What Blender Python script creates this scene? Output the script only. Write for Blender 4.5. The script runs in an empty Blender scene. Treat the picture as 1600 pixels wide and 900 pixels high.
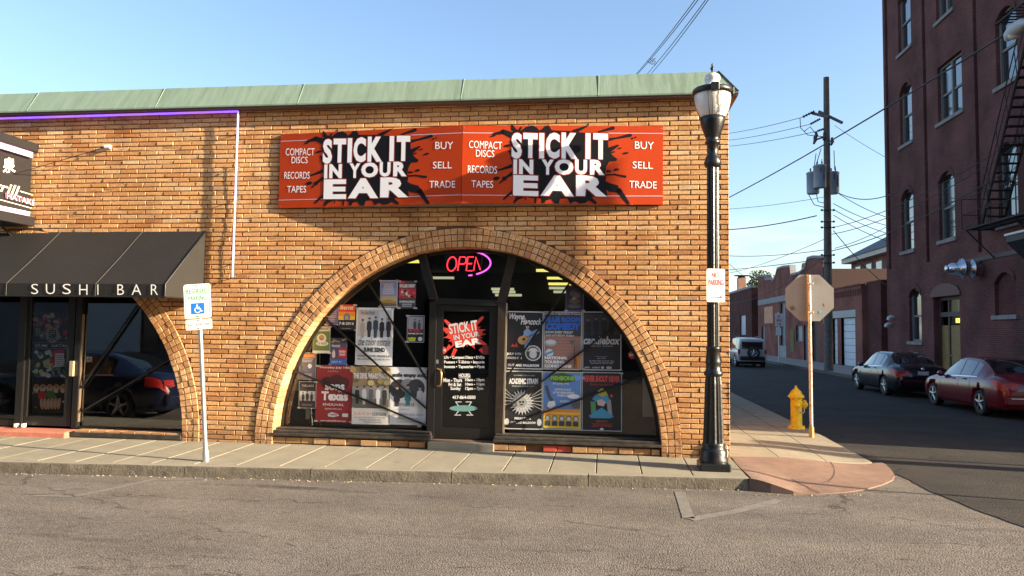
import bpy, math, random
from mathutils import Vector, Matrix, noise
random.seed(7)
S = bpy.context.scene
COL = S.collection
PI = math.pi
R = math.radians
# ------------------------------------------------------------------ camera
CAMP = Vector((0, -11.2, 1.81)); FPX = 1150.0
YAW, PITCH, ROLL = R(7.2), R(3.35), R(.72)
fw = Vector((-math.sin(YAW)*math.cos(PITCH), math.cos(YAW)*math.cos(PITCH), math.sin(PITCH)))
rt = Vector((math.cos(YAW), math.sin(YAW), 0)); up = rt.cross(fw)
rt2 = rt*math.cos(ROLL)+up*math.sin(ROLL); up2 = -rt*math.sin(ROLL)+up*math.cos(ROLL)
cd = bpy.data.cameras.new('camera'); cam = bpy.data.objects.new('camera', cd); COL.objects.link(cam)
M = Matrix((rt2, up2, -fw)).transposed().to_4x4(); M.translation = CAMP
cam.matrix_world = M
cd.sensor_width = 36; cd.lens = 36*FPX/1600; cd.clip_end = 3000; cd.clip_start = .1
S.camera = cam
# ------------------------------------------------------------------ light
SUN_AZ, SUN_EL = R(10.4), R(17.0)        # azimuth measured from +X towards -Y
w = bpy.data.worlds.new('World'); S.world = w; w.use_nodes = True
wn = w.node_tree.nodes; wl = w.node_tree.links
for n in list(wn): wn.remove(n)
wo = wn.new('ShaderNodeOutputWorld'); bg = wn.new('ShaderNodeBackground')
sky = wn.new('ShaderNodeTexSky'); sky.sky_type = 'NISHITA'; sky.sun_disc = False
sky.sun_elevation = SUN_EL; sky.sun_rotation = PI/2+SUN_AZ
sky.air_density = 1.0; sky.dust_density = 1.8; sky.ozone_density = 2.2
bg.inputs['Strength'].default_value = .098
# thin far clouds low over the horizon
tc = wn.new('ShaderNodeTexCoord'); mp = wn.new('ShaderNodeMapping'); mp.inputs['Scale'].default_value = (3, 3, 14)
nz = wn.new('ShaderNodeTexNoise'); nz.inputs['Scale'].default_value = 2.2; nz.inputs['Detail'].default_value = 6
cr = wn.new('ShaderNodeValToRGB'); cr.color_ramp.elements[0].position = .48; cr.color_ramp.elements[1].position = .72
sp = wn.new('ShaderNodeSeparateXYZ'); mr = wn.new('ShaderNodeMapRange')
mr.inputs['From Min'].default_value = .02; mr.inputs['From Max'].default_value = .16
mr.inputs['To Min'].default_value = .75; mr.inputs['To Max'].default_value = 0
mm = wn.new('ShaderNodeMath'); mm.operation = 'MULTIPLY'
mx = wn.new('ShaderNodeMix'); mx.data_type = 'RGBA'; mx.inputs[7].default_value = (6.5, 6.6, 6.6, 1)
wl.new(tc.outputs['Generated'], mp.inputs[0]); wl.new(mp.outputs[0], nz.inputs['Vector'])
wl.new(nz.outputs['Fac'], cr.inputs[0]); wl.new(tc.outputs['Generated'], sp.inputs[0])
wl.new(sp.outputs['Z'], mr.inputs['Value']); wl.new(cr.outputs[0], mm.inputs[0]); wl.new(mr.outputs[0], mm.inputs[1])
wl.new(mm.outputs[0], mx.inputs[0]); wl.new(sky.outputs[0], mx.inputs[6])
wl.new(mx.outputs[2], bg.inputs['Color']); wl.new(bg.outputs[0], wo.inputs['Surface'])
sd = bpy.data.lights.new('sun', 'SUN'); so = bpy.data.objects.new('sun', sd); COL.objects.link(so)
sd.energy = 5.0; sd.angle = R(.5); sd.color = (1, .83, .59)
tosun = Vector((math.cos(SUN_EL)*math.cos(SUN_AZ), -math.cos(SUN_EL)*math.sin(SUN_AZ), math.sin(SUN_EL)))
so.rotation_mode = 'QUATERNION'; so.rotation_quaternion = tosun.to_track_quat('Z', 'Y')
S.view_settings.view_transform = 'Standard'; S.view_settings.look = 'None'
S.view_settings.exposure = 1.82; S.view_settings.gamma = 1
S.cycles.max_bounces = 8; S.cycles.transparent_max_bounces = 12
S.cycles.sample_clamp_indirect = 3

# ------------------------------------------------------------------ measuring: back-projection of a sight line onto a real plane
def ray(x, y): return fw*FPX+rt2*(x-800)-up2*(y-450)
def onp(x, y, ax, c):
    d = ray(x, y); t = (c-CAMP[ax])/d[ax]; return CAMP+d*t
def W(x, y, Y=0): return onp(x, y, 1, Y)
def T(x, y, X=14.4): return onp(x, y, 0, X)
def G(x, y, Z=0): return onp(x, y, 2, Z)

# ------------------------------------------------------------------ mesh builder
OFF = {}
class MB:
    def __init__(s): s.v = []; s.f = []; s.m = []; s.sm = []; s.mi = 0; s.smooth = False
    def add(s, vs, fs, mi=None, sm=None):
        b = len(s.v); s.v += [tuple(v) for v in vs]
        for f in fs:
            s.f.append([b+i for i in f]); s.m.append(s.mi if mi is None else mi); s.sm.append(s.smooth if sm is None else sm)
        return s
    def box(s, c, d, rot=None, mi=None):
        hx, hy, hz = d[0]/2, d[1]/2, d[2]/2
        vs = [Vector((x, y, z)) for x in (-hx, hx) for y in (-hy, hy) for z in (-hz, hz)]
        if rot is not None: vs = [rot @ v for v in vs]
        vs = [v+Vector(c) for v in vs]
        return s.add(vs, [(0,1,3,2),(4,6,7,5),(0,4,5,1),(2,3,7,6),(0,2,6,4),(1,5,7,3)], mi, False)
    def bb(s, x0, x1, y0, y1, z0, z1, mi=None):
        return s.box(((x0+x1)/2, (y0+y1)/2, (z0+z1)/2), (abs(x1-x0), abs(y1-y0), abs(z1-z0)), mi=mi)
    def bev(s, x0, x1, y0, y1, z0, z1, b=.01, mi=None):      # box with chamfered edges
        vs = []; fs = []
        c = [(x0+x1)/2, (y0+y1)/2, (z0+z1)/2]; h = [(x1-x0)/2, (y1-y0)/2, (z1-z0)/2]
        idx = {}
        for sx in (-1, 1):
            for sy in (-1, 1):
                for sz in (-1, 1):
                    for a in range(3):
                        p = [sx*(h[0]-b), sy*(h[1]-b), sz*(h[2]-b)]
                        p[a] = (sx, sy, sz)[a]*h[a]
                        idx[(sx, sy, sz, a)] = len(vs); vs.append([p[i]+c[i] for i in range(3)])
        for a in range(3):
            o = [i for i in range(3) if i != a]
            for q in (-1, 1):
                l = []
                for u, v in ((-1,-1),(1,-1),(1,1),(-1,1)):
                    k = [0,0,0]; k[a] = q; k[o[0]] = u; k[o[1]] = v; l.append(idx[(k[0],k[1],k[2],a)])
                fs.append(l if (q > 0) == (a != 1) else l[::-1])
        for a in range(3):
            o = [i for i in range(3) if i != a]
            for u in (-1, 1):
                for v in (-1, 1):
                    l = []
                    for q, w_ in ((-1, o[0]), (1, o[0]), (1, o[1]), (-1, o[1])):
                        k = [0,0,0]; k[a] = q; k[o[0]] = u; k[o[1]] = v; l.append(idx[(k[0],k[1],k[2],w_)])
                    fs.append(l)
        for sx in (-1, 1):
            for sy in (-1, 1):
                for sz in (-1, 1): fs.append([idx[(sx,sy,sz,a)] for a in range(3)])
        return s.add(vs, fs, mi, False)
    def tube(s, pts, r, n=8, mi=None, cap=True, sm=True):
        pts = [Vector(p) for p in pts]; k = len(pts)
        rs = r if isinstance(r, (list, tuple)) else [r]*k
        vs = []; fs = []
        t0 = (pts[1]-pts[0]).normalized()
        a = Vector((0,0,1)) if abs(t0.z) < .9 else Vector((1,0,0))
        u = t0.cross(a).normalized()
        for i, p in enumerate(pts):
            t = (pts[min(i+1,k-1)]-pts[max(i-1,0)]).normalized()
            u = (u-t*u.dot(t)).normalized(); v = t.cross(u)
            for j in range(n):
                q = 2*PI*j/n; vs.append(p+(u*math.cos(q)+v*math.sin(q))*rs[i])
        for i in range(k-1):
            for j in range(n):
                fs.append((i*n+j, i*n+(j+1)%n, (i+1)*n+(j+1)%n, (i+1)*n+j))
        s.add(vs, fs, mi, sm)
        if cap: s.add(vs[:n], [tuple(range(n))[::-1]], mi, False); s.add(vs[-n:], [tuple(range(n))], mi, False)
        return s
    def lathe(s, c, prof, n=24, flute=0, mi=None, axis=None):
        vs = []; fs = []; c = Vector(c)
        q4 = Vector((0,0,1)).rotation_difference(Vector(axis)) if axis else None
        for r_, z in prof:
            for j in range(n):
                a = 2*PI*j/n; rr = r_*(1-flute*(j % 2))
                v = Vector((rr*math.cos(a), rr*math.sin(a), z))
                if q4: v = q4 @ v
                vs.append(c+v)
        for i in range(len(prof)-1):
            for j in range(n): fs.append((i*n+j, i*n+(j+1)%n, (i+1)*n+(j+1)%n, (i+1)*n+j))
        s.add(vs, fs, mi, flute == 0)
        s.add(vs[:n], [tuple(range(n))[::-1]], mi, False); s.add(vs[-n:], [tuple(range(n))], mi, False)
        return s
    def prism(s, poly, fn, d0, d1, mi=None):     # poly of 2-D points, fn(a,b,d)->3-D
        n = len(poly)
        vs = [fn(a, b, d0) for a, b in poly]+[fn(a, b, d1) for a, b in poly]
        return s.add(vs, [list(range(n))[::-1], list(range(n, 2*n))]+[[i, (i+1)%n, n+(i+1)%n, n+i] for i in range(n)], mi, False)
    def flat(s, poly, fn, d, mi=None):
        return s.add([fn(a, b, d) for a, b in poly], [list(range(len(poly)))], mi, False)
    def build(s, name, mats, parent=None, mesh_only=False):
        me = bpy.data.meshes.new(name)
        off = OFF.get(parent.name, Vector((0,0,0))) if parent else Vector((0,0,0))
        me.from_pydata([Vector(v)-off for v in s.v], [], s.f)
        if not isinstance(mats, (list, tuple)): mats = [mats]
        for m in mats: me.materials.append(m)
        me.polygons.foreach_set('material_index', [min(i, len(mats)-1) for i in s.m])
        me.polygons.foreach_set('use_smooth', s.sm)
        me.update()
        if mesh_only: return me
        o = bpy.data.objects.new(name, me); COL.objects.link(o)
        if parent: o.parent = parent; OFF[o.name] = off
        return o
def tag(o, label=None, cat=None, group=None, kind=None):
    if label: o['label'] = label
    if cat: o['category'] = cat
    if group: o['group'] = group
    if kind: o['kind'] = kind
    return o
def thing(name, label, cat, loc=(0,0,0), group=None):
    o = bpy.data.objects.new(name, None); COL.objects.link(o); o.location = loc; o.empty_display_size = .2
    OFF[o.name] = Vector(loc); return tag(o, label, cat, group)
def copy_tree(o, parent=None):
    c = o.copy(); COL.objects.link(c)
    if parent: c.parent = parent
    for ch in list(o.children): copy_tree(ch, c)
    return c
# text outlines cut to plain meshes
TC = {}
def textmesh(st, bold=0., shear=0., sp_=1.):
    k = (st, bold, shear, sp_)
    if k not in TC:
        cu = bpy.data.curves.new('t', 'FONT'); cu.body = st; cu.offset = bold; cu.shear = shear; cu.space_character = sp_
        cu.resolution_u = 3
        o = bpy.data.objects.new('t', cu); COL.objects.link(o)
        dg = bpy.context.evaluated_depsgraph_get(); dg.update()
        me = bpy.data.meshes.new_from_object(o.evaluated_get(dg))
        vs = [(v.co.x, v.co.y) for v in me.vertices]; fs = [list(p.vertices) for p in me.polygons]
        bpy.data.objects.remove(o); bpy.data.curves.remove(cu); bpy.data.meshes.remove(me)
        if not vs: vs = [(0,0),(1,0),(1,1)]; fs = []
        xs = [v[0] for v in vs]; ys = [v[1] for v in vs]
        TC[k] = (vs, fs, min(xs), max(xs), min(ys), max(ys))
    return TC[k]
def text(mb, st, x0, y0, x1, y1, fn, d, mi=0, bold=0., shear=0., sp_=1.):
    # box corners in local picture coordinates, y0 = top edge, y1 = bottom edge
    vs, fs, a0, a1, b0, b1 = textmesh(st, bold, shear, sp_)
    out = []
    for a, b in vs:
        u = (a-a0)/max(a1-a0, 1e-6); v = (b-b0)/max(b1-b0, 1e-6)
        out.append(fn(x0+(x1-x0)*u, y1+(y0-y1)*v, d))
    mb.add(out, fs, mi, False)
def ell(cx, cy, rx, ry, n=14, rot=0):
    return [(cx+rx*math.cos(2*PI*i/n)*math.cos(rot)-ry*math.sin(2*PI*i/n)*math.sin(rot),
             cy+rx*math.cos(2*PI*i/n)*math.sin(rot)+ry*math.sin(2*PI*i/n)*math.cos(rot)) for i in range(n)]
def stroke(x0, y0, x1, y1, w0, w1):
    L = math.hypot(x1-x0, y1-y0) or 1; nx, ny = -(y1-y0)/L, (x1-x0)/L; a = math.atan2(y1-y0, x1-x0)
    p = [(x0+nx*w0/2, y0+ny*w0/2), (x0-nx*w0/2, y0-ny*w0/2)]
    for i in range(7):
        q = a-PI/2+PI*i/6; p.append((x1+math.cos(q)*w1/2, y1+math.sin(q)*w1/2))
    return p

# ------------------------------------------------------------------ materials
MT = {}
def mat(name, col, rough=.6, metal=0., var=.0, scale=8., bump=0., bscale=None, emit=None, es=1., spec=None, coat=0., dirt=None):
    if name in MT: return MT[name]
    m = bpy.data.materials.new(name); m.use_nodes = True; nt = m.node_tree; N = nt.nodes; L = nt.links
    b = N['Principled BSDF']; b.inputs['Base Color'].default_value = (*col, 1); b.inputs['Roughness'].default_value = rough
    b.inputs['Metallic'].default_value = metal
    if spec is not None: b.inputs['Specular IOR Level'].default_value = spec
    if coat: b.inputs['Coat Weight'].default_value = coat; b.inputs['Coat Roughness'].default_value = .04
    if emit: b.inputs['Emission Color'].default_value = (*emit, 1); b.inputs['Emission Strength'].default_value = es
    if var or bump or dirt:
        tcd = N.new('ShaderNodeTexCoord')
        n1 = N.new('ShaderNodeTexNoise'); n1.inputs['Scale'].default_value = scale; n1.inputs['Detail'].default_value = 8
        n1.inputs['Roughness'].default_value = .65
        L.new(tcd.outputs['Object'], n1.inputs['Vector'])
        if var:
            r_ = N.new('ShaderNodeValToRGB')
            r_.color_ramp.elements[0].position = .3; r_.color_ramp.elements[1].position = .7
            r_.color_ramp.elements[0].color = (*[max(0, c*(1-var)) for c in col], 1)
            r_.color_ramp.elements[1].color = (*[min(1, c*(1+var)) for c in col], 1)
            L.new(n1.outputs['Fac'], r_.inputs[0]); outc = r_.outputs[0]
            if dirt:
                n3 = N.new('ShaderNodeTexNoise'); n3.inputs['Scale'].default_value = dirt[1]; n3.inputs['Detail'].default_value = 5
                L.new(tcd.outputs['Object'], n3.inputs['Vector'])
                r3 = N.new('ShaderNodeValToRGB'); r3.color_ramp.elements[0].position = dirt[2]; r3.color_ramp.elements[1].position = dirt[2]+.15
                L.new(n3.outputs['Fac'], r3.inputs[0])
                mx_ = N.new('ShaderNodeMix'); mx_.data_type = 'RGBA'; mx_.inputs[7].default_value = (*dirt[0], 1)
                L.new(r3.outputs[0], mx_.inputs[0]); L.new(outc, mx_.inputs[6]); outc = mx_.outputs[2]
            L.new(outc, b.inputs['Base Color'])
        if bump:
            n2 = N.new('ShaderNodeTexNoise'); n2.inputs['Scale'].default_value = bscale or scale*4; n2.inputs['Detail'].default_value = 6
            L.new(tcd.outputs['Object'], n2.inputs['Vector'])
            bp = N.new('ShaderNodeBump'); bp.inputs['Strength'].default_value = 1; bp.inputs['Distance'].default_value = bump
            L.new(n2.outputs['Fac'], bp.inputs['Height']); L.new(bp.outputs[0], b.inputs['Normal'])
    MT[name] = m; return m
def flatc(c, rough=.5):
    return mat('ink_%d_%d_%d_%d' % (*[int(round(v*99)) for v in c], int(rough*10)), c, rough)
def brick_mat(name, cols, mortar=None, bump=.004, nscale=28):
    m = bpy.data.materials.new(name); m.use_nodes = True; N = m.node_tree.nodes; L = m.node_tree.links
    b = N['Principled BSDF']; b.inputs['Roughness'].default_value = .85; b.inputs['Specular IOR Level'].default_value = .2
    g = N.new('ShaderNodeNewGeometry'); oi = N.new('ShaderNodeObjectInfo')
    a = N.new('ShaderNodeMath'); a.operation = 'ADD'; f = N.new('ShaderNodeMath'); f.operation = 'FRACT'
    L.new(g.outputs['Random Per Island'], a.inputs[0]); L.new(oi.outputs['Random'], a.inputs[1]); L.new(a.outputs[0], f.inputs[0])
    r_ = N.new('ShaderNodeValToRGB'); e = r_.color_ramp.elements
    while len(e) < len(cols): e.new(.5)
    for i, (p, c) in enumerate(cols): e[i].position = p; e[i].color = (*c, 1)
    L.new(f.outputs[0], r_.inputs[0])
    tcd = N.new('ShaderNodeNewGeometry')
    n1 = N.new('ShaderNodeTexNoise'); n1.inputs['Scale'].default_value = nscale; n1.inputs['Detail'].default_value = 8; n1.inputs['Roughness'].default_value = .7
    L.new(tcd.outputs['Position'], n1.inputs['Vector'])
    r2 = N.new('ShaderNodeValToRGB'); r2.color_ramp.elements[0].position = .3; r2.color_ramp.elements[0].color = (.62, .6, .6, 1)
    r2.color_ramp.elements[1].position = .62; r2.color_ramp.elements[1].color = (1.08, 1.08, 1.08, 1)
    L.new(n1.outputs['Fac'], r2.inputs[0])
    mu = N.new('ShaderNodeMix'); mu.data_type = 'RGBA'; mu.blend_type = 'MULTIPLY'; mu.inputs[0].default_value = 1
    L.new(r_.outputs[0], mu.inputs[6]); L.new(r2.outputs[0], mu.inputs[7])
    # large soft weathering
    n3 = N.new('ShaderNodeTexNoise'); n3.inputs['Scale'].default_value = .55; n3.inputs['Detail'].default_value = 3
    L.new(tcd.outputs['Position'], n3.inputs['Vector'])
    r3 = N.new('ShaderNodeValToRGB'); r3.color_ramp.elements[0].position = .35; r3.color_ramp.elements[0].color = (.86, .80, .76, 1)
    r3.color_ramp.elements[1].position = .65; r3.color_ramp.elements[1].color = (1.05, 1.1, 1.15, 1)
    L.new(n3.outputs['Fac'], r3.inputs[0])
    m2 = N.new('ShaderNodeMix'); m2.data_type = 'RGBA'; m2.blend_type = 'MULTIPLY'; m2.inputs[0].default_value = 1
    L.new(mu.outputs[2], m2.inputs[6]); L.new(r3.outputs[0], m2.inputs[7])
    sz_ = N.new('ShaderNodeSeparateXYZ'); L.new(tcd.outputs['Position'], sz_.inputs[0])
    mpg = N.new('ShaderNodeMapping'); mpg.inputs['Scale'].default_value = (2.2, 2.2, .22); L.new(tcd.outputs['Position'], mpg.inputs[0])
    ng = N.new('ShaderNodeTexNoise'); ng.inputs['Scale'].default_value = 1; ng.inputs['Detail'].default_value = 6; L.new(mpg.outputs[0], ng.inputs['Vector'])
    rg = N.new('ShaderNodeValToRGB'); rg.color_ramp.elements[0].position = .33; rg.color_ramp.elements[0].color = (.74,.72,.70,1); rg.color_ramp.elements[1].position = .52; rg.color_ramp.elements[1].color = (1,1,1,1)
    L.new(ng.outputs['Fac'], rg.inputs[0])
    mg = N.new('ShaderNodeMix'); mg.data_type = 'RGBA'; mg.blend_type = 'MULTIPLY'; mg.inputs[0].default_value = .8
    L.new(m2.outputs[2], mg.inputs[6]); L.new(rg.outputs[0], mg.inputs[7])
    # splashed dirt along the foot of the wall, ragged by noise
    ad = N.new('ShaderNodeMath'); ad.operation = 'MULTIPLY_ADD'; ad.inputs[1].default_value = -.55; L.new(ng.outputs['Fac'], ad.inputs[0]); L.new(sz_.outputs['Z'], ad.inputs[2])
    rf = N.new('ShaderNodeMapRange'); rf.inputs['From Min'].default_value = -.3; rf.inputs['From Max'].default_value = .12; rf.inputs['To Min'].default_value = .6; rf.inputs['To Max'].default_value = 0; L.new(ad.outputs[0], rf.inputs['Value'])
    mf = N.new('ShaderNodeMix'); mf.data_type = 'RGBA'; mf.inputs[7].default_value = (.20,.13,.08,1); L.new(rf.outputs[0], mf.inputs[0]); L.new(mg.outputs[2], mf.inputs[6])
    L.new(mf.outputs[2], b.inputs['Base Color'])
    n2 = N.new('ShaderNodeTexNoise'); n2.inputs['Scale'].default_value = 60; n2.inputs['Detail'].default_value = 6
    L.new(tcd.outputs['Position'], n2.inputs['Vector'])
    bp = N.new('ShaderNodeBump'); bp.inputs['Distance'].default_value = bump; bp.inputs['Strength'].default_value = .8
    L.new(n2.outputs['Fac'], bp.inputs['Height']); L.new(bp.outputs[0], b.inputs['Normal'])
    return m
BRICK = brick_mat('tan_brick', [(0, (.47,.22,.09)), (.12, (.59,.30,.122)), (.4, (.66,.365,.155)), (.65, (.69,.41,.19)), (.88, (.62,.32,.13)), (.97, (.72,.49,.27)), (1, (.45,.25,.14))])
ARCHB = brick_mat('arch_brick', [(0, (.46,.23,.10)), (.3, (.57,.305,.135)), (.6, (.62,.35,.16)), (.85, (.65,.40,.20)), (1, (.48,.23,.11))])
MORTAR = mat('mortar', (.12,.062,.036), .95, var=.25, scale=12, bump=.004)
REDBRICK = brick_mat('old_red_brick', [(0, (.20,.055,.045)), (.5, (.27,.075,.06)), (1, (.23,.07,.055))])
def tex_brick(name, c1, c2, mo, sx=4.4, rowh=.5, plane='YZ'):
    # far walls: courses too fine to pick apart in the photograph
    m = bpy.data.materials.new(name); m.use_nodes = True; N = m.node_tree.nodes; L = m.node_tree.links
    b = N['Principled BSDF']; b.inputs['Roughness'].default_value = .9; b.inputs['Specular IOR Level'].default_value = .15
    g = N.new('ShaderNodeNewGeometry'); s_ = N.new('ShaderNodeSeparateXYZ'); c_ = N.new('ShaderNodeCombineXYZ')
    L.new(g.outputs['Position'], s_.inputs[0])
    ad = N.new('ShaderNodeMath'); ad.operation = 'ADD'; L.new(s_.outputs['X'], ad.inputs[0]); L.new(s_.outputs['Y'], ad.inputs[1])
    L.new(ad.outputs[0], c_.inputs[0]); L.new(s_.outputs['Z'], c_.inputs[1])
    t = N.new('ShaderNodeTexBrick'); t.inputs['Color1'].default_value = (*c1, 1); t.inputs['Color2'].default_value = (*c2, 1)
    t.inputs['Mortar'].default_value = (*mo, 1); t.inputs['Scale'].default_value = 1; t.inputs['Brick Width'].default_value = .22
    t.inputs['Row Height'].default_value = .075; t.inputs['Mortar Size'].default_value = .008; t.inputs['Bias'].default_value = 0
    L.new(c_.outputs[0], t.inputs['Vector'])
    n = N.new('ShaderNodeTexNoise'); n.inputs['Scale'].default_value = .7; n.inputs['Detail'].default_value = 7
    L.new(g.outputs['Position'], n.inputs['Vector'])
    r_ = N.new('ShaderNodeValToRGB'); r_.color_ramp.elements[0].position = .3; r_.color_ramp.elements[0].color = (.62,.6,.62,1)
    r_.color_ramp.elements[1].position = .7; r_.color_ramp.elements[1].color = (1.2,1.12,1.1,1)
    L.new(n.outputs['Fac'], r_.inputs[0])
    mu = N.new('ShaderNodeMix'); mu.data_type = 'RGBA'; mu.blend_type = 'MULTIPLY'; mu.inputs[0].default_value = 1
    L.new(t.outputs['Color'], mu.inputs[6]); L.new(r_.outputs[0], mu.inputs[7]); L.new(mu.outputs[2], b.inputs['Base Color'])
    bp = N.new('ShaderNodeBump'); bp.inputs['Distance'].default_value = .01; bp.inputs['Strength'].default_value = .6
    L.new(t.outputs['Fac'], bp.inputs['Height']); bp.invert = True; L.new(bp.outputs[0], b.inputs['Normal'])
    return m
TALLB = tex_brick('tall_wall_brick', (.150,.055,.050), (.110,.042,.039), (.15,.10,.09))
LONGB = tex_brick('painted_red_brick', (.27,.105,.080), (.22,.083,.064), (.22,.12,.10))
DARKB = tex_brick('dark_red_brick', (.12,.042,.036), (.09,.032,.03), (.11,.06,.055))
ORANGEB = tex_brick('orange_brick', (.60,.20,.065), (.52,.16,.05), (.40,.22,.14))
COPPER = mat('green_copper', (.185,.255,.19), .6, var=.14, scale=5, bump=.002, dirt=((.15,.20,.145), 3.2, .52))
for n_ in COPPER.node_tree.nodes:
    if n_.type == 'TEX_NOISE':
        mp_ = COPPER.node_tree.nodes.new('ShaderNodeMapping'); mp_.inputs['Scale'].default_value = (2.6, .3, .3)
        tc_ = [k for k in COPPER.node_tree.nodes if k.type == 'TEX_COORD'][0]
        COPPER.node_tree.links.new(tc_.outputs['Object'], mp_.inputs[0]); COPPER.node_tree.links.new(mp_.outputs[0], n_.inputs['Vector'])
COPPERD = mat('copper_edge', (.05,.06,.04), .7)
SOFFIT = mat('soffit_wood', (.12,.06,.04), .8)
BLACKM = mat('black_frame', (.012,.011,.011), .38, var=.3, scale=20)
BRONZE = mat('bronze_frame', (.055,.042,.032), .38, metal=.5, var=.25, scale=9)
WOODB = mat('weathered_black_wood', (.035,.028,.022), .75, var=.7, scale=9, bump=.004)
POLEB = mat('black_gloss_paint', (.009,.009,.0095), .36, coat=.0, var=.3, scale=30, bump=.003, bscale=22, dirt=((.05,.043,.035), 11, .60))
STEEL = mat('galvanised_steel', (.55,.56,.58), .38, metal=.8, var=.15, scale=20)
SIGNW = mat('sign_white', (.8,.79,.74), .45)
CONC = mat('sidewalk_concrete', (.25,.225,.165), .9, var=.13, scale=2.4, bump=.004, bscale=90, dirt=((.18,.155,.11), 5, .62))
CURBM = mat('curb_concrete', (.10,.086,.066), .92, var=.4, scale=7, bump=.01, bscale=40, dirt=((.055,.045,.035), 9, .58))
REDC = mat('red_tinted_concrete', (.205,.125,.090), .9, var=.2, scale=4, bump=.006, bscale=90, dirt=((.155,.105,.08), 7, .56))
REDPAINT = mat('red_painted_step', (.50,.17,.11), .75, var=.2, scale=6, bump=.003)
STAINS = []
for (px_, py_, a_, b_, s_) in ((400,758,.95,.10,.45), (470,762,.7,.12,.42), (560,768,.35,.07,.4), (655,774,.22,.06,.35), (680,776,.12,.05,.35), (905,774,.10,.05,.3), (150,842,.55,.07,.3), (60,834,.5,.06,.3), (990,825,.4,.08,.25), (850,860,.5,.05,.18), (1270,800,.5,.25,.15), (350,870,.6,.05,.2), (640,835,1.2,.05,.2)):
    p_ = G(px_, py_, -.18); STAINS.append((p_.x, p_.y, a_, b_, s_))
def road_mat(name, base, lo, hi):
    m = bpy.data.materials.new(name); m.use_nodes = True; N = m.node_tree.nodes; L = m.node_tree.links
    b = N['Principled BSDF']; b.inputs['Roughness'].default_value = .88; b.inputs['Specular IOR Level'].default_value = .3
    g = N.new('ShaderNodeNewGeometry')
    def noi(sc, det=4, stretch=None, rgh=.6):
        n = N.new('ShaderNodeTexNoise'); n.inputs['Scale'].default_value = sc; n.inputs['Detail'].default_value = det; n.inputs['Roughness'].default_value = rgh
        if stretch:
            mp_ = N.new('ShaderNodeMapping'); mp_.inputs['Scale'].default_value = stretch
            L.new(g.outputs['Position'], mp_.inputs[0]); L.new(mp_.outputs[0], n.inputs['Vector'])
        else: L.new(g.outputs['Position'], n.inputs['Vector'])
        return n.outputs['Fac']
    def ramp(src, p0, p1, c0, c1):
        r_ = N.new('ShaderNodeValToRGB'); r_.color_ramp.elements[0].position = p0; r_.color_ramp.elements[1].position = p1
        r_.color_ramp.elements[0].color = (*c0, 1); r_.color_ramp.elements[1].color = (*c1, 1); L.new(src, r_.inputs[0]); return r_.outputs[0]
    def mul(a, c, fac=1):
        x = N.new('ShaderNodeMix'); x.data_type = 'RGBA'; x.blend_type = 'MULTIPLY'; x.inputs[0].default_value = fac
        L.new(a, x.inputs[6]); L.new(c, x.inputs[7]); return x.outputs[2]
    vor = N.new('ShaderNodeTexVoronoi'); vor.inputs['Scale'].default_value = 55
    L.new(g.outputs['Position'], vor.inputs['Vector'])
    sepv = N.new('ShaderNodeSeparateColor'); L.new(vor.outputs['Color'], sepv.inputs[0])
    chips = ramp(sepv.outputs[0], 0, 1, (.55,.55,.55), (1.5,1.45,1.4))
    c = ramp(noi(1.1, 6), .32, .68, lo, hi)
    c = mul(c, chips, .75)
    c = mul(c, ramp(noi(.45, 6, (.5, 2.2, 1)), .36, .62, (.78,.78,.79), (1.1,1.09,1.06)))       # wheel tracks along the street
    c = mul(c, ramp(noi(1.3, 5, (.7, 2.6, 1), .7), .30, .37, (.52,.51,.50), (1,1,1)))            # oil spots
    sxy = N.new('ShaderNodeSeparateXYZ'); L.new(g.outputs['Position'], sxy.inputs[0])
    sn = noi(3.0, 6, None, .7)
    for (X0, Y0, ax_, ay_, st_) in STAINS:
        def mth(op, a, b_=None, c_=None):
            m_n = N.new('ShaderNodeMath'); m_n.operation = op
            for i_, v_ in enumerate((a, b_, c_)):
                if v_ is None: continue
                if isinstance(v_, (int, float)): m_n.inputs[i_].default_value = v_
                else: L.new(v_, m_n.inputs[i_])
            return m_n.outputs[0]
        dx_ = mth('MULTIPLY', mth('SUBTRACT', sxy.outputs['X'], X0), 1/ax_); dy_ = mth('MULTIPLY', mth('SUBTRACT', sxy.outputs['Y'], Y0), 1/ay_)
        r2_ = mth('ADD', mth('MULTIPLY', dx_, dx_), mth('MULTIPLY', dy_, dy_)); q_ = mth('ADD', r2_, mth('MULTIPLY', mth('SUBTRACT', sn, .5), 3.2))
        c = mul(c, ramp(q_, .0, 1.0, (1-st_,)*3, (1,1,1)))
    # cracks: stretched voronoi edges, thresholded thin and broken by noise
    v2 = N.new('ShaderNodeTexVoronoi'); v2.feature = 'DISTANCE_TO_EDGE'; v2.inputs['Scale'].default_value = .38
    mp2 = N.new('ShaderNodeMapping'); mp2.inputs['Scale'].default_value = (.5, 1.5, 1)
    ns = N.new('ShaderNodeTexNoise'); ns.inputs['Scale'].default_value = 2.5; ns.inputs['Detail'].default_value = 6
    L.new(g.outputs['Position'], ns.inputs['Vector'])
    vm = N.new('ShaderNodeVectorMath'); vm.operation = 'MULTIPLY_ADD'; vm.inputs[1].default_value = (.5,.5,.5)
    L.new(ns.outputs['Color'], vm.inputs[0]); L.new(g.outputs['Position'], vm.inputs[2])
    L.new(vm.outputs[0], mp2.inputs[0]); L.new(mp2.outputs[0], v2.inputs['Vector'])
    crk = ramp(v2.outputs['Distance'], .003, .009, (.45,.44,.43), (1,1,1))
    brk = ramp(noi(1.6, 3), .47, .55, (0,0,0), (1,1,1))
    x = N.new('ShaderNodeMix'); x.data_type = 'RGBA'; x.blend_type = 'MULTIPLY'
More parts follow.
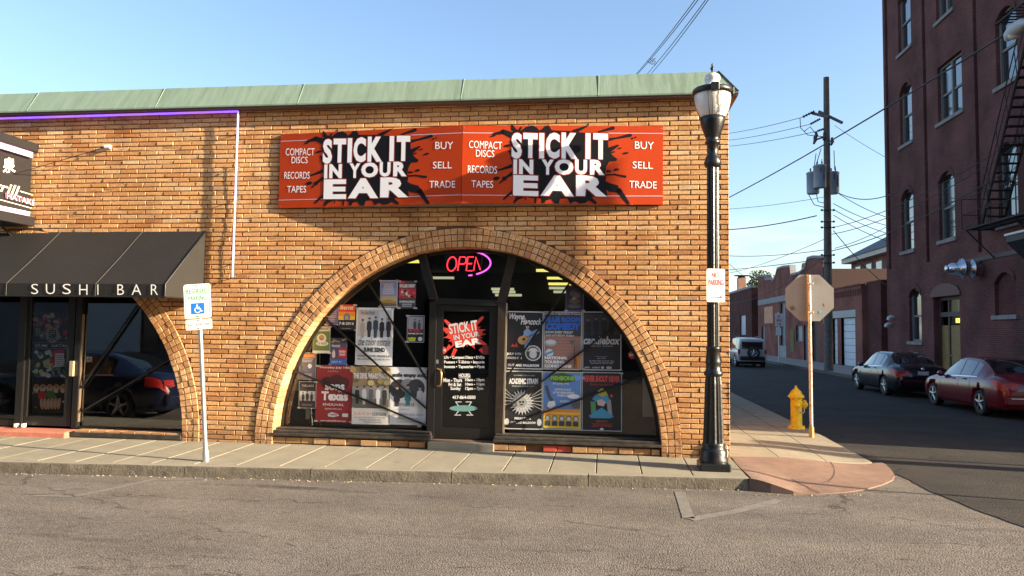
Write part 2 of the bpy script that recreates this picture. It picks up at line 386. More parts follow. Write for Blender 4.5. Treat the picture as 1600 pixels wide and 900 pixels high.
    L.new(brk, x.inputs[0]); L.new(c, x.inputs[6]); L.new(crk, x.inputs[7]); c = x.outputs[2]
    L.new(c, b.inputs['Base Color'])
    bp = N.new('ShaderNodeBump'); bp.inputs['Distance'].default_value = .006; bp.inputs['Strength'].default_value = 1
    L.new(vor.outputs['Distance'], bp.inputs['Height']); bp.invert = True
    L.new(bp.outputs[0], b.inputs['Normal'])
    return m
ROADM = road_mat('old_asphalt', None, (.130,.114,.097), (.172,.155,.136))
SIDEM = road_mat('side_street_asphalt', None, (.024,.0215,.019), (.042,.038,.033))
PAINTL = mat('worn_white_line', (.175,.162,.143), .8, var=.25, scale=14, bump=.002)
def glass_mat(name, tint, refl=.5, rough=.0, minr=.06, dirt=0.):
    m = bpy.data.materials.new(name); m.use_nodes = True; N = m.node_tree.nodes; L = m.node_tree.links
    for n in list(N): N.remove(n)
    o = N.new('ShaderNodeOutputMaterial'); tr = N.new('ShaderNodeBsdfTransparent'); tr.inputs[0].default_value = (*tint, 1)
    gl = N.new('ShaderNodeBsdfGlossy'); gl.inputs['Roughness'].default_value = rough
    fr = N.new('ShaderNodeFresnel'); fr.inputs[0].default_value = 1.5
    mu = N.new('ShaderNodeMath'); mu.operation = 'MULTIPLY_ADD'; mu.inputs[1].default_value = refl*2; mu.inputs[2].default_value = minr
    L.new(fr.outputs[0], mu.inputs[0]); mi = N.new('ShaderNodeMixShader')
    L.new(mu.outputs[0], mi.inputs[0]); L.new(tr.outputs[0], mi.inputs[1]); L.new(gl.outputs[0], mi.inputs[2])
    out = mi.outputs[0]
    if dirt:
        df = N.new('ShaderNodeBsdfDiffuse'); df.inputs[0].default_value = (.5,.5,.5,1)
        m3 = N.new('ShaderNodeMixShader'); m3.inputs[0].default_value = dirt
        L.new(out, m3.inputs[1]); L.new(df.outputs[0], m3.inputs[2]); out = m3.outputs[0]
    L.new(out, o.inputs[0]); return m
GLASS = glass_mat('shop_glass', (.95,.96,.95), .6, .0, .02, .004)
GLASS2 = glass_mat('mirroring_shop_glass', (.80,.82,.84), 1.0, .0, .12, .004)
DGLASS = mat('dark_window_glass', (.012,.016,.022), .06, spec=.9)
WINGL = mat('sky_mirror_window', (.02,.025,.03), .08, spec=1.0, metal=.0, coat=1.0)

# ================================================================== SETTING
RZ = -.18
mb = MB(); mb.add([(-600,-600,RZ-.02),(600,-600,RZ-.02),(600,900,RZ-.02),(-600,900,RZ-.02)], [(0,1,2,3)])
tag(mb.build('ground', mat('bare_ground', (.16,.14,.10), .95, var=.3, scale=.3)), kind='structure')
def curbY(x): return -1.33-(1.87-x)*.0742       # line of the kerb in plan
mb = MB(); mb.add([(-80,-60,RZ-.008),(80,-60,RZ-.008),(80,8,RZ-.008),(-80,8,RZ-.008)], [(0,1,2,3)])
road = tag(mb.build('road', ROADM), kind='structure')
mb = MB()
p1 = G(1405, 742, RZ); p2 = G(1600, 823, RZ)
d_ = (p2-p1); far_ = p1+d_*4
edge_ = []
for k in range(61):
    t_ = k/60; bow = -.35*math.sin(min(1, t_*4)*PI)*(1 if t_ < .25 else 0)
    q_ = p1+(far_-p1)*t_; nrm_ = Vector((-d_.y, d_.x, 0)).normalized()
    q_ = q_+nrm_*(bow*.25+random.uniform(-.018, .018)+.015*math.sin(k*.9)); edge_.append((q_.x, q_.y, RZ))
mb.add([(3.2, -.2, RZ), (p1.x-.1, p1.y+.1, RZ)]+edge_+[(12, 0, RZ), (12, 130, RZ), (3.2, 130, RZ)], [tuple(range(66))])
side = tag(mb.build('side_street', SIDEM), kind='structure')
# worn parking marks
def mark(px, w_=.1):
    q = MB()
    for (a, b) in zip(px[:-1], px[1:]):
        A = G(*a, RZ); B = G(*b, RZ); t = (B-A).normalized(); n = Vector((-t.y, t.x, 0))*w_/2
        q.add([A+n+Vector((0,0,.0)), B+n, B-n, A-n], [(0,1,2,3)])
    q.v = [(v[0], v[1], RZ-.003) for v in q.v]
    return q.build('painted_line', PAINTL, road)
mark([(1062, 768), (1076, 809)], .13); mark([(1078, 811), (1150, 798), (1218, 781)], .13); mark([(115, 775), (180, 762), (242, 748)], .10); mark([(55, 774), (115, 775)], .07)
# sidewalk slabs
swk = MB(); swk.bb(-16, 1.86, -.9, 3, -.5, -.045)
sidewalk = tag(swk.build('sidewalk', mat('joint_dirt', (.13,.105,.08), .95)), kind='structure')
JX = [1.86]
for px in (1085, 1004, 931, 856, 783, 706, 638, 567.5, 502, 430, 362, 294, 227, 165, 105, 45):
    JX.append(G(px, 722+px*.022, -.04).x)
while JX[-1] > -14: JX.append(JX[-1]-.62)
for a, b in zip(JX[1:], JX[:-1]):
    g_ = .007; m_ = MB()
    for (xa, xb) in ((a+g_, b-g_),):
        dz = random.uniform(-.002, .002)
        ya0, ya1 = curbY(xa)+.13, curbY(xb)+.13
        top = [(xa, ya0, -.04+dz), (xb, ya1, -.04+dz), (xb, .9, -.005+dz), (xa, .9, -.005+dz)]
        inn = .006
        topi = [(xa+inn, ya0+inn, -.04+dz), (xb-inn, ya1+inn, -.04+dz), (xb-inn, .9, -.005+dz), (xa+inn, .9, -.005+dz)]
        mid = [(x, y, z-.006) for x, y, z in top]; bot = [(x, y, -.12) for x, y, z in top]
        m_.add(topi+mid+bot, [(0,1,2,3)]+[(i, 4+i, 4+(i+1)%4, (i+1)%4) for i in range(4)]+[(4+i, 8+i, 8+(i+1)%4, 4+(i+1)%4) for i in range(4)])
    m_.build('paving_slab', CONC, sidewalk)
# kerb stones
curb = MB(); curb.add([(-16, curbY(-16)+.02, -.3), (1.84, curbY(1.84)+.02, -.3), (1.84, curbY(1.84)+.12, -.06), (-16, curbY(-16)+.12, -.06)], [(0,1,2,3)])
curbo = tag(curb.build('kerb', CURBM), kind='structure')
KX = [1.86, -.2+0, -1.98, -3.85, -5.55, -7.4, -9.3, -11.2, -13.5]
for b, a in zip(KX[:-1], KX[1:]):
    m_ = MB(); n = max(4, int((b-a)/.25))
    ring = []
    for i in range(n+1):
        x = a+.006+(b-a-.012)*i/n; y = curbY(x); j = noise.noise(Vector((x*2, 0, 3)))*.012; k = noise.noise(Vector((x*7, 5, 3)))*.006
        ring.append([(x, y-.015+k, -.24), (x, y+j*.6+k, -.10), (x, y+.008+j+k, -.058), (x, y+.022+j, -.045+k*.3), (x, y+.05, -.041), (x, y+.125, -.038), (x, y+.125, -.24)])
    vs = [p for r_ in ring for p in r_]; fs = []
    for i in range(n):
        for k in range(6): fs.append((i*7+k, (i+1)*7+k, (i+1)*7+k+1, i*7+k+1))
    m_.add(vs, fs, 0, False); m_.add(ring[0], [tuple(range(7))]); m_.add(ring[-1], [tuple(range(7))[::-1]])
    for k, f in enumerate(m_.f[:n*6]):
        if k % 6 >= 3: m_.m[k] = 1  # tops plain concrete; the face's grazing shade is put into its darker colour
    m_.build('kerb_stone', [CURBM, CONC], curbo)
# corner pad of red concrete sloping to the street
C0 = Vector((2.75, -.45, 0))
bound = []
def addb(px, py, z): p = G(px, py, z); bound.append((p.x, p.y, z))
front = [(1171, 766, RZ-.005), (1205, 770, RZ-.005), (1240, 772.5, RZ-.005), (1280, 772.5, RZ-.005), (1320, 770, RZ-.005), (1355, 765, RZ-.005), (1380, 758, RZ-.005), (1395, 751, RZ-.005), (1398, 745, RZ-.005), (1392, 734, RZ+.01), (1384, 722, -.13)]
for a in front: addb(*a)
bk = [(1378, 718.5, -.12), (1330, 717.5, -.09), (1280, 716.5, -.06), (1230, 715, -.04), (1190, 714, -.035), (1143, 713, -.03)]
for a in bk: addb(*a)
bound += [(1.87, -.4, -.035), (1.875, -.9, -.045), (1.88, curbY(1.88)+.03, -.06)]
def sms(t): t = max(0., min(1., t)); return t*t*(3-2*t)
def padh(x, y):
    t1 = sms((bound[-4][1]-y)/1.75)*sms((x-1.85)/.75); t2 = sms((x-2.5)/1.5)*.85
    return max(-.034-.150*(1-(1-t1)*(1-t2)), RZ+.002)
dense = []
for i in range(len(bound)):
    A_, B_ = bound[i], bound[(i+1) % len(bound)]
    for k in range(3): dense.append((A_[0]+(B_[0]-A_[0])*k/3, A_[1]+(B_[1]-A_[1])*k/3))
m_ = MB(); n = len(dense); K = 14; vs = []
for t in range(K+1):
    f_ = t/K
    for (x, y) in dense:
        X_, Y_ = C0.x+(x-C0.x)*f_, C0.y+(y-C0.y)*f_; vs.append((X_, Y_, padh(X_, Y_)))
fs = [((t)*n+i, t*n+(i+1)%n, (t+1)*n+(i+1)%n, (t+1)*n+i) for t in range(K) for i in range(n)]
m_.add(vs, fs, 0, True)
m_.add([(x, y, padh(x, y)) for x, y in dense]+[(x, y, RZ-.05) for x, y in dense], [(i, (i+1)%n, n+(i+1)%n, n+i) for i in range(n)], 0, False)
pad = tag(m_.build('kerb_ramp', REDC), kind='structure')
# scored grooves in the pad and the concrete behind it
CRKM = mat('joint_line', (.07,.045,.035), .95)
def groove(pts, wd, parent, z=.004):
    q = MB()
    for a, b in zip(pts[:-1], pts[1:]):
        A = Vector(a); B = Vector(b); t = (B-A).normalized(); nn = Vector((-t.y, t.x, 0))*wd/2; u_ = Vector((0,0,z))
        q.add([A+nn+u_, B+nn+u_, B-nn+u_, A-nn+u_], [(0,1,2,3)])
    return q.build('joint_line', CRKM, parent)
def padz(x, y): return None
# east strip of pavement along the side street
EX0, EX1 = 1.86, 3.98
strip = MB(); ys = [G(1230, 715, -.04).y+.0, 1.45, 2.9, 4.4, 6, 7.6, 9.2, 10.8, 12.4, 14, 16, 18]
est = MB(); est.bb(EX0, EX1-.02, .3, 60, -.5, -.23)
esw = tag(est.build('side_pavement', CONC), kind='structure')
ybk = G(1230, 715, -.04).y
bkp = sorted([(b_[0], b_[1]) for b_ in bound[11:17]])
def yback(x):
    for (xa_, ya_), (xb_, yb_) in zip(bkp[:-1], bkp[1:]):
        if x <= xb_: return ya_+(yb_-ya_)*max(0, (x-xa_))/max(1e-6, xb_-xa_)
    return bkp[-1][1]
def eastz(x, y):
    k = max(0, 1-(y-ybk)/2.6); r_ = max(0, (x-2.6)/1.4)
    return -.034-.1275*sms((x-2.5)/1.5)*k
for i in range(len(ys)-1):
    for (xa, xb) in ((1.86, 2.62), (2.62, 3.36), (3.36, 3.98)):
        g_ = .006; m_ = MB(); nn = 5; vs = []
        for jy in range(nn+1):
            for jx in range(nn+1):
                x = xa+g_+(xb-xa-2*g_)*jx/nn; y = ys[i]+g_+(ys[i+1]-ys[i]-2*g_)*jy/nn
                if i == 0: y0q = yback(min(x, 4.2))+g_; y = y0q+(ys[1]-g_-y0q)*jy/nn
                if xb > 3.9: x += (x-3.36)*max(0, (3.0-y))*.10
                vs.append((x, y, eastz(x, y)))
        fs = [(jy*(nn+1)+jx, jy*(nn+1)+jx+1, (jy+1)*(nn+1)+jx+1, (jy+1)*(nn+1)+jx) for jy in range(nn) for jx in range(nn)]
        m_.add(vs, fs)
        e = [vs[j] for j in range(nn+1)]; m_.add(e+[(x, y, RZ-.05) for x, y, z in e], [(j, nn+1+j, nn+2+j, j+1) for j in range(nn)])
        e = [vs[j*(nn+1)+nn] for j in range(nn+1)]; m_.add(e+[(x, y, RZ-.05) for x, y, z in e], [(j, nn+1+j, nn+2+j, j+1) for j in range(nn)])
        m_.build('paving_slab', CONC, esw)
m_ = MB(); m_.bb(EX1, EX1+.02, 2.9, 60, -.5, -.045); m_.build('kerb_edge', CURBM, esw)
m_ = MB(); m_.bb(EX0, EX1-.01, 18, 60, -.5, -.04); m_.build('far_paving', CONC, esw)
# grooves
def gl_(pxs, z): return [tuple(G(x, y, z)) for x, y in pxs]
q = [(1297, 716), (1302, 724), (1304, 733), (1301, 739), (1294, 743), (1284, 745)]
groove([(p.x, p.y, padh(p.x, p.y)) for p in [G(x, y, -.07) for x, y in q]], .014, pad, .004)
groove([(p.x, p.y, padh(p.x, p.y)) for p in [G(1237, 747, -.12), G(1250, 754, -.14), G(1262, 760, -.16), G(1281, 770, -.17)]], .016, pad, .004)
# far side pavement in front of the tall building
m_ = MB(); m_.bb(11.4, 14.6, 1.0, 120, -.5, -.04)
fsw = tag(m_.build('far_pavement', mat('grey_concrete', (.30,.27,.24), .9, var=.15, scale=1.5, bump=.004)), kind='structure')
m_ = MB(); m_.bb(11.28, 11.4, 1.0, 120, -.5, -.036); m_.build('kerb_edge', CURBM, fsw)

# ================================================================== BRICK SHOP
shop = thing('brick_shop', 'long low tan brick shop building with two round arches and a green sloped eave', 'building')
XR = 1.83; XL = -14.2; TOP = 5.40
ARC = [(-2.18, 3.02, 3.10), (-9.75, 3.02, 3.10)]     # centre x, half span, height
RING = .30; REC = .30
CZ = .04
def arch_dx(a, z, ex=0.):
    cx, r_, h = a; rr = r_+ex; hh = h+ex
    t = 1-((z-CZ)/(hh-CZ))**2 if z > CZ else 1
    return rr*math.sqrt(t) if t > 0 else 0
def arch_pt(a, th, ex=0.):
    cx, r_, h = a; return (cx+(r_+ex)*math.cos(th), CZ+(h-CZ+ex)*math.sin(th))
# mortar backing with the two openings
m_ = MB(); xs = [XL]
for a in sorted(ARC, key=lambda q: q[0]):
    n = 48
    xs += [a[0]+(a[1]+.15)*math.cos(PI-PI*i/n) for i in range(n+1)]
xs.append(XR-.01); xs = sorted(xs)
def lowz(x):
    for a in ARC:
        t = 1-((x-a[0])/(a[1]+.15))**2
        if t > 0: return CZ+(a[2]-CZ+.15)*math.sqrt(t)
    return -.2
for a, b in zip(xs[:-1], xs[1:]):
    if b-a < 1e-5: continue
    za, zb = lowz(a), lowz(b)
    if abs(za-zb) > 2: za = zb = max(za, zb)
    m_.add([(a, .019, za), (b, .019, zb), (b, .019, TOP+.1), (a, .019, TOP+.1)], [(0,1,2,3)])
m_.bb(XR-.012, XR-.011, .0, 12, -.2, TOP+.1)
m_.bb(XL, XR-.02, 11.8, 12, -.2, TOP+.1)
m_.build('mortar_bed', MORTAR, shop)
# bricks
PIT, LEN = .0757, .3085; BH = .0625; BL = .294
def brick_mesh(mbx, xb0, xb1, xt0, xt1, z0, z1, y=0., dep=.05, cy=None, rnd=True):
    b = .006; j = (lambda: random.uniform(-.0036, .0036)) if rnd else (lambda: 0)
    yf = y+random.uniform(-.006, .004) if rnd else y
    f = [(xb0+b+j(), yf+j(), z0+b+j()), (xb1-b+j(), yf+j(), z0+b+j()), (xt1-b+j(), yf+j(), z1-b+j()), (xt0+b+j(), yf+j(), z1-b+j())]
    if rnd and random.random() < .16 and xb1-xb0 > .1:
        ci = random.randrange(4); px_, py_, pz_ = f[ci]; f[ci] = (px_+(.018 if ci in (0,3) else -.018)*random.random(), py_+.006, pz_+(.012 if ci < 2 else -.012)*random.random())
    e = [(xb0, yf+b, z0), (xb1, yf+b, z0), (xt1, yf+b, z1), (xt0, yf+b, z1)]
    k = [(xb0, y+dep, z0), (xb1, y+dep, z0), (xt1, y+dep, z1), (xt0, y+dep, z1)]
    mbx.add(f+e+k, [(0,1,2,3)]+[(4+i, 4+(i+1)%4, (i+1)%4, i) for i in range(4)]+[(8+i, 8+(i+1)%4, 4+(i+1)%4, 4+i) for i in range(4)], 0, False)
full = []; rest = MB()
nc = int((TOP+.02)/PIT)+1
for c in range(nc):
    z0 = -.045+c*PIT; z1 = z0+BH
    off = (c % 2)*LEN*.5+random.choice((0, 0, .03, -.03))
    # openings cut from this course
    cuts = []
    for a in ARC:
        d0 = arch_dx(a, max(z0, CZ), RING-.01); d1 = arch_dx(a, z1, RING-.01)
        if d0 > 0: cuts.append((a[0], d0, d1))
    x = XR
    # corner brick first
    first = .12 if c % 2 else .245
    segs = []
    while x > XL:
        l = first if x == XR else BL+random.uniform(-.006, .006)
        segs.append((x-l, x)); x -= l+(LEN-BL)
        if x < XR-1 and False: break
    for (s0, s1) in segs:
        pieces = [(s0, s1, s0, s1)]
        for (cx, d0, d1) in cuts:
            np_ = []
            for (a0, a1, t0, t1) in pieces:
                if a1 <= cx-d0 or a0 >= cx+d0: np_.append((a0, a1, t0, t1)); continue
                if a0 < cx-d0-.01 : np_.append((a0, cx-d0-.008, t0, min(t1, max(cx-d1-.008, t0+.01))))
                if a1 > cx+d0+.01: np_.append((cx+d0+.008, a1, max(t0, min(cx+d1+.008, t1-.01)), t1))
            pieces = np_
        for p in pieces:
            if p == (s0, s1, s0, s1) and s1-s0 > .24 and z0 > .0:
                full.append(((s0+s1)/2, z0, s1-s0))
            elif p[1]-p[0] > .02: brick_mesh(rest, p[0], p[1], p[2], p[3], z0, z1)
camx, camz = 0, 1.8
full.sort(key=lambda q: (q[0]-camx)**2+(q[1]-camz)**2+125)
variants = []
for k in range(24):
    q = MB(); brick_mesh(q, -BL/2, BL/2, -BL/2, BL/2, 0, BH); variants.append(q.build('brick', BRICK, mesh_only=True))
for i, (x, z, l) in enumerate(full):
    if i < 300:
        o = bpy.data.objects.new('brick', random.choice(variants)); COL.objects.link(o); o.parent = shop
        o.location = (x, random.uniform(-.004, .003), z); o.scale = (l/BL, 1, 1); o.rotation_euler = (0, random.uniform(-.006, .006), random.uniform(-.008, .008))
    else: brick_mesh(rest, x-l/2, x+l/2, x-l/2, x+l/2, z, z+BH)
# return wall toward the side street: header courses round the corner
for c in range(nc):
    z0 = -.045+c*PIT; y = .004 if c % 2 else .0
    for k in range(30):
        ya = y+.006+k*.31+(0 if c % 2 else .15); yb = ya+.295
        rest.bb(XR-.05, XR-.002+random.uniform(-.003, .002), ya, yb, z0, z0+BH)
tag(rest.build('wall_bricks', BRICK, shop), 'remaining bricks of the tan facade', kind='stuff')
# arch rings
def voussoir(a, th0, th1, e0, e1, y, dep, mbx):
    g_ = .0045
    def P(th, e): x, z = arch_pt(a, th, e); return x, z
    mid = (th0+th1)/2; r_ = a[1]+(e0+e1)/2
    dt = g_/r_
    c = [P(th0+dt, e0+g_), P(th1-dt, e0+g_), P(th1-dt, e1-g_), P(th0+dt, e1-g_)]
    cx = sum(p[0] for p in c)/4; cz = sum(p[1] for p in c)/4; sh = .88
    yf = y+random.uniform(-.007, .005); j = lambda: random.uniform(-.003, .003)
    f = [(cx+(p[0]-cx)*sh+j(), yf+j(), cz+(p[1]-cz)*sh+j()) for p in c]
    e = [(p[0], yf+.007, p[1]) for p in c]; k = [(p[0], y+dep, p[1]) for p in c]
    mbx.add(f+e+k, [(3,2,1,0)]+[(4+(i+1)%4, 4+i, i, (i+1)%4) for i in range(4)]+[(8+(i+1)%4, 8+i, 4+i, 4+(i+1)%4) for i in range(4)], 0, False)
cnt = 0; arest = MB()
for ai, a in enumerate(ARC):
    for ring in range(3):
        e0 = ring*RING/3; e1 = e0+RING/3; n = 100
        for i in range(n):
            t0 = PI*i/n; t1 = PI*(i+1)/n
            dep = REC+.03 if ring == 0 else .06
            y_ = -.018 if ring < 3 else 0
            if ai == 0:
                q = MB(); voussoir(a, t0, t1, e0, e1, y_, dep, q); q.build('arch_brick', ARCHB, shop)
            else: voussoir(a, t0, t1, e0, e1, y_, dep, arest)
tag(arest.build('arch_bricks', ARCHB, shop), 'header bricks of the left arch', kind='stuff')
for ai, a in enumerate(ARC):
    for sg in (-1, 1):
        for k in range(3):
            x0q = a[0]+sg*(a[1]+RING/3*k+.005*sg*0); x1q = a[0]+sg*(a[1]+RING/3*(k+1)); xa_, xb_ = min(x0q, x1q)+.005, max(x0q, x1q)-.005
            w_ = MB(); brick_mesh(w_, xa_, xb_, xa_, xb_, -.06, CZ-.006, -.018, REC if k == 0 else .06)
            w_.build('foot_brick', ARCHB, shop)
# mortar of the reveals
for a in ARC:
    n = 60; m_ = MB()
    for i in range(n):
        p0 = arch_pt(a, PI*i/n, .006); p1_ = arch_pt(a, PI*(i+1)/n, .006); q0 = arch_pt(a, PI*i/n, .16); q1 = arch_pt(a, PI*(i+1)/n, .16)
        q2 = arch_pt(a, PI*i/n, RING+.01); q3 = arch_pt(a, PI*(i+1)/n, RING+.01)
        m_.add([(p0[0], .0, p0[1]), (p1_[0], .0, p1_[1]), (q3[0], .0, q3[1]), (q2[0], .0, q2[1])], [(0,1,2,3)])
        m_.add([(p0[0], .0, p0[1]), (p1_[0], .0, p1_[1]), (p1_[0], REC+.2, p1_[1]), (p0[0], REC+.2, p0[1])], [(0,1,2,3)])
    m_.build('arch_mortar', MORTAR, shop)
# eave: separate sloped copper panels, seam caps, dark drip edge
YE = -.16; ZE = 5.40; YT = .09; ZT = 5.79; XE = XR+.12
seams = [W(px, 150, YE).x for px in (1133, 935, 720, 465, 243, 43)]
seams[0] = XE; seams += [seams[-1]-2.3, seams[-1]-4.6]
for i, (b, a) in enumerate(zip(seams[:-1], seams[1:])):
    q = MB(); xb = b-.004; xt = b-.004 if i else XR-.13
    o1 = .0; wob = [random.uniform(-.006, .006) for _ in range(4)]
    q.add([(a+.004, YE, ZE), (xb, YE, ZE), (xt, YT, ZT+wob[0]), (a+.004, YT, ZT+wob[1]), (a+.004, YE+.0, ZE-.03), (xb, YE, ZE-.03),
           (xt, YT+.3, ZT-.05), (a+.004, YT+.3, ZT-.05)], [(0,1,2,3), (4,5,1,0), (3,2,6,7)])
    if i == 0: q.add([(XE, YE, ZE), (XE, 12, ZE), (XR-.13, 12, ZT), (XR-.13, YT, ZT)], [(0,1,2,3)])
    q.build('eave_panel', COPPER, shop)
    s_ = MB()
    A = Vector((a, YE-.004, ZE-.01)); B = Vector((a, YT, ZT+.012))
    s_.tube([A, B, B+Vector((0,.1,-.01))], .006, 6); s_.build('eave_seam', COPPER, shop)
q = MB(); q.tube([(XE, YE-.003, ZE), (XR-.13, YT, ZT+.008)], .013, 6); q.tube([(-14.2, YE-.003, ZE-.032), (XE, YE-.003, ZE-.032)], .009, 6)
q.build('eave_trim', COPPERD, shop)
q = MB(); q.bb(-14.2, XE-.005, YE+.004, .05, ZE-.06, ZE-.034); q.bb(XR, XE-.005, .05, 12, ZE-.06, ZE-.034); q.build('soffit', SOFFIT, shop)
q = MB(); q.bb(-14.2, XR-.16, YT+.28, 12, ZT-.12, ZT-.06); q.build('roof', mat('roof_gravel', (.2,.19,.17), .9), shop)
# stone block at the foot of the corner
q = MB()
for (a, b, c_, d) in ((1.40, 1.60, .0, .13), (1.61, 1.80, .0, .115), (1.42, 1.56, .135, .19), (1.575, 1.80, .12, .18)): q.bev(a, b, -.03, .1, c_, d, .015)
q.build('rubble_stone', mat('rough_stone', (.42,.38,.30), .9, var=.45, scale=16, bump=.02, bscale=14), shop)

# interior rooms
INT = mat('dark_interior', (.022,.020,.019), .9); INTF = mat('interior_floor', (.035,.03,.026), .8)  # near-black room colours stand in for the unlit interior
def room(x0, x1, y0, y1, zt):
    q = MB()
    q.add([(x0,y0,.12),(x1,y0,.12),(x1,y1,.12),(x0,y1,.12)], [(0,1,2,3)])
    q.add([(x0,y0,zt),(x1,y0,zt),(x1,y1,zt),(x0,y1,zt)], [(0,3,2,1)])
    q.add([(x0,y1,.12),(x1,y1,.12),(x1,y1,zt),(x0,y1,zt)], [(0,1,2,3)])
    q.add([(x0,y0,.12),(x0,y1,.12),(x0,y1,zt),(x0,y0,zt)], [(0,1,2,3)])
    q.add([(x1,y0,.12),(x1,y1,.12),(x1,y1,zt),(x1,y0,zt)], [(0,3,2,1)])
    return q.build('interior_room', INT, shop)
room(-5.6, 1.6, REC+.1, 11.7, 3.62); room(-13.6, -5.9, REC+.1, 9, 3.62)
TUBE = mat('fluorescent_tube', (.9,.9,.7), .4, emit=(1.0,.86,.20), es=.32)
TUBE2 = mat('pale_fluorescent_tube', (.9,.9,.7), .4, emit=(.85,.85,.55), es=.17)
CL_LAB = ['bright yellow ceiling strip directly above the OPEN sign', 'yellow ceiling strip at the top of the left window', 'pale ceiling strip below left of the OPEN sign',
 'topmost yellow ceiling strip in the right window', 'second yellow ceiling strip from the top of the right window', 'third ceiling strip down in the right window', 'fourth ceiling strip down in the right window',
 'fifth, paler ceiling strip down in the right window', 'lowest pale ceiling strip in the right window', 'upper of three pale strips beside the right mullion', 'middle of three pale strips beside the right mullion', 'lowest of three pale strips beside the right mullion']
for (px0, px1, py, zc, mt_) in ((663, 716, 391, 3.5, TUBE), (610, 656, 408.5, 3.5, TUBE), (655, 709, 434, 3.5, TUBE2), (830, 856, 410, 3.5, TUBE), (838, 880, 422.5, 3.5, TUBE), (855, 893, 434.5, 3.5, TUBE),
        (857, 897, 443.5, 3.5, TUBE), (858, 884, 450, 3.5, TUBE2), (865, 885, 456, 3.5, TUBE2), (768, 803, 451.5, 3.5, TUBE2), (770, 805, 456, 3.5, TUBE2), (774, 815, 461, 3.5, TUBE2)):
    A = onp(px0, py, 2, zc); B = onp(px1, py, 2, zc)
    if A.y > 11.3: A = W(px0, py, 11.2); B = W(px1, py, 11.2)
    q = MB(); q.bb(A.x, B.x, A.y-.06, A.y+.06, A.z-.035, A.z+.035)
    tag(q.build('ceiling_light', mt_), CL_LAB.pop(0), 'ceiling light', 'fluorescent strips on the record shop ceiling')

# --------- main storefront in the arch
YG = REC
a0 = ARC[0]; SILL = .19
def archclip(x): 
    t = 1-((x-a0[0])/(a0[1]))**2
    return CZ+(a0[2]-CZ)*math.sqrt(max(t, 0))
def pane(xa, xb, z0f, name='window_pane', ytop=None, mat_=GLASS, arch=a0, Y=YG, parent=shop):
    n = 24; q = MB(); pts = []
    for i in range(n+1):
        x = xa+(xb-xa)*i/n; t = 1-((x-arch[0])/arch[1])**2
        zt = CZ+(arch[2]-CZ)*math.sqrt(max(t, 0))+.02
        if ytop: zt = min(zt, ytop(x))
        pts.append((x, z0f(x), max(zt, z0f(x))))
    for (x0, zb0, zt0), (x1, zb1, zt1) in zip(pts[:-1], pts[1:]):
        q.add([(x0, Y, zb0), (x1, Y, zb1), (x1, Y, zt1), (x0, Y, zt0)], [(0,1,2,3)])
    return q.build(name, mat_, parent)
def Wg(px, py, Y=YG-.04): return W(px, py, Y)
ML = [Wg(656, 388), Wg(678, 470), Wg(673, 692)]; MR = [Wg(806, 388), Wg(785, 474), Wg(779, 692)]
xl, xr = ML[1].x, MR[1].x
pane(-5.19, ML[0].x+.08, lambda x: SILL+.02); pane(MR[0].x-.08, .84, lambda x: SILL+.02)
pane(ML[0].x, MR[0].x, lambda x: ML[1].z+.02, 'transom_pane')
def bar(pts, wd, dp, name, mt_, parent=shop, Y=None):
    q = MB()
    for a, b in zip(pts[:-1], pts[1:]):
        A = Vector(a); B = Vector(b); t = (B-A).normalized(); n = Vector((t.z, 0, -t.x))*wd/2; d = Vector((0, dp/2, 0))
        A = A-t*wd*.1; B = B+t*wd*.1
        vs = [A-n-d, A+n-d, B+n-d, B-n-d, A-n+d, A+n+d, B+n+d, B-n+d]
        q.add(vs, [(0,1,2,3), (7,6,5,4), (0,4,5,1), (1,5,6,2), (2,6,7,3), (3,7,4,0)])
    return q.build(name, mt_, parent)
bar([(p.x, p.y, p.z) for p in ML], .11, .12, 'mullion', BLACKM); bar([(p.x, p.y, p.z) for p in MR], .11, .12, 'mullion', BRONZE)
bar([(p.x+.07, p.y-.03, p.z) for p in ML[:2]], .03, .06, 'mullion_bead', BRONZE); bar([(p.x-.07, p.y-.03, p.z) for p in MR[:2]], .03, .06, 'mullion_bead', BRONZE)
bar([(MR[1].x+.075, MR[1].y-.03, MR[1].z), (MR[2].x+.075, MR[1].y-.03, MR[2].z)], .025, .05, 'mullion_bead', mat('bare_aluminium', (.45,.38,.30), .4, metal=.7))
bar([(ML[1].x, YG-.045, ML[1].z), (MR[1].x, YG-.045, MR[1].z)], .09, .10, 'transom_bar', BLACKM)
for pts in ([(570,432),(666,592)], [(504,494),(666,638)], [(457,578),(664,664)], [(893,437),(787,597)], [(965,507),(787,641)], [(1012,586),(787,667)]):
    A = W(*pts[0], YG-.05); B = W(*pts[1], YG-.05)
    bar([A, B], .028, .03, 'diagonal_brace', BLACKM)
# frame following the arch
q = MB(); n = 60
for i in range(n):
    t0 = PI*i/n; t1 = PI*(i+1)/n
    A = arch_pt(a0, t0, .0); B = arch_pt(a0, t1, .0); C = arch_pt(a0, t1, -.045); D = arch_pt(a0, t0, -.045)
    if min(A[1], B[1]) < SILL: continue
    q.add([(A[0], YG-.03, A[1]), (B[0], YG-.03, B[1]), (C[0], YG-.03, C[1]), (D[0], YG-.03, D[1]), (C[0], YG+.03, C[1]), (D[0], YG+.03, D[1])], [(3,2,1,0), (2,3,5,4)])
q.build('arch_frame', BLACKM, shop)
# sills
def sill(xa, xb, za, name='window_sill'):
    q = MB(); n = 12
    for k, (z0, z1, y0) in enumerate(((za-.075, za-.03, -.03), (za-.028, za+.01, .0), (za+.012, za+.035, .10))):
        q.bev(xa+k*.01, xb-k*.01, y0, YG+.04, z0, z1, .006)
    return q.build(name, WOODB, shop)
sill(-5.24, ML[2].x+.04, SILL); sill(MR[2].x-.05, .84, SILL)
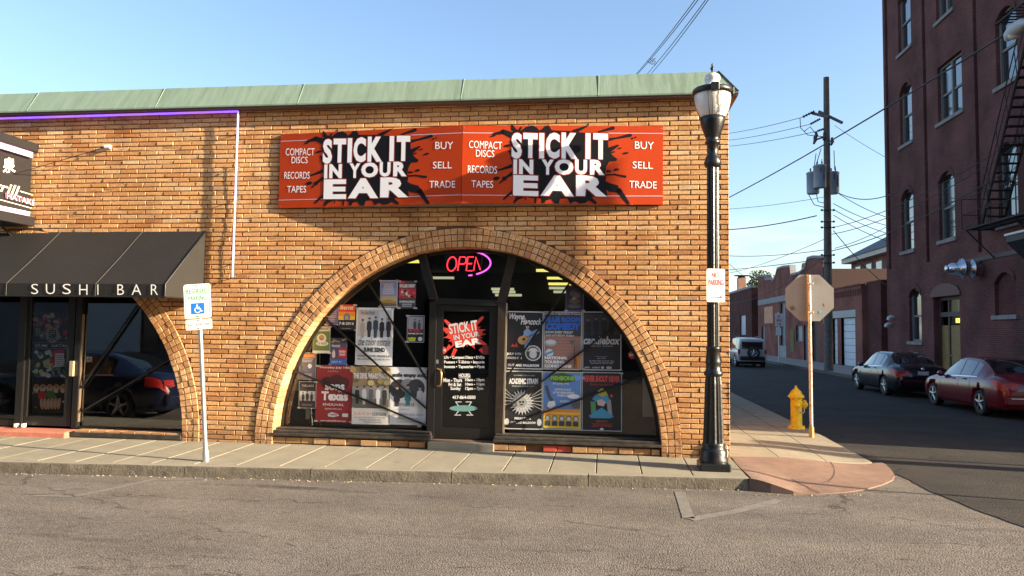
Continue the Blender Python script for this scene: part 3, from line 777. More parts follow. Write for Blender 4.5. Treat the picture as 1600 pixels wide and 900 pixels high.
# broken brick course under the sills
q = MB(); x = -5.2
REDP = mat('red_painted_brick', (.42,.06,.035), .7, var=.2, scale=12)
while x < .82:
    l = random.uniform(.2, .3)
    if not (ML[2].x-.02 < x+l/2 < MR[2].x+.02) and random.random() > .12:
        y0 = random.uniform(-.02, .03)
        red = (-1.0 < x < -.65)
        w_ = MB(); w_.bev(x, min(x+l-.012, .82), y0, .25, .0, .095+random.uniform(-.012, .004), .006); w_.build('base_brick', REDP if red else BRICK, shop)
    x += l
m_ = MB(); m_.bb(-5.2, .83, .05, .26, -.1, .105); m_.build('footing', MORTAR, shop)
# step of the doorway
st = MB(); st.bev(ML[2].x+.02, MR[2].x-.03, -.05, .6, -.06, .10, .012); st.build('door_step', CONC, shop)
# the door
door_b = MB(); dz0, dz1 = .115, ML[1].z-.045; dx0, dx1 = ML[2].x+.06, MR[2].x-.06
YD = YG-.03
dr = MB(); dr.bb(dx0, dx0+.11, YD-.025, YD+.025, dz0, dz1); dr.build('shop_door', BLACKM, shop); drp = bpy.data.objects[[o.name for o in shop.children if o.name.startswith('shop_door')][-1]]
q = MB(); q.bb(dx1-.11, dx1, YD-.025, YD+.025, dz0, dz1); q.bb(dx0+.111, dx1-.111, YD-.024, YD+.024, dz1-.12, dz1); q.bb(dx0+.111, dx1-.111, YD-.024, YD+.024, dz0, dz0+.17)
q.bb(dx0-.05, dx0-.004, YD-.05, YD+.03, dz0-.0, dz1+.02); q.bb(dx1+.004, dx1+.05, YD-.05, YD+.03, dz0, dz1+.02)
q.build('door_frame', BLACKM, drp)
q = MB(); q.add([(dx0+.1, YD, dz0+.16), (dx1-.1, YD, dz0+.16), (dx1-.1, YD, dz1-.11), (dx0+.1, YD, dz1-.11)], [(0,1,2,3)]); q.build('door_glass', GLASS, drp)
BRASS = mat('brass', (.62,.42,.20), .3, metal=.9)
ha = W(688, 578, YD-.03); hb = W(688, 602, YD-.03)
q = MB(); q.tube([(ha.x-.05, YD-.025, ha.z+.02), (ha.x+.02, YD-.08, ha.z), (ha.x+.03, YD-.09, ha.z-.05), (ha.x+.03, YD-.09, hb.z+.05), (ha.x+.02, YD-.08, hb.z), (ha.x-.05, YD-.025, hb.z-.02)], .014, 8); q.build('door_handle', BRASS, drp)
q = MB(); q.bb(ha.x-.07, ha.x-.035, YD-.034, YD-.026, ha.z+.10, ha.z+.16); q.build('lock_plate', STEEL, drp)

# lettering helper on a facade-parallel plane at depth Y, picture coordinates = photograph pixels on that plane
def onplane(Y): 
    return lambda a, b, d: W(a, b, Y)+Vector((0, -d, 0))
WHITE = flatc((.78,.77,.74)); REDI = flatc((.70,.035,.02)); BLKI = flatc((.012,.012,.014))
fD = onplane(YD-.006)
q = MB()
cx, cy = 726, 522
pts = []
random.seed(3)
spikes = [(0,34,-2),(14,30,0),(28,38,0),(45,29,0),(60,33,0),(80,25,0),(95,28,0),(115,26,0),(130,34,0),(150,30,0),(168,35,0),(185,31,0),(200,36,0),(215,28,0),(235,28,0),(250,24,0),(270,26,0),(290,24,0),(310,35,0),(330,30,0),(345,35,0)]
for a_, r_, _ in spikes:
    for da, k in ((-3, .82), (0, 1), (4, .8)):
        t = R(a_+da); pts.append((cx+math.cos(t)*r_*k, cy+math.sin(t)*r_*k*.82))
q.flat(pts[::-1], fD, .001, 0)
for s_ in ((745,505,754,496,6,4),(705,510,696,501,7,4),(700,520,693,513,6,4),(704,540,696,549,7,3),(750,545,756,552,6,4),(712,545,707,556,6,5),(745,535,759,538,6,3)): q.flat(stroke(*s_), fD, .0012, 0)
def dfn(ang):
    ca, sa = math.cos(ang), math.sin(ang)
    return lambda a, b, d: fD(cx+(a-cx)*ca-(b-cy)*sa, cy+(a-cx)*sa+(b-cy)*ca, d)
fr_ = dfn(R(-9))
text(q, 'STICK IT', cx-23, cy-19, cx+22, cy-3, fr_, .003, 1, .03); text(q, 'IN YOUR', cx-18, cy-1, cx+23, cy+7, fr_, .003, 1, .03); text(q, 'EAR', cx-17, cy+9, cx+24, cy+19, fr_, .003, 2, .05)
rows = [('LPs • Compact Discs • DVDs', 694, 757, 556, 562), ('Posters • T-Shirts • Imports', 694, 757, 563.3, 569.3), ('Incense • Tapestries • Pipes', 694, 757, 570.5, 576.5),
        ('HOURS:', 717, 735, 583.5, 589.5), ('Mon - Thurs', 693, 722, 591, 597), ('10am - 10pm', 727, 757, 591, 597), ('Fri & Sat', 701, 721, 598, 603.5), ('10am - 11pm', 727, 757, 598, 603.5),
        ('Sunday', 704, 720, 604.5, 610.5), ('12pm - 7pm', 727, 755, 604.5, 610.5), ('417-864-0500', 707, 743, 618, 623.5)]
for s_, xa, xb, ya, yb in rows:
    w_ = MB(); text(w_, s_, xa, ya, xb, yb, fD, .003, 0, .035); w_.build('lettering_row', WHITE, drp)
q.flat([(717,590.2),(735,590.2),(735,590.8),(717,590.8)], fD, .003, 2)
q.flat(ell(724.5, 638, 22, 4.8, 24), fD, .003, 3)
text(q, 'XTREME CLUB', 708, 635.8, 741, 640.2, fD, .005, 0, .0) if False else None
for s_ in ((718,636,712,628,1.6,1.2),(712,628,721,628,1.4,1.2),(731,636,737,628,1.6,1.2),(737,628,728,628,1.4,1.2),(718,640,712,648,1.6,1.2),(710,648.5,720,648.5,1.4,1.2),(731,640,737,648,1.6,1.2),(729,648.5,739,648.5,1.4,1.2)):
    q.flat(stroke(*s_), fD, .0025, 1)
q.flat(ell(692.5, 547.5, 6, 6, 8, PI/8), fD, .002, 0); text(q, 'BMI', 688.5, 545.5, 696.5, 549.5, fD, .004, 2, .02)
for k, c_ in enumerate((1, 0, 3)): q.flat([(688, 526+k*5), (691.5, 526+k*5), (691.5, 530+k*5), (688, 530+k*5)], fD, .002, c_)
q.flat([(754,540),(764,540),(764,554),(754,554)], fD, .002, 4)
q.build('door_lettering', [flatc((.62,.05,.035)), flatc((.55,.55,.56)), WHITE, flatc((.14,.30,.29)), flatc((.16,.02,.02))], drp)
# red octagon sticker on right window
q = MB(); fS = onplane(YG-.005); q.flat(ell(988, 554.5, 6.8, 6.8, 8, PI/8), fS, .001, 0); text(q, 'BMI', 983.5, 552.5, 992.5, 556.5, fS, .003, 1, .02)
tag(q.build('window_sticker', [flatc((.42,.04,.04)), WHITE]), 'small red octagon sticker alone on the glass at the right end of the arch', 'sticker')

# ------------------------------------------------------------------ posters
def poster(px, label, els, bg_, border=None, name='poster', ang=0.):
    x0, y0, x1, y1 = px; Y = YG-.008
    A = W(x0, y0, Y); B = W(x1, y0, Y); C = W(x1, y1, Y); D = W(x0, y1, Y)
    wd = ((B.x-A.x)+(C.x-D.x))/2; ht = ((A.z-D.z)+(B.z-C.z))/2; cx_ = (A.x+C.x)/2; cz_ = (A.z+C.z)/2
    ang += random.uniform(-.008, .008)
    ca, sa = math.cos(ang), math.sin(ang)
    def fn(u, v, d):
        a = (u-.5)*wd; b = (.5-v)*ht; return Vector((cx_+a*ca-b*sa, Y-d, cz_+a*sa+b*ca))
    root = thing(name, label, 'poster', (cx_, Y, cz_-ht/2), 'gig posters on the record shop windows')
    p = MB(); p.prism([(0,0),(1,0),(1,1),(0,1)], fn, -.001, 0., 0); 
    p.build('paper', flatc(border or bg_), root)
    mats = []; q = MB()
    def mi(c):
        m = flatc(tuple(min(.80, v*1.08) for v in c))
        if m not in mats: mats.append(m)
        return mats.index(m)
    lay = .0012
    bx = .012 if border else 0
    if border: q.flat([(.025,.018),(.975,.018),(.975,.982),(.025,.982)][::-1], fn, lay, mi(bg_))
    for i, e in enumerate(els):
        d = lay*1.4+.0007*(i+1)
        k = e[0]
        if k == 't': text(q, e[1], e[2], e[3], e[4], e[5], fn, d, mi(e[6]), e[7] if len(e) > 7 else .02, e[8] if len(e) > 8 else 0)
        elif k == 'r': q.flat([(e[1],e[2]),(e[3],e[2]),(e[3],e[4]),(e[1],e[4])][::-1], fn, d, mi(e[5]))
        elif k == 'e': q.flat(ell(e[1], e[2], e[3], e[4], 18)[::-1], fn, d, mi(e[5]))
        elif k == 'q': q.flat(e[1][::-1], fn, d, mi(e[2]))
        elif k == 'p':   # printed figure: head, neck, shoulders, trunk, legs
            x, y, s, skin, cloth = e[1:6]
            yb_ = y+(1.7 if len(e) < 7 else e[6])*s; yh_ = min(yb_, y+.55*s)
            q.flat([(x-.17*s,y+.18*s),(x-.06*s,y+.12*s),(x+.06*s,y+.12*s),(x+.17*s,y+.18*s),(x+.19*s,yh_),(x+.13*s,yh_+.02*s),(x+.11*s,yb_),(x-.11*s,yb_),(x-.13*s,yh_+.02*s),(x-.19*s,yh_)][::-1], fn, d, mi(cloth))
            q.flat(ell(x, y+.04*s, .085*s, .11*s*wd/ht*1.1, 12)[::-1], fn, d+.0003, mi(skin))
            q.flat(ell(x, y-.012*s, .09*s, .07*s*wd/ht, 10)[::-1], fn, d+.0005, mi((.03,.025,.02)))
    if q.f: q.build('printing', mats, root)
    for (u_, v_) in ((.02,.015), (.98,.015), (.02,.985), (.98,.985)):
        if random.random() < .7:
            w_ = MB(); r_ = .02+random.random()*.012; w_.flat([(u_-r_/wd, v_-r_*.5/ht), (u_+r_/wd, v_-r_*.4/ht), (u_+r_/wd, v_+r_*.5/ht), (u_-r_/wd, v_+r_*.4/ht)][::-1], fn, .004, 0); w_.build('tape', mat('clear_tape', (.45,.44,.40), .25), root)
    return root
Wt = (.74,.74,.72); Bk = (.02,.02,.022); Gy = (.35,.36,.37); Sk = (.45,.30,.22)
def blur_rows(y, y1, n, c, x0=.12, x1=.88):      # rows of small print
    out = []; h = (y1-y)/n
    for i in range(n):
        ins = random.uniform(0, .12); x = x0+ins; e_ = x1-ins
        while x < e_:
            l = random.uniform(.04, .12); out.append(('r', x, y+i*h, min(x+l, e_), y+i*h+h*.5, c)); x += l+.02
    return out
poster((556,481,614,571), 'large pale grey poster reading JUNE 22ND with five men in dark jackets', 
  [('r', .05,.04,.95,.5,(.42,.46,.50)), ('r', .05,.04,.30,.5,(.50,.47,.43)), ('r',.62,.06,.8,.34,(.55,.62,.68)), ('p',.18,.22,.36,Sk,(.36,.32,.28),.85), ('p',.36,.19,.36,Sk,(.03,.03,.035),.9),('p',.53,.17,.37,Sk,(.04,.05,.07),.95),('p',.70,.2,.36,Sk,(.02,.02,.025),.88),('p',.88,.19,.36,Sk,(.03,.03,.03),.88),
   ('t','the color morale',.08,.52,.94,.66,(.03,.03,.03),.0,.3), ('t','The Color Morale',.12,.05,.5,.12,(.05,.05,.06),0,.3), ('t','JUNE 22ND',.22,.69,.80,.79,(.02,.02,.03),.05), ('t','OUTLAND BALLROOM - SPRINGFIELD, MO',.06,.82,.96,.86,(.1,.1,.12),.03), ('t','6PM | OUTLANDBALLROOM.COM | ETIX',.06,.88,.94,.915,(.12,.12,.14),.02)], (.62,.64,.66), (.75,.75,.74))
poster((494,571,551,660), 'dark red poster headed Thursday July 14th with white blackletter sons of Texas',
  [('t','Thursday July 14th',.06,.02,.92,.065,(.75,.68,.62)), ('t','Outland Ballroom',.3,.09,.6,.115,(.5,.3,.28)), ('e',.3,.3,.16,.10,(.05,.02,.02)),('e',.55,.27,.2,.11,(.06,.02,.02)),('e',.75,.3,.15,.1,(.07,.02,.02)),('e',.45,.36,.3,.07,(.05,.02,.02)),
   ('t','sons',.24,.33,.78,.44,(.70,.67,.66),.04), ('t','of',.6,.43,.72,.47,(.7,.67,.66),.02), ('t','Texas',.15,.46,.88,.62,(.74,.71,.70),.05), ('t','ENDUVAL',.2,.67,.78,.71,(.72,.68,.66),.01), ('t','Euphonic Mourning',.26,.75,.72,.785,(.6,.5,.48)),
   ('q',[(.34,.86),(.45,.82),(.62,.85),(.66,.88),(.5,.91),(.36,.9)],(.55,.53,.53)),('r',.74,.84,.9,.9,(.5,.55,.5)),('t','outland',.40,.845,.6,.875,(.2,.03,.03)), ('t','www.outlandballroom.com',.14,.955,.84,.985,(.7,.6,.56))], (.25,.025,.028), (.30,.05,.05))
poster((551,573,608,663), 'poster with autumn trees and five standing men above JULY 31 in orange',
  [('r',0,0,1,.70,(.33,.24,.13))]+[('e',random.random(),random.uniform(.03,.28),.09,.05,random.choice(((.5,.35,.12),(.28,.2,.1),(.55,.45,.22),(.18,.13,.08)))) for _ in range(26)]+[('r',0,.34,1,.70,(.28,.28,.26)),('r',0,.56,1,.70,(.14,.13,.11)),
   ('t','THE DEVIL WEARS PRADA',.03,.11,.98,.21,(.72,.70,.66),.05),('p',.14,.36,.34,Sk,(.03,.03,.03),.85),('p',.33,.35,.34,Sk,(.6,.6,.6),.9),('p',.52,.35,.34,Sk,(.12,.12,.13),.95),('p',.71,.35,.34,Sk,(.68,.68,.67),.9),('p',.89,.36,.34,Sk,(.04,.04,.04),.88),
   ('r',0,.72,1,1,(.66,.63,.58)),('t','JULY 31',.06,.79,.52,.85,(.65,.26,.10),.01),('t','OUTLAND BALLROOM',.56,.79,.94,.85,(.15,.15,.15),.03),('t','405 SOUTH AVE, SPRINGFIELD, MO 65806',.07,.87,.93,.895,(.3,.28,.27)),('t','DOORS 7:00 SHOW 8:00',.2,.91,.8,.935,(.25,.2,.2)),('t','TICKETS $15.00',.32,.95,.82,.975,(.2,.2,.2))], (.30,.25,.18), (.7,.68,.64))
poster((609,574,666,664), 'white poster headed smile empty soul with three people in a dark smudge',
  [('e',.25,.38,.26,.17,(.04,.04,.045)),('e',.5,.32,.22,.12,(.25,.25,.26)),('e',.72,.36,.24,.16,(.05,.05,.06)),('p',.2,.34,.46,Sk,(.04,.04,.045),.75),('p',.5,.32,.46,(.5,.33,.26),(.05,.22,.26),.75),('p',.83,.34,.46,(.42,.32,.27),(.50,.50,.51),1.5),
   ('t','smile empty soul',.06,.1,.97,.19,(.03,.03,.035),.05),('t','PRIMAL FEAR',.2,.62,.68,.68,(.12,.1,.1),.0,.3),('t','www.smileemptysoul.com',.18,.72,.55,.74,(.2,.2,.2),.02),('t','SATURDAY JULY 16TH',.12,.8,.92,.85,(.3,.3,.31)),('t','OUTLAND BALLROOM',.2,.87,.8,.91,(.35,.35,.35)),('t','DOORS 7PM  TICKETS $12',.2,.935,.8,.96,(.4,.4,.4))], (.66,.66,.66), (.74,.74,.73))
poster((594,438,621,480), 'small blue to yellow sunset poster, left of the pair high in the left window',
  [('r',.05,.05,.95,.3,(.16,.17,.36)),('r',.05,.3,.95,.6,(.2,.24,.40)),('r',.05,.6,.95,.78,(.40,.30,.14)),('r',.05,.78,.95,.96,(.13,.10,.05)),('q',[(.05,.78),(.5,.7),(.95,.8),(.95,.86),(.05,.84)],(.3,.2,.05)),('t','PHOENIX RISING',.2,.12,.8,.17,(.55,.45,.25),.03)]+blur_rows(.2,.55,5,(.50,.50,.58)), (.2,.22,.4), (.62,.64,.66))
poster((623,439,650,482), 'small red, white and black roller derby poster high in the left window',
  [('r',0,0,.35,.1,(.5,.02,.03)),('t','ROLLER DERBY',.05,.12,.96,.24,(.66,.6,.6),.05),('r',0,.28,1,.62,(.45,.03,.04))]+[('e',random.uniform(.1,.9),random.uniform(.32,.58),.08,.05,random.choice((Bk,(.6,.5,.5),(.5,.1,.1)))) for _ in range(14)]+[('t','VS SPRINGFIELD',.05,.72,.95,.79,(.66,.66,.66),.03)]+blur_rows(.83,.97,2,(.4,.5,.52)), (.07,.06,.07))
poster((636,493,663,535), 'small black poster with red title and yellow footer, close to the door frame',
  [('r',.06,.05,.94,.5,(.26,.27,.29)),('p',.45,.16,.5,(.2,.18,.17),(.05,.05,.06),1.0),('p',.7,.2,.5,(.2,.18,.17),(.06,.06,.07),.9),('t','AFTER 7',.08,.5,.92,.61,(.6,.03,.03),.05),('t','Saturday, July 16th',.08,.64,.92,.71,(.72,.72,.72),.04),('t','action',.08,.8,.52,.89,(.55,.65,.05),.05),('r',.12,.9,.5,.95,(.5,.6,.1)),('e',.78,.87,.13,.08,(.6,.6,.6))], Bk, (.55,.56,.57))
poster((529,476,555,516), 'orange, yellow and red Bernz poster reading 7-8-2016 over black',
  [('r',0,0,1,.28,(.62,.06,.03)),('r',0,.28,1,.45,(.75,.25,.03)),('r',0,.45,1,.62,(.8,.5,.05)),('e',.5,.5,.2,.17,(.10,.18,.34)),('e',.5,.52,.11,.1,(.45,.3,.15)),('r',0,.6,1,1,(.015,.015,.018)),('t','Bernz',.1,.03,.9,.2,(.85,.6,.35),.04),('t','7-8-2016',.05,.68,.94,.79,(.74,.74,.74),.02)]+blur_rows(.92,.96,1,(.4,.4,.4)), (.7,.2,.03))
poster((510,481,529,508), 'small faded purple poster half hidden behind the orange one', blur_rows(.1,.85,7,(.50,.40,.52))+[('r',.05,.5,.95,.53,(.5,.35,.2))], (.16,.14,.28), (.42,.40,.48))
poster((489,510,516,552), 'small green poster with a white oval emblem',
  [('r',0,0,1,.18,(.55,.56,.46)),('e',.5,.44,.28,.17,(.60,.58,.48)),('e',.5,.42,.14,.10,(.28,.15,.08)),('e',.5,.40,.07,.05,(.45,.30,.15)),('e',.55,.64,.36,.09,(.62,.62,.55)),('t','ST PATS',.28,.6,.8,.68,(.12,.16,.06),.03),('r',0,.9,1,1,(.58,.60,.52)),('t','SHAMROCK',.1,.05,.9,.12,(.2,.22,.12),.03)], (.12,.20,.05), (.5,.55,.40))
poster((516,528,542,570), 'small red and navy poster with a white singer figure and blue foot',
  [('r',0,0,1,.2,(.04,.04,.07)),('r',0,.2,.55,.75,(.06,.07,.14)),('r',.5,.35,1,.75,(.42,.03,.04)),('t','TRAILER',.08,.26,.6,.34,(.6,.6,.6),.04),('t','RHONDA',.55,.46,.94,.55,(.7,.6,.6),.04),('t','VINCENT',.55,.58,.94,.66,(.7,.6,.6),.04),('p',.22,.42,.5,(.6,.45,.35),(.62,.5,.45),.65),('r',0,.8,1,1,(.05,.13,.38)),('t','JULY 21',.1,.86,.7,.93,(.5,.55,.65),.03)]+[('e',random.uniform(.1,.9),random.uniform(.05,.18),.07,.03,(.35,.28,.08)) for _ in range(7)], (.08,.08,.15), (.5,.5,.55))
poster((467,551,494,593), 'small dark grey poster with orange title and pale disc beside the brick reveal',
  [('r',.05,.05,.95,.2,(.42,.14,.04)),('t','TOTAL CHAOS',.1,.07,.9,.16,(.62,.3,.08),.05),('e',.62,.5,.14,.09,(.50,.52,.55)),('e',.4,.62,.2,.12,(.10,.11,.13)),('e',.35,.45,.2,.1,(.12,.10,.10))]+blur_rows(.22,.38,3,(.42,.40,.42))+blur_rows(.78,.94,3,(.35,.3,.3)), (.10,.10,.12), (.36,.36,.38))
poster((467,596,494,638), 'lowest small black and grey poster with three standing figures beside the brick reveal',
  [('r',.05,.36,.95,.72,(.34,.35,.36)),('t','THE LACS',.15,.12,.85,.2,(.45,.45,.46),.02),('p',.25,.42,.42,(.2,.18,.17),(.03,.03,.03),.72),('p',.5,.38,.46,(.2,.18,.17),(.025,.025,.025),.72),('p',.75,.42,.42,(.2,.18,.17),(.03,.03,.03),.72)]+blur_rows(.84,.92,2,(.25,.25,.25)), (.03,.03,.032), (.48,.5,.5))
poster((789.5,486.6,849,577), 'black poster with white script Wayne Hancock and a man in blue shirt with guitar',
  [('t','Wayne',.1,.04,.5,.17,(.70,.70,.72),.02,.3),('t','Hancock',.4,.12,.95,.23,(.70,.70,.72),.02,.3),('p',.58,.24,.56,Sk,(.20,.36,.60),.85),('q',[(.38,.46),(.5,.40),(.85,.30),(.9,.36),(.7,.46),(.6,.52)],(.20,.36,.60)),('e',.46,.5,.13,.075,(.50,.28,.12)),('e',.53,.46,.09,.055,(.55,.32,.14)),('q',[(.53,.44),(.82,.37),(.83,.385),(.54,.47)],(.3,.18,.08)),('e',.49,.485,.04,.025,(.05,.03,.02)),
   ('q',[(.15,.62),(.2,.56),(.25,.6),(.3,.54),(.35,.62)],(.4,.06,.05)),('e',.74,.72,.21,.135,(.58,.58,.6)),('e',.74,.72,.18,.115,(.06,.06,.07)),('e',.74,.74,.10,.07,(.55,.55,.56)),('r',.58,.675,.9,.69,(.62,.62,.63)),('e',.74,.665,.11,.035,(.62,.62,.63)),('t','JULY 11TH',.05,.72,.45,.77,(.7,.7,.7),.05),('t','DOORS 8PM',.05,.79,.45,.83,(.7,.7,.7),.05),('t','OUTLAND BALLROOM',.08,.91,.9,.955,(.74,.74,.74),.06)], (.022,.022,.025), (.62,.63,.64))
poster((850,487,909,578), 'poster with blue BLUE ROOM COMEDY title over a painted brick wall',
  [('r',.02,.44,.98,.98,(.36,.19,.15))]+[('r',.02,.44+i*.055,.98,.444+i*.055,(.22,.11,.09)) for i in range(10)]+[('r',.02,.02,.98,.42,(.05,.05,.06)),('t','Billiards of Springfield Presents',.03,.025,.97,.06,(.6,.6,.62),.02),('t','BLUE ROOM',.04,.09,.97,.18,(.03,.14,.55),.07),('t','COMEDY',.04,.19,.97,.32,(.03,.14,.55),.08),('t','SHOW EVERY FRIDAY',.03,.335,.78,.38,(.60,.58,.56),.03,.3),('t','AND SATURDAY 8:30pm',.03,.395,.8,.44,(.60,.58,.56),.03,.3),
   ('e',.18,.54,.16,.06,(.35,.40,.42)),('e',.18,.525,.13,.035,(.55,.58,.6)),('e',.15,.71,.11,.065,(.55,.6,.62)),('q',[(.05,.72),(.25,.67),(.26,.70),(.06,.75)],(.05,.3,.6)),('e',.76,.52,.05,.03,(.12,.12,.13)),('q',[(.78,.53),(.96,.59),(.95,.61),(.76,.55)],(.2,.2,.2)),('r',.80,.6,.82,.98,(.08,.06,.05)),('q',[(.86,.76),(.98,.76),(.96,.96),(.88,.96)],(.5,.2,.04)),
   ('t','NATIONAL',.03,.77,.64,.825,(.76,.76,.76),.07),('t','TOURING',.03,.84,.55,.895,(.76,.76,.76),.07),('t','COMEDIANS',.03,.91,.74,.965,(.76,.76,.76),.07)], (.3,.16,.12), (.55,.58,.6))
poster((910,487,971,579), 'almost black poster with silver script candlebox and four faint standing figures',
  [('r',.04,.04,.96,.4,(.035,.04,.045)),('p',.15,.12,.42,(.12,.11,.11),(.02,.02,.025),.9),('p',.35,.1,.42,(.12,.11,.11),(.022,.022,.025),.9),('p',.55,.1,.42,(.12,.11,.11),(.02,.02,.022),.9),('p',.75,.12,.42,(.12,.11,.11),(.02,.02,.022),.9),('t','candlebox',.03,.42,.97,.56,(.50,.52,.53),.03,.25),('t','OPEN DOORS   HOPES BURNED',.22,.575,.8,.6,(.25,.26,.27)),('r',.33,.76,.64,.765,(.25,.26,.27)),('t','JULY 10TH',.38,.785,.6,.81,(.4,.41,.42),.02)]+blur_rows(.83,.9,3,(.26,.27,.28),.1,.9)+[('t','etix',.06,.93,.2,.965,(.42,.44,.45),.02),('t','outland',.25,.93,.45,.965,(.42,.44,.45),.02),('e',.52,.95,.04,.02,(.42,.44,.45)),('r',.62,.93,.75,.97,(.35,.37,.38))], (.018,.021,.025), (.46,.48,.50))
def sun_rays(cx_, cy_, r0, r1, n, c, asp):
    return [('q', [(cx_+math.cos(a)*r0, cy_+math.sin(a)*r0*asp), (cx_+math.cos(a+.10)*r1, cy_+math.sin(a+.10)*r1*asp), (cx_+math.cos(a+.16)*r0, cy_+math.sin(a+.16)*r0*asp)][::-1], c) for a in [2*PI*i/n for i in range(n)]]
poster((788,579.5,848,671), 'black and white poster with a ragged round flower face between cobwebs',
  [('t','ACADEMIC STRAIN',.12,.13,.88,.23,(.70,.70,.70),.05),('t','SUMMER TOUR 2016',.25,.07,.8,.09,(.4,.4,.4)),('t','FRIDAY, JUNE 24TH',.2,.255,.82,.28,(.5,.5,.5)),('e',.46,.54,.25,.17,(.42,.42,.42))]+sun_rays(.46,.54,.24,.34,22,(.62,.62,.62),.66)+sun_rays(.46,.54,.14,.25,16,(.70,.70,.70),.66)+[('e',.46,.54,.13,.085,(.3,.3,.3)),('e',.42,.53,.03,.018,Bk),('e',.50,.53,.03,.018,Bk),('e',.46,.575,.045,.012,Bk)]+
  [('q',[(.98,.3+.07*i),(.72,.42+.03*i),(.72,.427+.03*i),(.98,.31+.07*i)],(.4,.4,.4)) for i in range(6)]+[('q',[(.02,.3+.07*i),(.2,.42+.03*i),(.2,.427+.03*i),(.02,.31+.07*i)],(.4,.4,.4)) for i in range(6)]+
  [('t','FRIDAY JULY 8',.28,.79,.7,.84,(.65,.65,.65),.05),('t','OUTLAND BALLROOM',.18,.86,.82,.9,(.6,.6,.6),.04),('e',.08,.87,.06,.06,(.45,.45,.45)),('e',.92,.87,.06,.06,(.45,.45,.45))], (.02,.02,.022), (.6,.6,.6))
poster((848.5,581,908,672), 'blue sky poster with green FISHBONE title and yellow crowd along its foot',
  [('r',.02,.02,.98,.66,(.11,.23,.52)),('e',.7,.1,.4,.05,(.18,.32,.6)),('q',[(.2,.06),(.5,.02),(.8,.06),(.85,.16),(.5,.2),(.18,.16)],(.05,.10,.03)),('t','FISHBONE',.2,.07,.82,.15,(.22,.45,.10),.06),('t','SAT JUNE 17TH',.25,.19,.68,.23,(.6,.6,.6),.04),('t','JETBOB BAILEY',.3,.29,.75,.33,(.62,.62,.62),.04),('t','& THE SPRINGFIELD',.26,.34,.82,.38,(.62,.62,.62),.04),('t','FAMOUS',.38,.39,.68,.43,(.62,.62,.62),.04),('t','8:00PM',.45,.49,.7,.53,(.6,.6,.6),.04),
   ('q',[(.05,.25),(.12,.24),(.2,.42),(.3,.5),(.24,.54),(.14,.45)],(.08,.08,.09)),('q',[(.14,.52),(.3,.5),(.34,.58),(.2,.64),(.1,.6)],(.62,.62,.6)),('e',.8,.42,.16,.04,(.7,.7,.7)),('q',[(.75,.55),(.98,.5),(.98,.62),(.8,.63)],(.1,.09,.1)),('r',.02,.64,.98,.76,(.62,.24,.04)),('r',.02,.7,.98,.73,(.7,.45,.06)),('r',.02,.76,.98,.97,(.62,.42,.03))]+
   [e for k in range(5) for e in (('e',.13+.185*k,.80,.075,.05,(.12,.11,.11)),('e',.13+.185*k,.805,.05,.035,(.5,.48,.45)),('r',.06+.185*k,.85,.2+.185*k,.93,(.05,.05,.06)))], (.1,.2,.5), (.5,.52,.4))
poster((909,581.5,972,674), 'black poster with red NEVER SHOUT NEVER title and a blue winged figure',
  [('t','NEVER SHOUT NEVER',.05,.06,.95,.17,(.55,.07,.07),.05),('t','Summer on the Lake',.2,.185,.8,.23,(.36,.05,.05),.0,.3),('q',[(.4,.32),(.5,.27),(.6,.32),(.66,.4),(.5,.44),(.36,.4)],(.45,.40,.06)),('q',[(.26,.46),(.36,.36),(.5,.42),(.64,.38),(.72,.5),(.5,.56)],(.06,.26,.46)),('q',[(.38,.48),(.5,.46),(.6,.5),(.55,.58),(.4,.56)],(.5,.4,.4)),('q',[(.22,.5),(.34,.5),(.37,.74),(.24,.7)],(.08,.24,.12)),('q',[(.62,.5),(.72,.46),(.76,.72),(.66,.74)],(.28,.27,.27)),('q',[(.18,.74),(.5,.60),(.8,.75),(.7,.78),(.22,.78)],(.05,.25,.42)),('e',.74,.4,.03,.03,(.5,.06,.05)),
   ('t','JUNE 20TH',.36,.82,.64,.85,(.5,.07,.06),.04)]+blur_rows(.87,.93,3,(.42,.06,.05),.2,.8)+[('e',.5,.96,.05,.018,(.6,.6,.6))], (.018,.018,.02), (.36,.36,.37))
poster((884,447,912,486), 'small dark purple poster alone high in the right window',
  [('e',.4,.3,.2,.12,(.10,.08,.14)),('e',.6,.38,.2,.12,(.14,.10,.10)),('e',.5,.6,.3,.12,(.12,.09,.07)),('e',.45,.5,.1,.06,(.3,.25,.2))]+blur_rows(.75,.9,3,(.22,.2,.2)), (.035,.03,.05), (.20,.20,.25))

# things stacked inside the right window and left corner
q = MB(); A = W(974, 600, .75); B = W(1032, 690, .75); q.bb(A.x, B.x+.2, .75, 1.3, .2, A.z)
cab = tag(q.build('wood_cabinet', mat('brown_plywood', (.20,.10,.05), .6, var=.2, scale=5)), 'brown wooden cabinet inside the right corner of the shop window', 'cabinet')
A = W(1004, 585, .6); B = W(1030, 652, .6)
q = MB(); q.bb(A.x, B.x, .60, .607, B.z, A.z); tag(q.build('paper_sheet', flatc((.6,.56,.5))), 'blank whitish paper sheet leaning in the right corner of the window', 'paper')
q = MB(); A = W(452, 610, .5); B = W(468, 560, .5); q.prism([(A.x-.02, A.z), (B.x, A.z), (B.x, B.z+.1)], lambda a, b, d: (a, d, b), .5, .52); tag(q.build('white_board', flatc((.55,.52,.48))), 'pale triangle of white board in the left corner of the shop window', 'board')
q = MB(); A = W(503, 520, .42); q.tube([(W(499,506,.42)), (W(500,600,.42)), (W(501,678,.42))], .012, 6); q.bb(W(497,0,.42).x, W(503,0,.42).x, .40, .44, W(500,655,.42).z, W(500,640,.42).z)
tag(q.build('hanging_blind_cord', flatc((.62,.58,.45))), 'pale cord hanging in front of the red poster in the left window', 'cord')

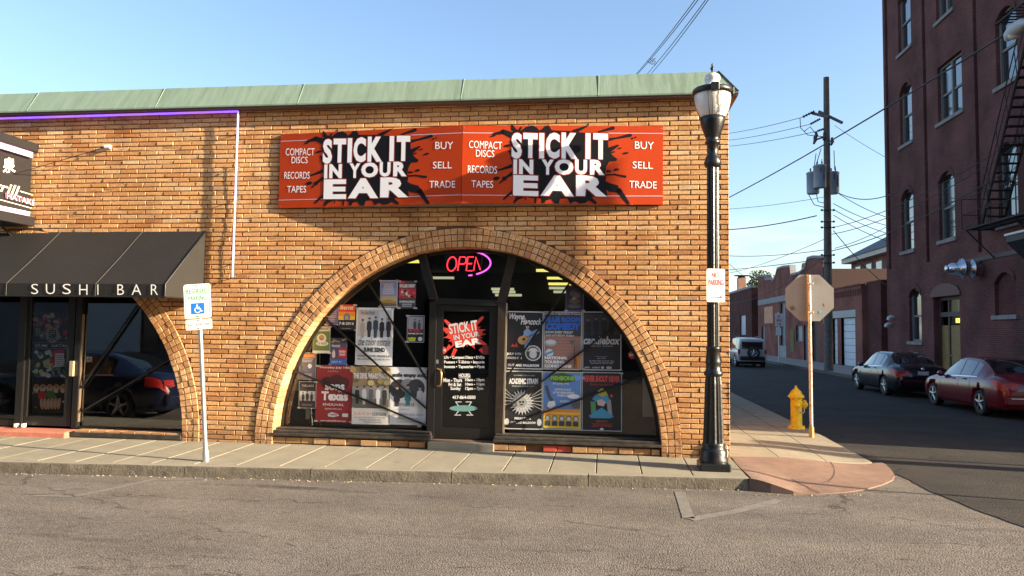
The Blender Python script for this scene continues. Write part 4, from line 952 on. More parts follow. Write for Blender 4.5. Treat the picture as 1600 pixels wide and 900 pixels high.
# ------------------------------------------------------------------ neon OPEN sign
NR = mat('red_neon', (.9,.05,.05), .4, emit=(1,.03,.05), es=.85); NM = mat('magenta_neon', (.8,.2,.8), .4, emit=(.80,.10,.72), es=.62)
NO = mat('unlit_neon', (.25,.12,.14), .5)
oY = YG+.10
ns_ = thing('neon_open_sign', 'lit red neon OPEN sign with magenta arc hanging above the shop door', 'neon sign', tuple(W(730, 432, oY)))
def ntube(pts, mt_, r_=.010, name='neon_letter', par=ns_, Y=oY):
    P = [W(x, y, Y) for x, y in pts]; q = MB(); q.tube(P, r_, 8); return q.build(name, mt_, par)
ntube([(706+7.2*math.cos(t)+1.2*math.sin(-t), 412.5+11*math.sin(t)) for t in [2*PI*i/20 for i in range(21)]], NR)
ntube([(715,423),(718.5,401.5),(726,401.5),(728.5,404),(728,410),(725,412.5),(717.5,412.5)], NR)
ntube([(740,401.5),(731,401.5),(728.5,423),(738,423)], NR); ntube([(730,412),(737.5,412)], NR)
ntube([(740,423),(743.5,401.5),(750.5,421.5)], NR); ntube([(751,423),(753.5,401.5)], NO, .005)
ntube([(726+40.5*math.cos(t), 411+19.5*math.sin(t)) for t in [-1.6+.1*i for i in range(0, 28)]], NM, .013, 'neon_arc')
ntube([(732,430.5),(738,430)], NM, .012, 'neon_arc')
q = MB(); A = W(712, 410, oY+.04); B = W(745, 410, oY+.04); q.bb(A.x, B.x, oY+.03, oY+.05, A.z-.01, A.z+.01); q.tube([W(712,410,oY+.04), W(710,386,oY+.04)], .003, 5); q.tube([W(745,410,oY+.04), W(747,386,oY+.04)], .003, 5); q.build('neon_frame', BLACKM, ns_)

# ------------------------------------------------------------------ the big sign
SGR = mat('sign_red_orange', (.43,.042,.005), .55, var=.09, scale=1.4, spec=.2, dirt=((.34,.04,.008), 2.2, .6)); SGB = mat('sign_black', (.007,.007,.009), .5, spec=.2)
SGW = mat('sign_lettering_white', (.88,.88,.89), .4); SGL = mat('sign_lilac_line', (.50,.42,.52), .4); SGO = mat('sign_outline_red', (.30,.03,.012), .4); SGE = mat('sign_edge_metal', (.35,.33,.31), .5, metal=.5)
PX = -2.17; PY = -.31
PNL = [((-5.21, -.035), (PX-.004, PY)), ((PX+.004, PY), (.86, -.035))]; ZB, ZTp = 3.735, 4.935
def sign_panel(P0, P1, label):
    A = Vector((*P0, 0)); B = Vector((*P1, 0)); L_ = (B-A).length; t = (B-A)/L_; nrm = Vector((t.y, -t.x, 0))
    def fn(x, y, d):
        u = (x-108)/1405.; top = 152-62*u; bot = 728-28*u; v = (y-top)/(bot-top)
        p = A+t*(u*L_); return Vector((p.x+nrm.x*d, p.y+nrm.y*d, ZTp-(ZTp-ZB)*v))
    root = thing('shop_sign', label, 'sign', (A.x, A.y, ZB), 'two canted halves of the record shop sign')
    q = MB(); q.add([A+Vector((0,0,ZB)), B+Vector((0,0,ZB)), B+Vector((0,0,ZTp)), A+Vector((0,0,ZTp)),
                     A-nrm*.03+Vector((0,0,ZB)), B-nrm*.03+Vector((0,0,ZB)), B-nrm*.03+Vector((0,0,ZTp)), A-nrm*.03+Vector((0,0,ZTp))],
                    [(0,1,2,3), (7,6,5,4), (4,5,1,0), (3,2,6,7), (0,3,7,4), (1,5,6,2)])
    q.build('sign_board', SGR, root)
    q = MB()
    # wedge cheeks closing the box to the wall
    for z in (ZB+.0, ZTp-.0):
        zz = z+(.006 if z == ZB else -.006)
        q.add([(A.x, A.y+.02, zz), (B.x, B.y+.02, zz), (B.x, -.01, zz), (A.x, -.01, zz)], [(0,1,2,3)])
    q.build('sign_box', SGE, root)
    q = MB()
    for ln in ([(110,204),(330,196),(330,201),(110,209)], [(1130,160),(1513,145),(1513,151),(1130,166)], [(108,664),(465,656),(465,661),(108,669)], [(1125,641),(1513,630),(1513,636),(1125,647)]):
        q = MB(); q.flat(ln[::-1], fn, .0015, 0); q.build('pinstripe', SGL, root)
    q = MB()
    body = [(452,195),(478,160),(520,172),(560,140),(600,128),(628,140),(650,165),(672,150),(690,126),(720,128),(735,158),(790,160),(850,158),(900,162),(960,168),(1060,170),(1128,190),(1135,280),(1160,330),(1195,358),(1190,375),(1140,380),(1120,420),(1112,470),(1120,500),(1115,530),(1150,548),(1200,560),(1210,590),(1180,612),(1120,600),(1130,640),(1040,650),(990,668),(980,700),(940,708),(905,690),(870,710),(850,672),(800,675),(790,712),(760,712),(735,680),(700,690),(690,710),(670,712),(668,680),(640,672),(600,676),(560,668),(510,690),(480,716),(470,712),(490,668),(468,640),(470,600),(462,560),(470,500),(468,440),(440,345),(430,325),(470,318),(440,260),(455,225)]
    q.prism(body[::-1], fn, .001, .0025, 0)
    for s_ in ((470,215,395,185,50,34),(400,188,325,207,30,16),(480,178,455,135,30,16),(505,175,520,150,12,14),(890,165,980,118,34,12),(1060,158,1165,122,10,26),(1120,218,1180,200,26,14),(1175,203,1285,172,12,26),(1125,300,1200,255,44,14),(1100,486,1180,478,14,10),(1170,478,1252,492,10,18),(1120,455,1150,455,20,12),
               (1140,580,1205,600,60,40),(1200,590,1272,695,42,22),(990,655,1045,698,34,20),(470,435,380,470,30,12),(385,468,282,498,14,6),(476,490,420,525,34,14),(430,520,375,570,18,10),(475,625,420,672,20,14),(425,668,405,690,14,12),(628,670,626,708,16,12),(560,672,556,690,10,8)): q.flat(stroke(*s_)[::-1], fn, .0032, 0)
    for e in ((1300,196,8,8),(1322,187,8,6),(1212,276,14,6),(1253,312,22,8),(1165,308,18,6),(1188,441,20,10),(425,289,28,9),(352,536,24,14),(408,536,18,16),(322,222,22,6),(458,165,8,10),(880,688,9,8),(988,685,9,7),(442,515,14,8)): q.flat(ell(*e, 12, -.25)[::-1], fn, .003, 0)
    q.build('paint_splat', SGB, root)
    q = MB(); o_ = MB()
    big = [('S',455,190,528,385),('T',538,188,637,376),('I',650,185,684,376),('C',696,178,792,374),('K',806,174,918,371),('I',974,170,1008,368),('T',1028,168,1130,366),
           ('I',470,390,495,500),('N',510,388,609,498),('Y',668,383,752,496),('O',760,376,890,493),('U',902,374,985,488),('R',1006,372,1108,486),('E',470,507,647,660),('A',662,500,895,655),('R',910,494,1125,650)]
    for ch, xa, ya, xb, yb in big:
        bd = .055 if ch in 'IK' else .05
        if ya > 490: bd = .05
        if ch == 'I':
            q.flat([(xa,ya),(xb,ya),(xb,yb),(xa,yb)][::-1], fn, .0062, 0); o_.flat([(xa-6,ya-6),(xb+6,ya-6),(xb+6,yb+6),(xa-6,yb+6)][::-1], fn, .0045, 0); continue
        text(q, ch, xa, ya, xb, yb, fn, .0062, 0, bd); text(o_, ch, xa-6, ya-6, xb+6, yb+6, fn, .0045, 0, bd+.02)
    o_.build('letter_outline', SGO, root); q.build('big_lettering', SGW, root)
    q = MB()
    for s_, xa, ya, xb, yb in (('COMPACT',155,262,388,318),('DISCS',205,328,335,380),('RECORDS',150,446,355,501),('TAPES',176,556,330,608),('BUY',1318,218,1450,275),('SELL',1303,373,1443,427),('TRADE',1280,523,1470,577)):
        q = MB(); text(q, s_, xa, ya, xb, yb, fn, .0045, 0, .0); q.build('small_lettering', SGW, root)
    q = MB()
    for (x, y) in ((270,148),(620,133),(1000,118),(1350,100),(125,718),(500,722),(900,712),(1300,706),(120,170),(1500,110)):
        q.flat(ell(x, y, 3.5, 3.5, 6)[::-1], fn, .002, 0)
    q.build('rivet', SGE, root)
sign_panel(*PNL[0], 'left half of the red STICK IT IN YOUR EAR sign, the darker one')
sign_panel(*PNL[1], 'right half of the red STICK IT IN YOUR EAR sign, the brighter one')

# ------------------------------------------------------------------ purple neon outline on the sushi bar part
PNEON = mat('violet_neon', (.55,.35,.9), .35, emit=(.22,.06,.9), es=.45); PNEON2 = mat('pale_violet_neon', (.78,.62,.85), .35, emit=(.6,.3,.8), es=.06)
yn = -.10
nt_ = thing('neon_outline_tube', 'long violet neon tube running under the green eave and down the brick wall', 'neon tube', (-6, yn, 2.6))
q = MB(); q.tube([W(-60, 187, yn), W(372, 174, yn)], .019, 8); q.build('top_tube', PNEON, nt_)
q = MB(); q.tube([W(372, 174, yn), W(369, 260, yn), W(363, 433, yn)], .017, 8); q.build('side_tube', PNEON2, nt_)
q = MB()
for py in (205, 260, 310, 365, 410, 432):
    p = W(372-(py-174)*.035, py, yn); q.tube([p, (p.x, 0, p.z)], .008, 6)
for px in (40, 130, 220, 310): p = W(px, 184-px*.03, yn); q.tube([p, (p.x, 0, p.z)], .008, 6)
q.build('standoff', STEEL, nt_)
q = MB(); p = W(363, 433, yn); q.tube([(p.x, p.y+.05, p.z+1.9), (p.x+.03, p.y+.06, p.z+1.2), (p.x-.02, p.y+.055, p.z+.6), (p.x+.01, p.y+.05, p.z+.02), (p.x, p.y+.02, p.z-.03)], .006, 6); q.build('cable', BLACKM, nt_)
# wall bracket + guy wire
p = W(168, 229, -.05)
gb = thing('wall_bracket', 'small white bracket on the brick with a thin guy wire to the left', 'bracket', tuple(p))
q = MB(); q.bev(p.x-.06, p.x+.05, -.07, 0, p.z-.03, p.z+.03, .01); q.build('bracket_plate', SIGNW, gb)
q = MB(); q.tube([p, W(57, 262, -.3), W(-80, 300, -.75)], .006, 6); q.build('guy_wire', BLACKM, gb)

# ------------------------------------------------------------------ blade sign of the grill (stands out from the wall)
BX = -9.60
SBK = mat('blade_black', (.014,.013,.014), .45)
bl = thing('blade_sign', 'black box sign with white lettering and pink neon at the left edge', 'sign', (BX-.2, -1.2, 3.5))
z0, z1 = 3.62, 4.72
q = MB(); q.bb(BX-.5, BX, -2.4, -.04, z0, z1); q.build('sign_cabinet', SBK, bl)
q = MB(); q.bev(BX-.56, BX+.10, -2.45, -.02, z1-.0, z1+.14, .01); q.bev(BX-.56, BX+.10, -2.45, -.02, z0-.16, z0, .01); q.build('sign_rim', SBK, bl)
LIL = mat('lilac_panel', (.42,.30,.48), .5)
q = MB(); q.bb(BX+.002, BX+.05, -2.4, -.08, z1-.085, z1-.002); q.bb(BX+.002, BX+.05, -2.4, -.08, z0+.002, z0+.075); q.build('neon_tray', LIL, bl)
PK = mat('pale_pink_neon', (.85,.70,.85), .35, emit=(.9,.55,.9), es=.18)
q = MB(); q.tube([(BX+.07, -2.4, z1-.10), (BX+.07, -.12, z1-.10)], .017, 8); q.tube([(BX+.07, -2.4, z0+.06), (BX+.07, -.12, z0+.06)], .017, 8); q.build('border_neon', PK, bl)
fB = lambda a, b, d: T(a, b, BX+.003)+Vector((d, 0, 0))
q = MB()
A = T(2, 240, BX); B = T(26, 272, BX)
text(q, '泉', 4, 246, 24, 270, fB, .004, 0, .02)
# cursive grill and rule, drawn as box text then sheared by the sight plane
def fsl(a, b, d): return T(a, b+(a)*.27, BX+.003)+Vector((d, 0, 0))
text(q, 'grill', -14, 283, 31, 304, fsl, .004, 1, .01, .3)
q.flat([(31,289.5),(51,290.5),(51,291.7),(31,291)], fsl, .004, 1); q.flat([(-40,311.5),(50,311.5),(50,312.6),(-40,312.6)], fsl, .004, 1)
q.build('sign_lettering', [WHITE, flatc((.74,.68,.50))], bl)
q = MB(); text(q, 'HATAKE', 6, 299, 50, 307.5, fsl, .03, 0, .01); text(q, 'HATAKE', 7, 299.6, 51, 308.1, fsl, .05, 1, -.012); q.build('neon_lettering', [flatc((.30,.10,.12)), PK], bl)
q = MB(); q.tube([(BX-.3, -.3, z0-.15), (BX-.3, 0, z0-.35)], .02, 6); q.tube([(BX-.3, -1.6, z0-.15), (BX-.3, 0, z0-.75)], .02, 6); q.build('sign_strut', BLACKM, bl)

# ------------------------------------------------------------------ awning
AWM = mat('black_awning_canvas', (.0085,.0075,.0065), .75, var=.2, scale=3, bump=.003)
AX = -6.45; AF = -1.06; ZA = 3.37; ZF = 2.44; ZV = 2.25; AXL = -13.4
aw = thing('shop_awning', 'black canvas awning lettered SUSHI BAR over the left storefront', 'awning', (AX-3, -.5, ZV))
q = MB(); 
cols = [AX-i*.97 for i in range(8)]
vs = []
for i, x in enumerate(cols):
    for j in range(5):
        t = j/4; sag = math.sin(t*PI)*.025
        vs.append((x, 0+AF*t, ZA+(ZF-ZA)*t-sag*(1 if 0 < i < 7 else .4)))
fs = [(i*5+j, i*5+j+1, (i+1)*5+j+1, (i+1)*5+j) for i in range(7) for j in range(4)]
q.add(vs, fs, 0, True)
q.add([(x, AF+.001, ZF) for x in cols]+[(x, AF+(.01 if i % 2 else 0), ZV) for i, x in enumerate(cols)], [(i, i+1, 9+i, 8+i) for i in range(7)], 0, False)
q.build('canopy', AWM, aw)
q = MB(); q.add([(AX, -.01, ZA), (AX, AF, ZF), (AX, AF, ZV), (AX, -.01, ZV)], [(0,1,2,3)]); q.build('side_panel', mat('awning_side', (.015,.013,.0105), .75, var=.15, scale=3), aw)
SEAM = mat('awning_seam', (.10,.09,.08), .7)
for px in (1, 2.2, 3.35, 4.5, 5.7):
    pass
for (pxa, pxb) in ((95, 14), (223, 155)):
    A = W(pxa, 362, 0); 
    x = A.x; q = MB(); q.tube([(x, -.0, ZA+.004), (x, AF*.5, (ZA+ZF)/2-.008), (x, AF-.006, ZF+.002), (x, AF-.006, ZV)], .003, 5); q.build('awning_seam', SEAM, aw)
q = MB(); q.tube([(AX, 0, ZA), (AX, AF, ZF), (AX, AF, ZV+.01)], .012, 6); q.tube([(AX, AF, ZV), (AXL, AF, ZV)], .012, 6); q.tube([(AX, AF, ZV), (AX, 0, ZV)], .012, 6); q.build('awning_frame', BLACKM, aw)
q = MB(); fA = lambda a, b, d: W(a, b, AF-.008)+Vector((0,-d,0))
q = None
for ch, xa, xb in (('S',49,60),('U',72,86),('S',98,111),('H',124,137),('I',152.5,154),('B',183.5,194),('A',206,221),('R',236,247)):
    q = MB()
    if ch == 'I': q.flat([(xa,444.5),(xb,444.5),(xb,460.5),(xa,460.5)], fA, .004, 0)
    else: text(q, ch, xa, 443.6+(0 if xa < 100 else .8), xb, 459.5+(0 if xa < 100 else 1.2), fA, .004, 0, -.008)
    q.build('awning_letter', WHITE, aw)

# ------------------------------------------------------------------ left storefront
a1 = ARC[1]
SILL2 = W(200, 668, REC).z
mxl = [W(119, 470, REC-.03), W(119, 683, REC-.03)]
pane(W(130, 600, REC).x, a1[0]+a1[1]+.02, lambda x: SILL2, 'window_pane', None, GLASS2, a1, REC)
pane(-12.6, W(30, 600, REC).x, lambda x: .12, 'window_pane', lambda x: 2.6, GLASS, a1, REC)
def vbar(px, wd, mt_, z0=.1, z1=2.75, dp=.09, nm='mullion', Y=REC-.03): 
    x = W(px, 600, Y).x; q = MB(); q.bb(x-wd/2, x+wd/2, Y-dp/2, Y+dp/2, z0, z1); return q.build(nm, mt_, shop)
vbar(121, .10, BLACKM); vbar(125.5, .018, mat('bright_trim', (.45,.34,.23), .4, metal=.8), .2, 2.0, .05, 'mullion_bead'); vbar(34, .14, BLACKM)
x = W(128, 600, REC).x; q = MB(); q.bb(x, a1[0]+a1[1], REC-.05, REC+.03, SILL2-.05, SILL2+.0); q.bb(x, a1[0]+a1[1]-1.0, REC-.05, REC+.03, 2.52, 2.62); q.build('window_frame', BLACKM, shop)
q = MB(); q.bev(x-.06, a1[0]+a1[1]-.01, -.03, REC, SILL2-.13, SILL2-.055, .008); q.build('window_sill', WOODB, shop)
for pts in ([(215,477),(127,606)], [(266,562),(127,643)]):
    bar([W(*pts[0], REC-.05), W(*pts[1], REC-.05)], .028, .03, 'diagonal_brace', BLACKM)
q = MB(); n = 50
for i in range(n):
    A = arch_pt(a1, PI*i/n, 0); B = arch_pt(a1, PI*(i+1)/n, 0); C = arch_pt(a1, PI*(i+1)/n, -.04); D = arch_pt(a1, PI*i/n, -.04)
    q.add([(A[0], REC-.03, A[1]), (B[0], REC-.03, B[1]), (C[0], REC-.03, C[1]), (D[0], REC-.03, D[1])], [(3,2,1,0)])
q.build('arch_frame', BLACKM, shop)
# low brick course below that window
x0_ = W(107, 685, 0).x; x = x0_
for row in range(2):
    x = x0_+row*.1
    while x < a1[0]+a1[1]-.02:
        l = .26+random.uniform(-.02, .03)
        w_ = MB(); w_.bev(x, min(x+l-.012, a1[0]+a1[1]-.01), random.uniform(-.01, .015), .2, -.03+row*.07, .032+row*.07+random.uniform(-.008, 0), .005); w_.build('base_brick', BRICK, shop)
        x += l
m_ = MB(); m_.bb(x0_, a1[0]+a1[1], .03, REC+.05, -.1, SILL2-.1); m_.build('footing', MORTAR, shop)
# white notice on the glass
q = MB(); fS2 = onplane(REC-.005)
for k, s_ in enumerate(('IZUMI', 'HATAKE', 'SUSHI', 'GRILL')): text(q, s_, 135, 557.5+k*2.2, 144, 559+k*2.2, fS2, .002, 0, .01)
tag(q.build('window_notice', flatc((.5,.52,.55))), 'tiny white lettering on the sushi bar window', 'notice')
# sushi bar door with food pictures
sd_ = MB(); xa, xb = W(38, 600, REC-.03).x, W(114, 600, REC-.03).x; YS = REC-.03
sd_.bb(xa, xa+.09, YS-.025, YS+.025, .12, 2.45); sdo = sd_.build('sushi_door', BLACKM, shop)
q = MB(); q.bb(xb-.13, xb, YS-.025, YS+.025, .12, 2.45); q.bb(xa+.09, xb-.13, YS-.024, YS+.024, 2.3, 2.45); q.bb(xa+.09, xb-.13, YS-.024, YS+.024, .12, .26); q.bb(xa-.1, xb+.1, YS-.05, YS+.05, 2.47, 2.6)
q.build('door_frame', BLACKM, sdo)
q = MB(); q.tube([(xa+.01, YS-.035, .15), (xa+.01, YS-.035, 1.85)], .011, 6); q.build('door_edge', mat('bright_trim', (.5,.4,.3)), sdo)
q = MB(); q.add([(xa+.08, YS, .25), (xb-.12, YS, .25), (xb-.12, YS, 2.32), (xa+.08, YS, 2.32)], [(0,1,2,3)]); q.build('door_glass', GLASS, sdo)
q = MB(); A = W(109, 564, YS-.08); B = W(114.5, 588, YS-.08); q.bev(A.x, B.x, YS-.09, YS-.05, B.z, A.z, .006); q.bb(A.x+.01, B.x-.02, YS-.05, YS-.02, B.z+.03, B.z+.05); q.bb(A.x+.01, B.x-.02, YS-.05, YS-.02, A.z-.05, A.z-.03); q.build('door_handle', mat('pale_brass', (.75,.62,.42), .35, metal=.6), sdo)
fP = onplane(YS+.012)
fp = thing('food_poster', 'tall picture of sushi, rolls and flowers filling the sushi bar door', 'poster', tuple(W(81, 648, YS+.012)))
q = MB(); q.flat([(51,487),(111,487),(109,646),(50,646)][::-1], fP, 0, 0); q.build('paper', flatc((.025,.022,.022)), fp)
random.seed(11)
q = MB(); pal = [(.62,.60,.52),(.70,.22,.05),(.58,.03,.04),(.08,.22,.04),(.62,.36,.24),(.25,.25,.22),(.60,.55,.20),(.35,.45,.50)]; mats = [flatc(c) for c in pal]+[WHITE, BLKI, flatc((.40,.40,.38))]
k = 0
def blob(x, y, rx, ry, c, rot=0):
    global k; k += 1; q.flat([(a, b) for a, b in ell(x, y, rx, ry, 10, rot)][::-1], fP, .0015+.00003*k, c)
for _ in range(34): blob(random.uniform(55,108), random.uniform(492,530), random.uniform(2,5), random.uniform(2,5), random.choice((0,0,2,3,4,5,10)), random.random()*3)
for _ in range(30): blob(random.uniform(54,80), random.uniform(550,588), random.uniform(2,5), random.uniform(2,5), random.choice((0,0,3,3,0,6)), random.random()*3)
for _ in range(22): blob(random.uniform(80,108), random.uniform(560,590), random.uniform(2,5), random.uniform(2,4), random.choice((0,5,2,0,7,3)), random.random()*3)
for x_ in range(5): blob(57+x_*10.5, 606, 5, 6, 0, 0); blob(57+x_*10.5, 604, 3.8, 3.6, 1); blob(57+x_*10.5-1, 611, 4, 3, 0, .5)
for _ in range(26): blob(random.uniform(52,106), random.uniform(600,640), random.uniform(1,2.2), random.uniform(1,2.2), random.choice((7,5,3,0)))
blob(66,618,7,7.5,2); blob(65,617,4,4,2); blob(79,616,8,6,3); blob(83,621,6,4,3)
for x_ in range(6): blob(65.5+x_*5.4, 631, 3.0, 9.0, 4, .05*(x_-2)); blob(65.5+x_*5.4-1.2, 629, .7, 6.5, 0)
k += 5
q.flat([(52,536),(111,536),(111,544.5),(52,544.5)][::-1], fP, .0040, 9); q.flat([(52,535.3),(111,535.3),(111,536),(52,536)][::-1], fP, .0042, 10); q.flat([(52,544.5),(111,544.5),(111,545.2),(52,545.2)][::-1], fP, .0042, 10)
text(q, 'IZUMI   HATAKE', 55, 538, 110, 542.5, fP, .005, 8, .01)
q.flat(ell(82.5, 523.5, 11, 12, 24)[::-1], fP, .0045, 10); text(q, '泉', 75, 514, 90, 533, fP, .0055, 9, .01)
q.flat([(84,547),(101,546),(99.5,572.5),(82.5,573.5)][::-1], fP, .005, 8); q.flat([(84,547),(101,546),(100.7,552),(83.7,553)][::-1], fP, .0055, 2); q.flat([(83.6,553),(87,553),(86,572),(82.8,572)][::-1], fP, .0055, 2)
for r_ in range(6):
    q.flat([(88,555+r_*3),(99.5,554.6+r_*3),(99.5,556+r_*3),(88,556.4+r_*3)][::-1], fP, .0058, 5)
q.build('printing', mats, fp)
# second door further left, dark
q = MB(); x2 = W(30, 600, REC).x
q.bb(-12.7, x2, REC-.05, REC+.03, .1, .2); q.build('door_rail', BLACKM, shop)
q = MB()
for px in (22.5, 36.5): p = W(px, 666, 0); 
q.build('x', BLACKM) if False else None
for px in (25.5, 37): 
    p = W(px, 664.5, .15); q = MB(); q.bb(p.x-.022, p.x+.022, .12, .18, p.z-.03, p.z+.03); q.build('door_stop', SIGNW, shop)
q = MB(); A = W(105, 676, -.1); q.bev(-13, A.x-.02, -.12, REC+.02, -.06, .075, .02); q.build('red_step', REDPAINT, shop)
# brick ends of the pier stay covered by the wall

# ================================================================== STREET FURNITURE
# reserved parking sign, leaning
def plate(mbx, fn, w_, h_, r_, d, mi): 
    pts = []
    for (cx_, cy_, a0_) in ((w_/2-r_, h_/2-r_, 0), (-w_/2+r_, h_/2-r_, 90), (-w_/2+r_, -h_/2+r_, 180), (w_/2-r_, -h_/2+r_, 270)):
        for k_ in range(5): a = R(a0_+22.5*k_); pts.append((cx_+r_*math.cos(a), cy_+r_*math.sin(a)))
    mbx.prism(pts, fn, d-.002, d, mi)
b0 = G(322, 722, -.045); top = W(310, 446, b0.y)
rs = thing('reserved_parking_sign', 'leaning galvanised post with green RESERVED PARKING wheelchair sign and fine plate', 'parking sign', tuple(b0))
axis = (top-b0).normalized(); side_ = Vector((0,1,0)).cross(axis).normalized(); 
q = MB(); q.tube([b0-axis*.03, b0+axis*(top-b0).length], .03, 12); q.build('post', STEEL, rs)
q = MB(); q.tube([b0-axis*.03, b0+axis*.17], .042, 12); q.build('post_sleeve', STEEL, rs)
cpl = W(310.8, 470.5, b0.y)-axis*0; yaw_ = R(6)
def fnR(cp):
    def f(a, b, d): return cp+side_*a*1.0+axis*b+Vector((0, -.036-d, 0))+Vector((0, a*.22, 0))
    return f
hh = (W(310,444,b0.y)-W(312,497,b0.y)).length; ww = (W(329,470,b0.y)-W(292,470,b0.y)).length
GRN = flatc((.02,.30,.13)); BLUE = flatc((.01,.14,.52)); f1 = fnR(cpl)
q = MB(); plate(q, f1, ww, hh, .03, 0, 0); q.build('sign_plate', SIGNW, rs)
q = MB()
def outline(mbx, fn, w_, h_, r_, t, d, mi):
    o_, i_ = [], []
    for (sx, sy, a0_) in ((1,1,0), (-1,1,90), (-1,-1,180), (1,-1,270)):
        for k_ in range(5):
            a = R(a0_+22.5*k_); cx_, cy_ = sx*(w_/2-r_), sy*(h_/2-r_)
            o_.append((cx_+r_*math.cos(a), cy_+r_*math.sin(a))); i_.append((cx_+(r_-t)*math.cos(a), cy_+(r_-t)*math.sin(a)))
    n_ = len(o_)
    for i in range(n_): mbx.flat([o_[i], o_[(i+1)%n_], i_[(i+1)%n_], i_[i]], fn, d, mi)
outline(q, f1, ww-.03, hh-.03, .025, .008, .0015, 0)
text(q, 'RESERVED', -ww*.40, hh*.36, ww*.40, hh*.22, f1, .002, 0, .012); text(q, 'PARKING', -ww*.34, hh*.15, ww*.34, hh*.02, f1, .002, 0, .012)
bw = ww*.5; q.flat([(-bw/2, -hh*.06), (-bw/2, -hh*.38), (bw/2, -hh*.38), (bw/2, -hh*.06)], f1, .002, 1)
def fsym(a, b, d): return f1(a, b, d)
cxs, cys = 0, -hh*.22; u = bw/2
q.flat(ell(cxs-.08*u, cys+.52*u, .13*u, .13*u, 10), f1, .003, 2)
for s_ in ((-.08,.4,-.05,-.05,.16,.16),(-.05,-.02,.38,-.05,.15,.15),(.36,-.02,.55,-.48,.15,.15),(.5,-.48,.72,-.42,.12,.12),(-.08,.22,.3,.2,.1,.1)): q.flat(stroke(cxs+s_[0]*u, cys+s_[1]*u, cxs+s_[2]*u, cys+s_[3]*u, s_[4]*u, s_[5]*u), f1, .003, 2)
for i in range(14):
    a = R(120+i*17); b = R(120+(i+1)*17)
    q.flat([(cxs-.02*u+math.cos(t)*rr*u, cys-.22*u+math.sin(t)*rr*u) for t, rr in ((a,.36),(b,.36),(b,.48),(a,.48))][::-1], f1, .003, 2)
q.build('sign_lettering', [GRN, BLUE, WHITE], rs)
cp2 = W(313, 507, b0.y); f2 = fnR(cp2); h2 = hh*.30; w2 = ww*.98
q = MB(); plate(q, f2, w2, h2, .02, 0, 0); q.build('fine_plate', SIGNW, rs)
q = MB(); outline(q, f2, w2-.02, h2-.02, .02, .005, .0015, 0); text(q, '$50 - $300 FINE', -w2*.42, h2*.14, w2*.42, -h2*.16, f2, .002, 0, .0); q.build('fine_lettering', flatc((.12,.13,.12)), rs)
q = MB()
for f_, (x, y) in ((f1, (0, hh*.43)), (f1, (0, -hh*.44)), (f2, (0, h2*.36)), (f2, (0, -h2*.36))): 
    q.prism(ell(x, y, .008, .008, 6), f_, 0, .008, 0)
q.build('bolt', STEEL, rs)

# street lamp
LX, LY = 1.485, -.77; LZ = -.035
lp = thing('street_lamp', 'tall black fluted lamp post with milky acorn globe at the shop corner', 'street lamp', (LX, LY, LZ))
q = MB(); q.bev(LX-.205, LX+.205, LY-.205, LY+.205, LZ-.01, LZ+.10, .02); q.build('plinth', POLEB, lp)
q = MB(); q.lathe((LX, LY, LZ), [(.19,.10),(.195,.14),(.18,.17),(.185,.24),(.165,.28),(.15,.30),(.16,.33),(.145,.36)], 28); q.build('base_moulding', POLEB, lp)
q = MB(); q.lathe((LX, LY, LZ), [(.145,.36),(.14,.42),(.125,.8),(.115,1.15),(.105,1.26)], 32, .09); q.build('fluted_base', POLEB, lp)
q = MB(); q.lathe((LX, LY, LZ), [(.105,1.26),(.125,1.28),(.13,1.31),(.105,1.34),(.10,1.42),(.11,1.44),(.105,1.47),(.09,1.62),(.10,1.63),(.10,1.66),(.082,1.67)], 28); q.build('collar', POLEB, lp)
q = MB(); q.lathe((LX, LY, LZ), [(.084,1.67),(.078,4.40)], 32, .10); q.build('shaft', POLEB, lp)
q = MB(); q.lathe((LX, LY, LZ), [(.08,4.38),(.11,4.40),(.118,4.45),(.10,4.52),(.075,4.56),(.078,4.70),(.105,4.72),(.105,4.75),(.08,4.77),(.10,4.81),(.15,4.95),(.168,5.03),(.172,5.09),(.15,5.10)], 28); q.build('capital', POLEB, lp)
GLB = mat('milky_globe', (.80,.76,.68), .25, var=.08, scale=6, spec=.6, coat=.4); GLB.node_tree.nodes['Principled BSDF'].inputs['Subsurface Weight'].default_value = .35; GLB.node_tree.nodes['Principled BSDF'].inputs['Subsurface Radius'].default_value = (.1,.09,.07)
def lz(py): return W(1113, py, LY).z
prof = [(.15, lz(186)), (.19, lz(178)), (.225, lz(168)), (.24, lz(158)), (.245, lz(150)), (.235, lz(146))]
zr = lz(146)
zb_ = lz(184)
k5 = zb_-5.09-LZ
# move the capital to the measured globe foot by stretching the shaft
for o in lp.children:
    if o.name.startswith('capital'): o.location.z += k5
    if o.name.startswith('shaft'):
        for v in o.data.vertices:
            if v.co.z > 3: v.co.z += k5
q = MB(); q.lathe((LX, LY, 0), [(.155, lz(185)), (.19, lz(180)), (.222, lz(172)), (.242, lz(162)), (.25, lz(153)), (.25, lz(145))], 32); q.build('globe', GLB, lp)
q = MB(); q.lathe((LX, LY, 0), [(.185, lz(142)), (.182, lz(138)), (.17, lz(135.5)), (.12, lz(133)), (.095, lz(130)), (.10, lz(127)), (.112, lz(123)), (.102, lz(119)), (.07, lz(116)), (.03, lz(114.8))], 32); q.build('globe_cap', GLB, lp)
q = MB(); q.lathe((LX, LY, 0), [(.25, lz(149)), (.278, lz(149)), (.275, lz(141.5)), (.26, lz(139.8)), (.19, lz(139.5)), (.19, lz(142))], 32)
q.bev(LX-.055, LX+.055, LY-.29, LY-.24, lz(150), lz(138), .008); q.bev(LX+.235, LX+.29, LY-.055, LY+.055, lz(150), lz(138), .008); q.build('ring_band', POLEB, lp)
q = MB()
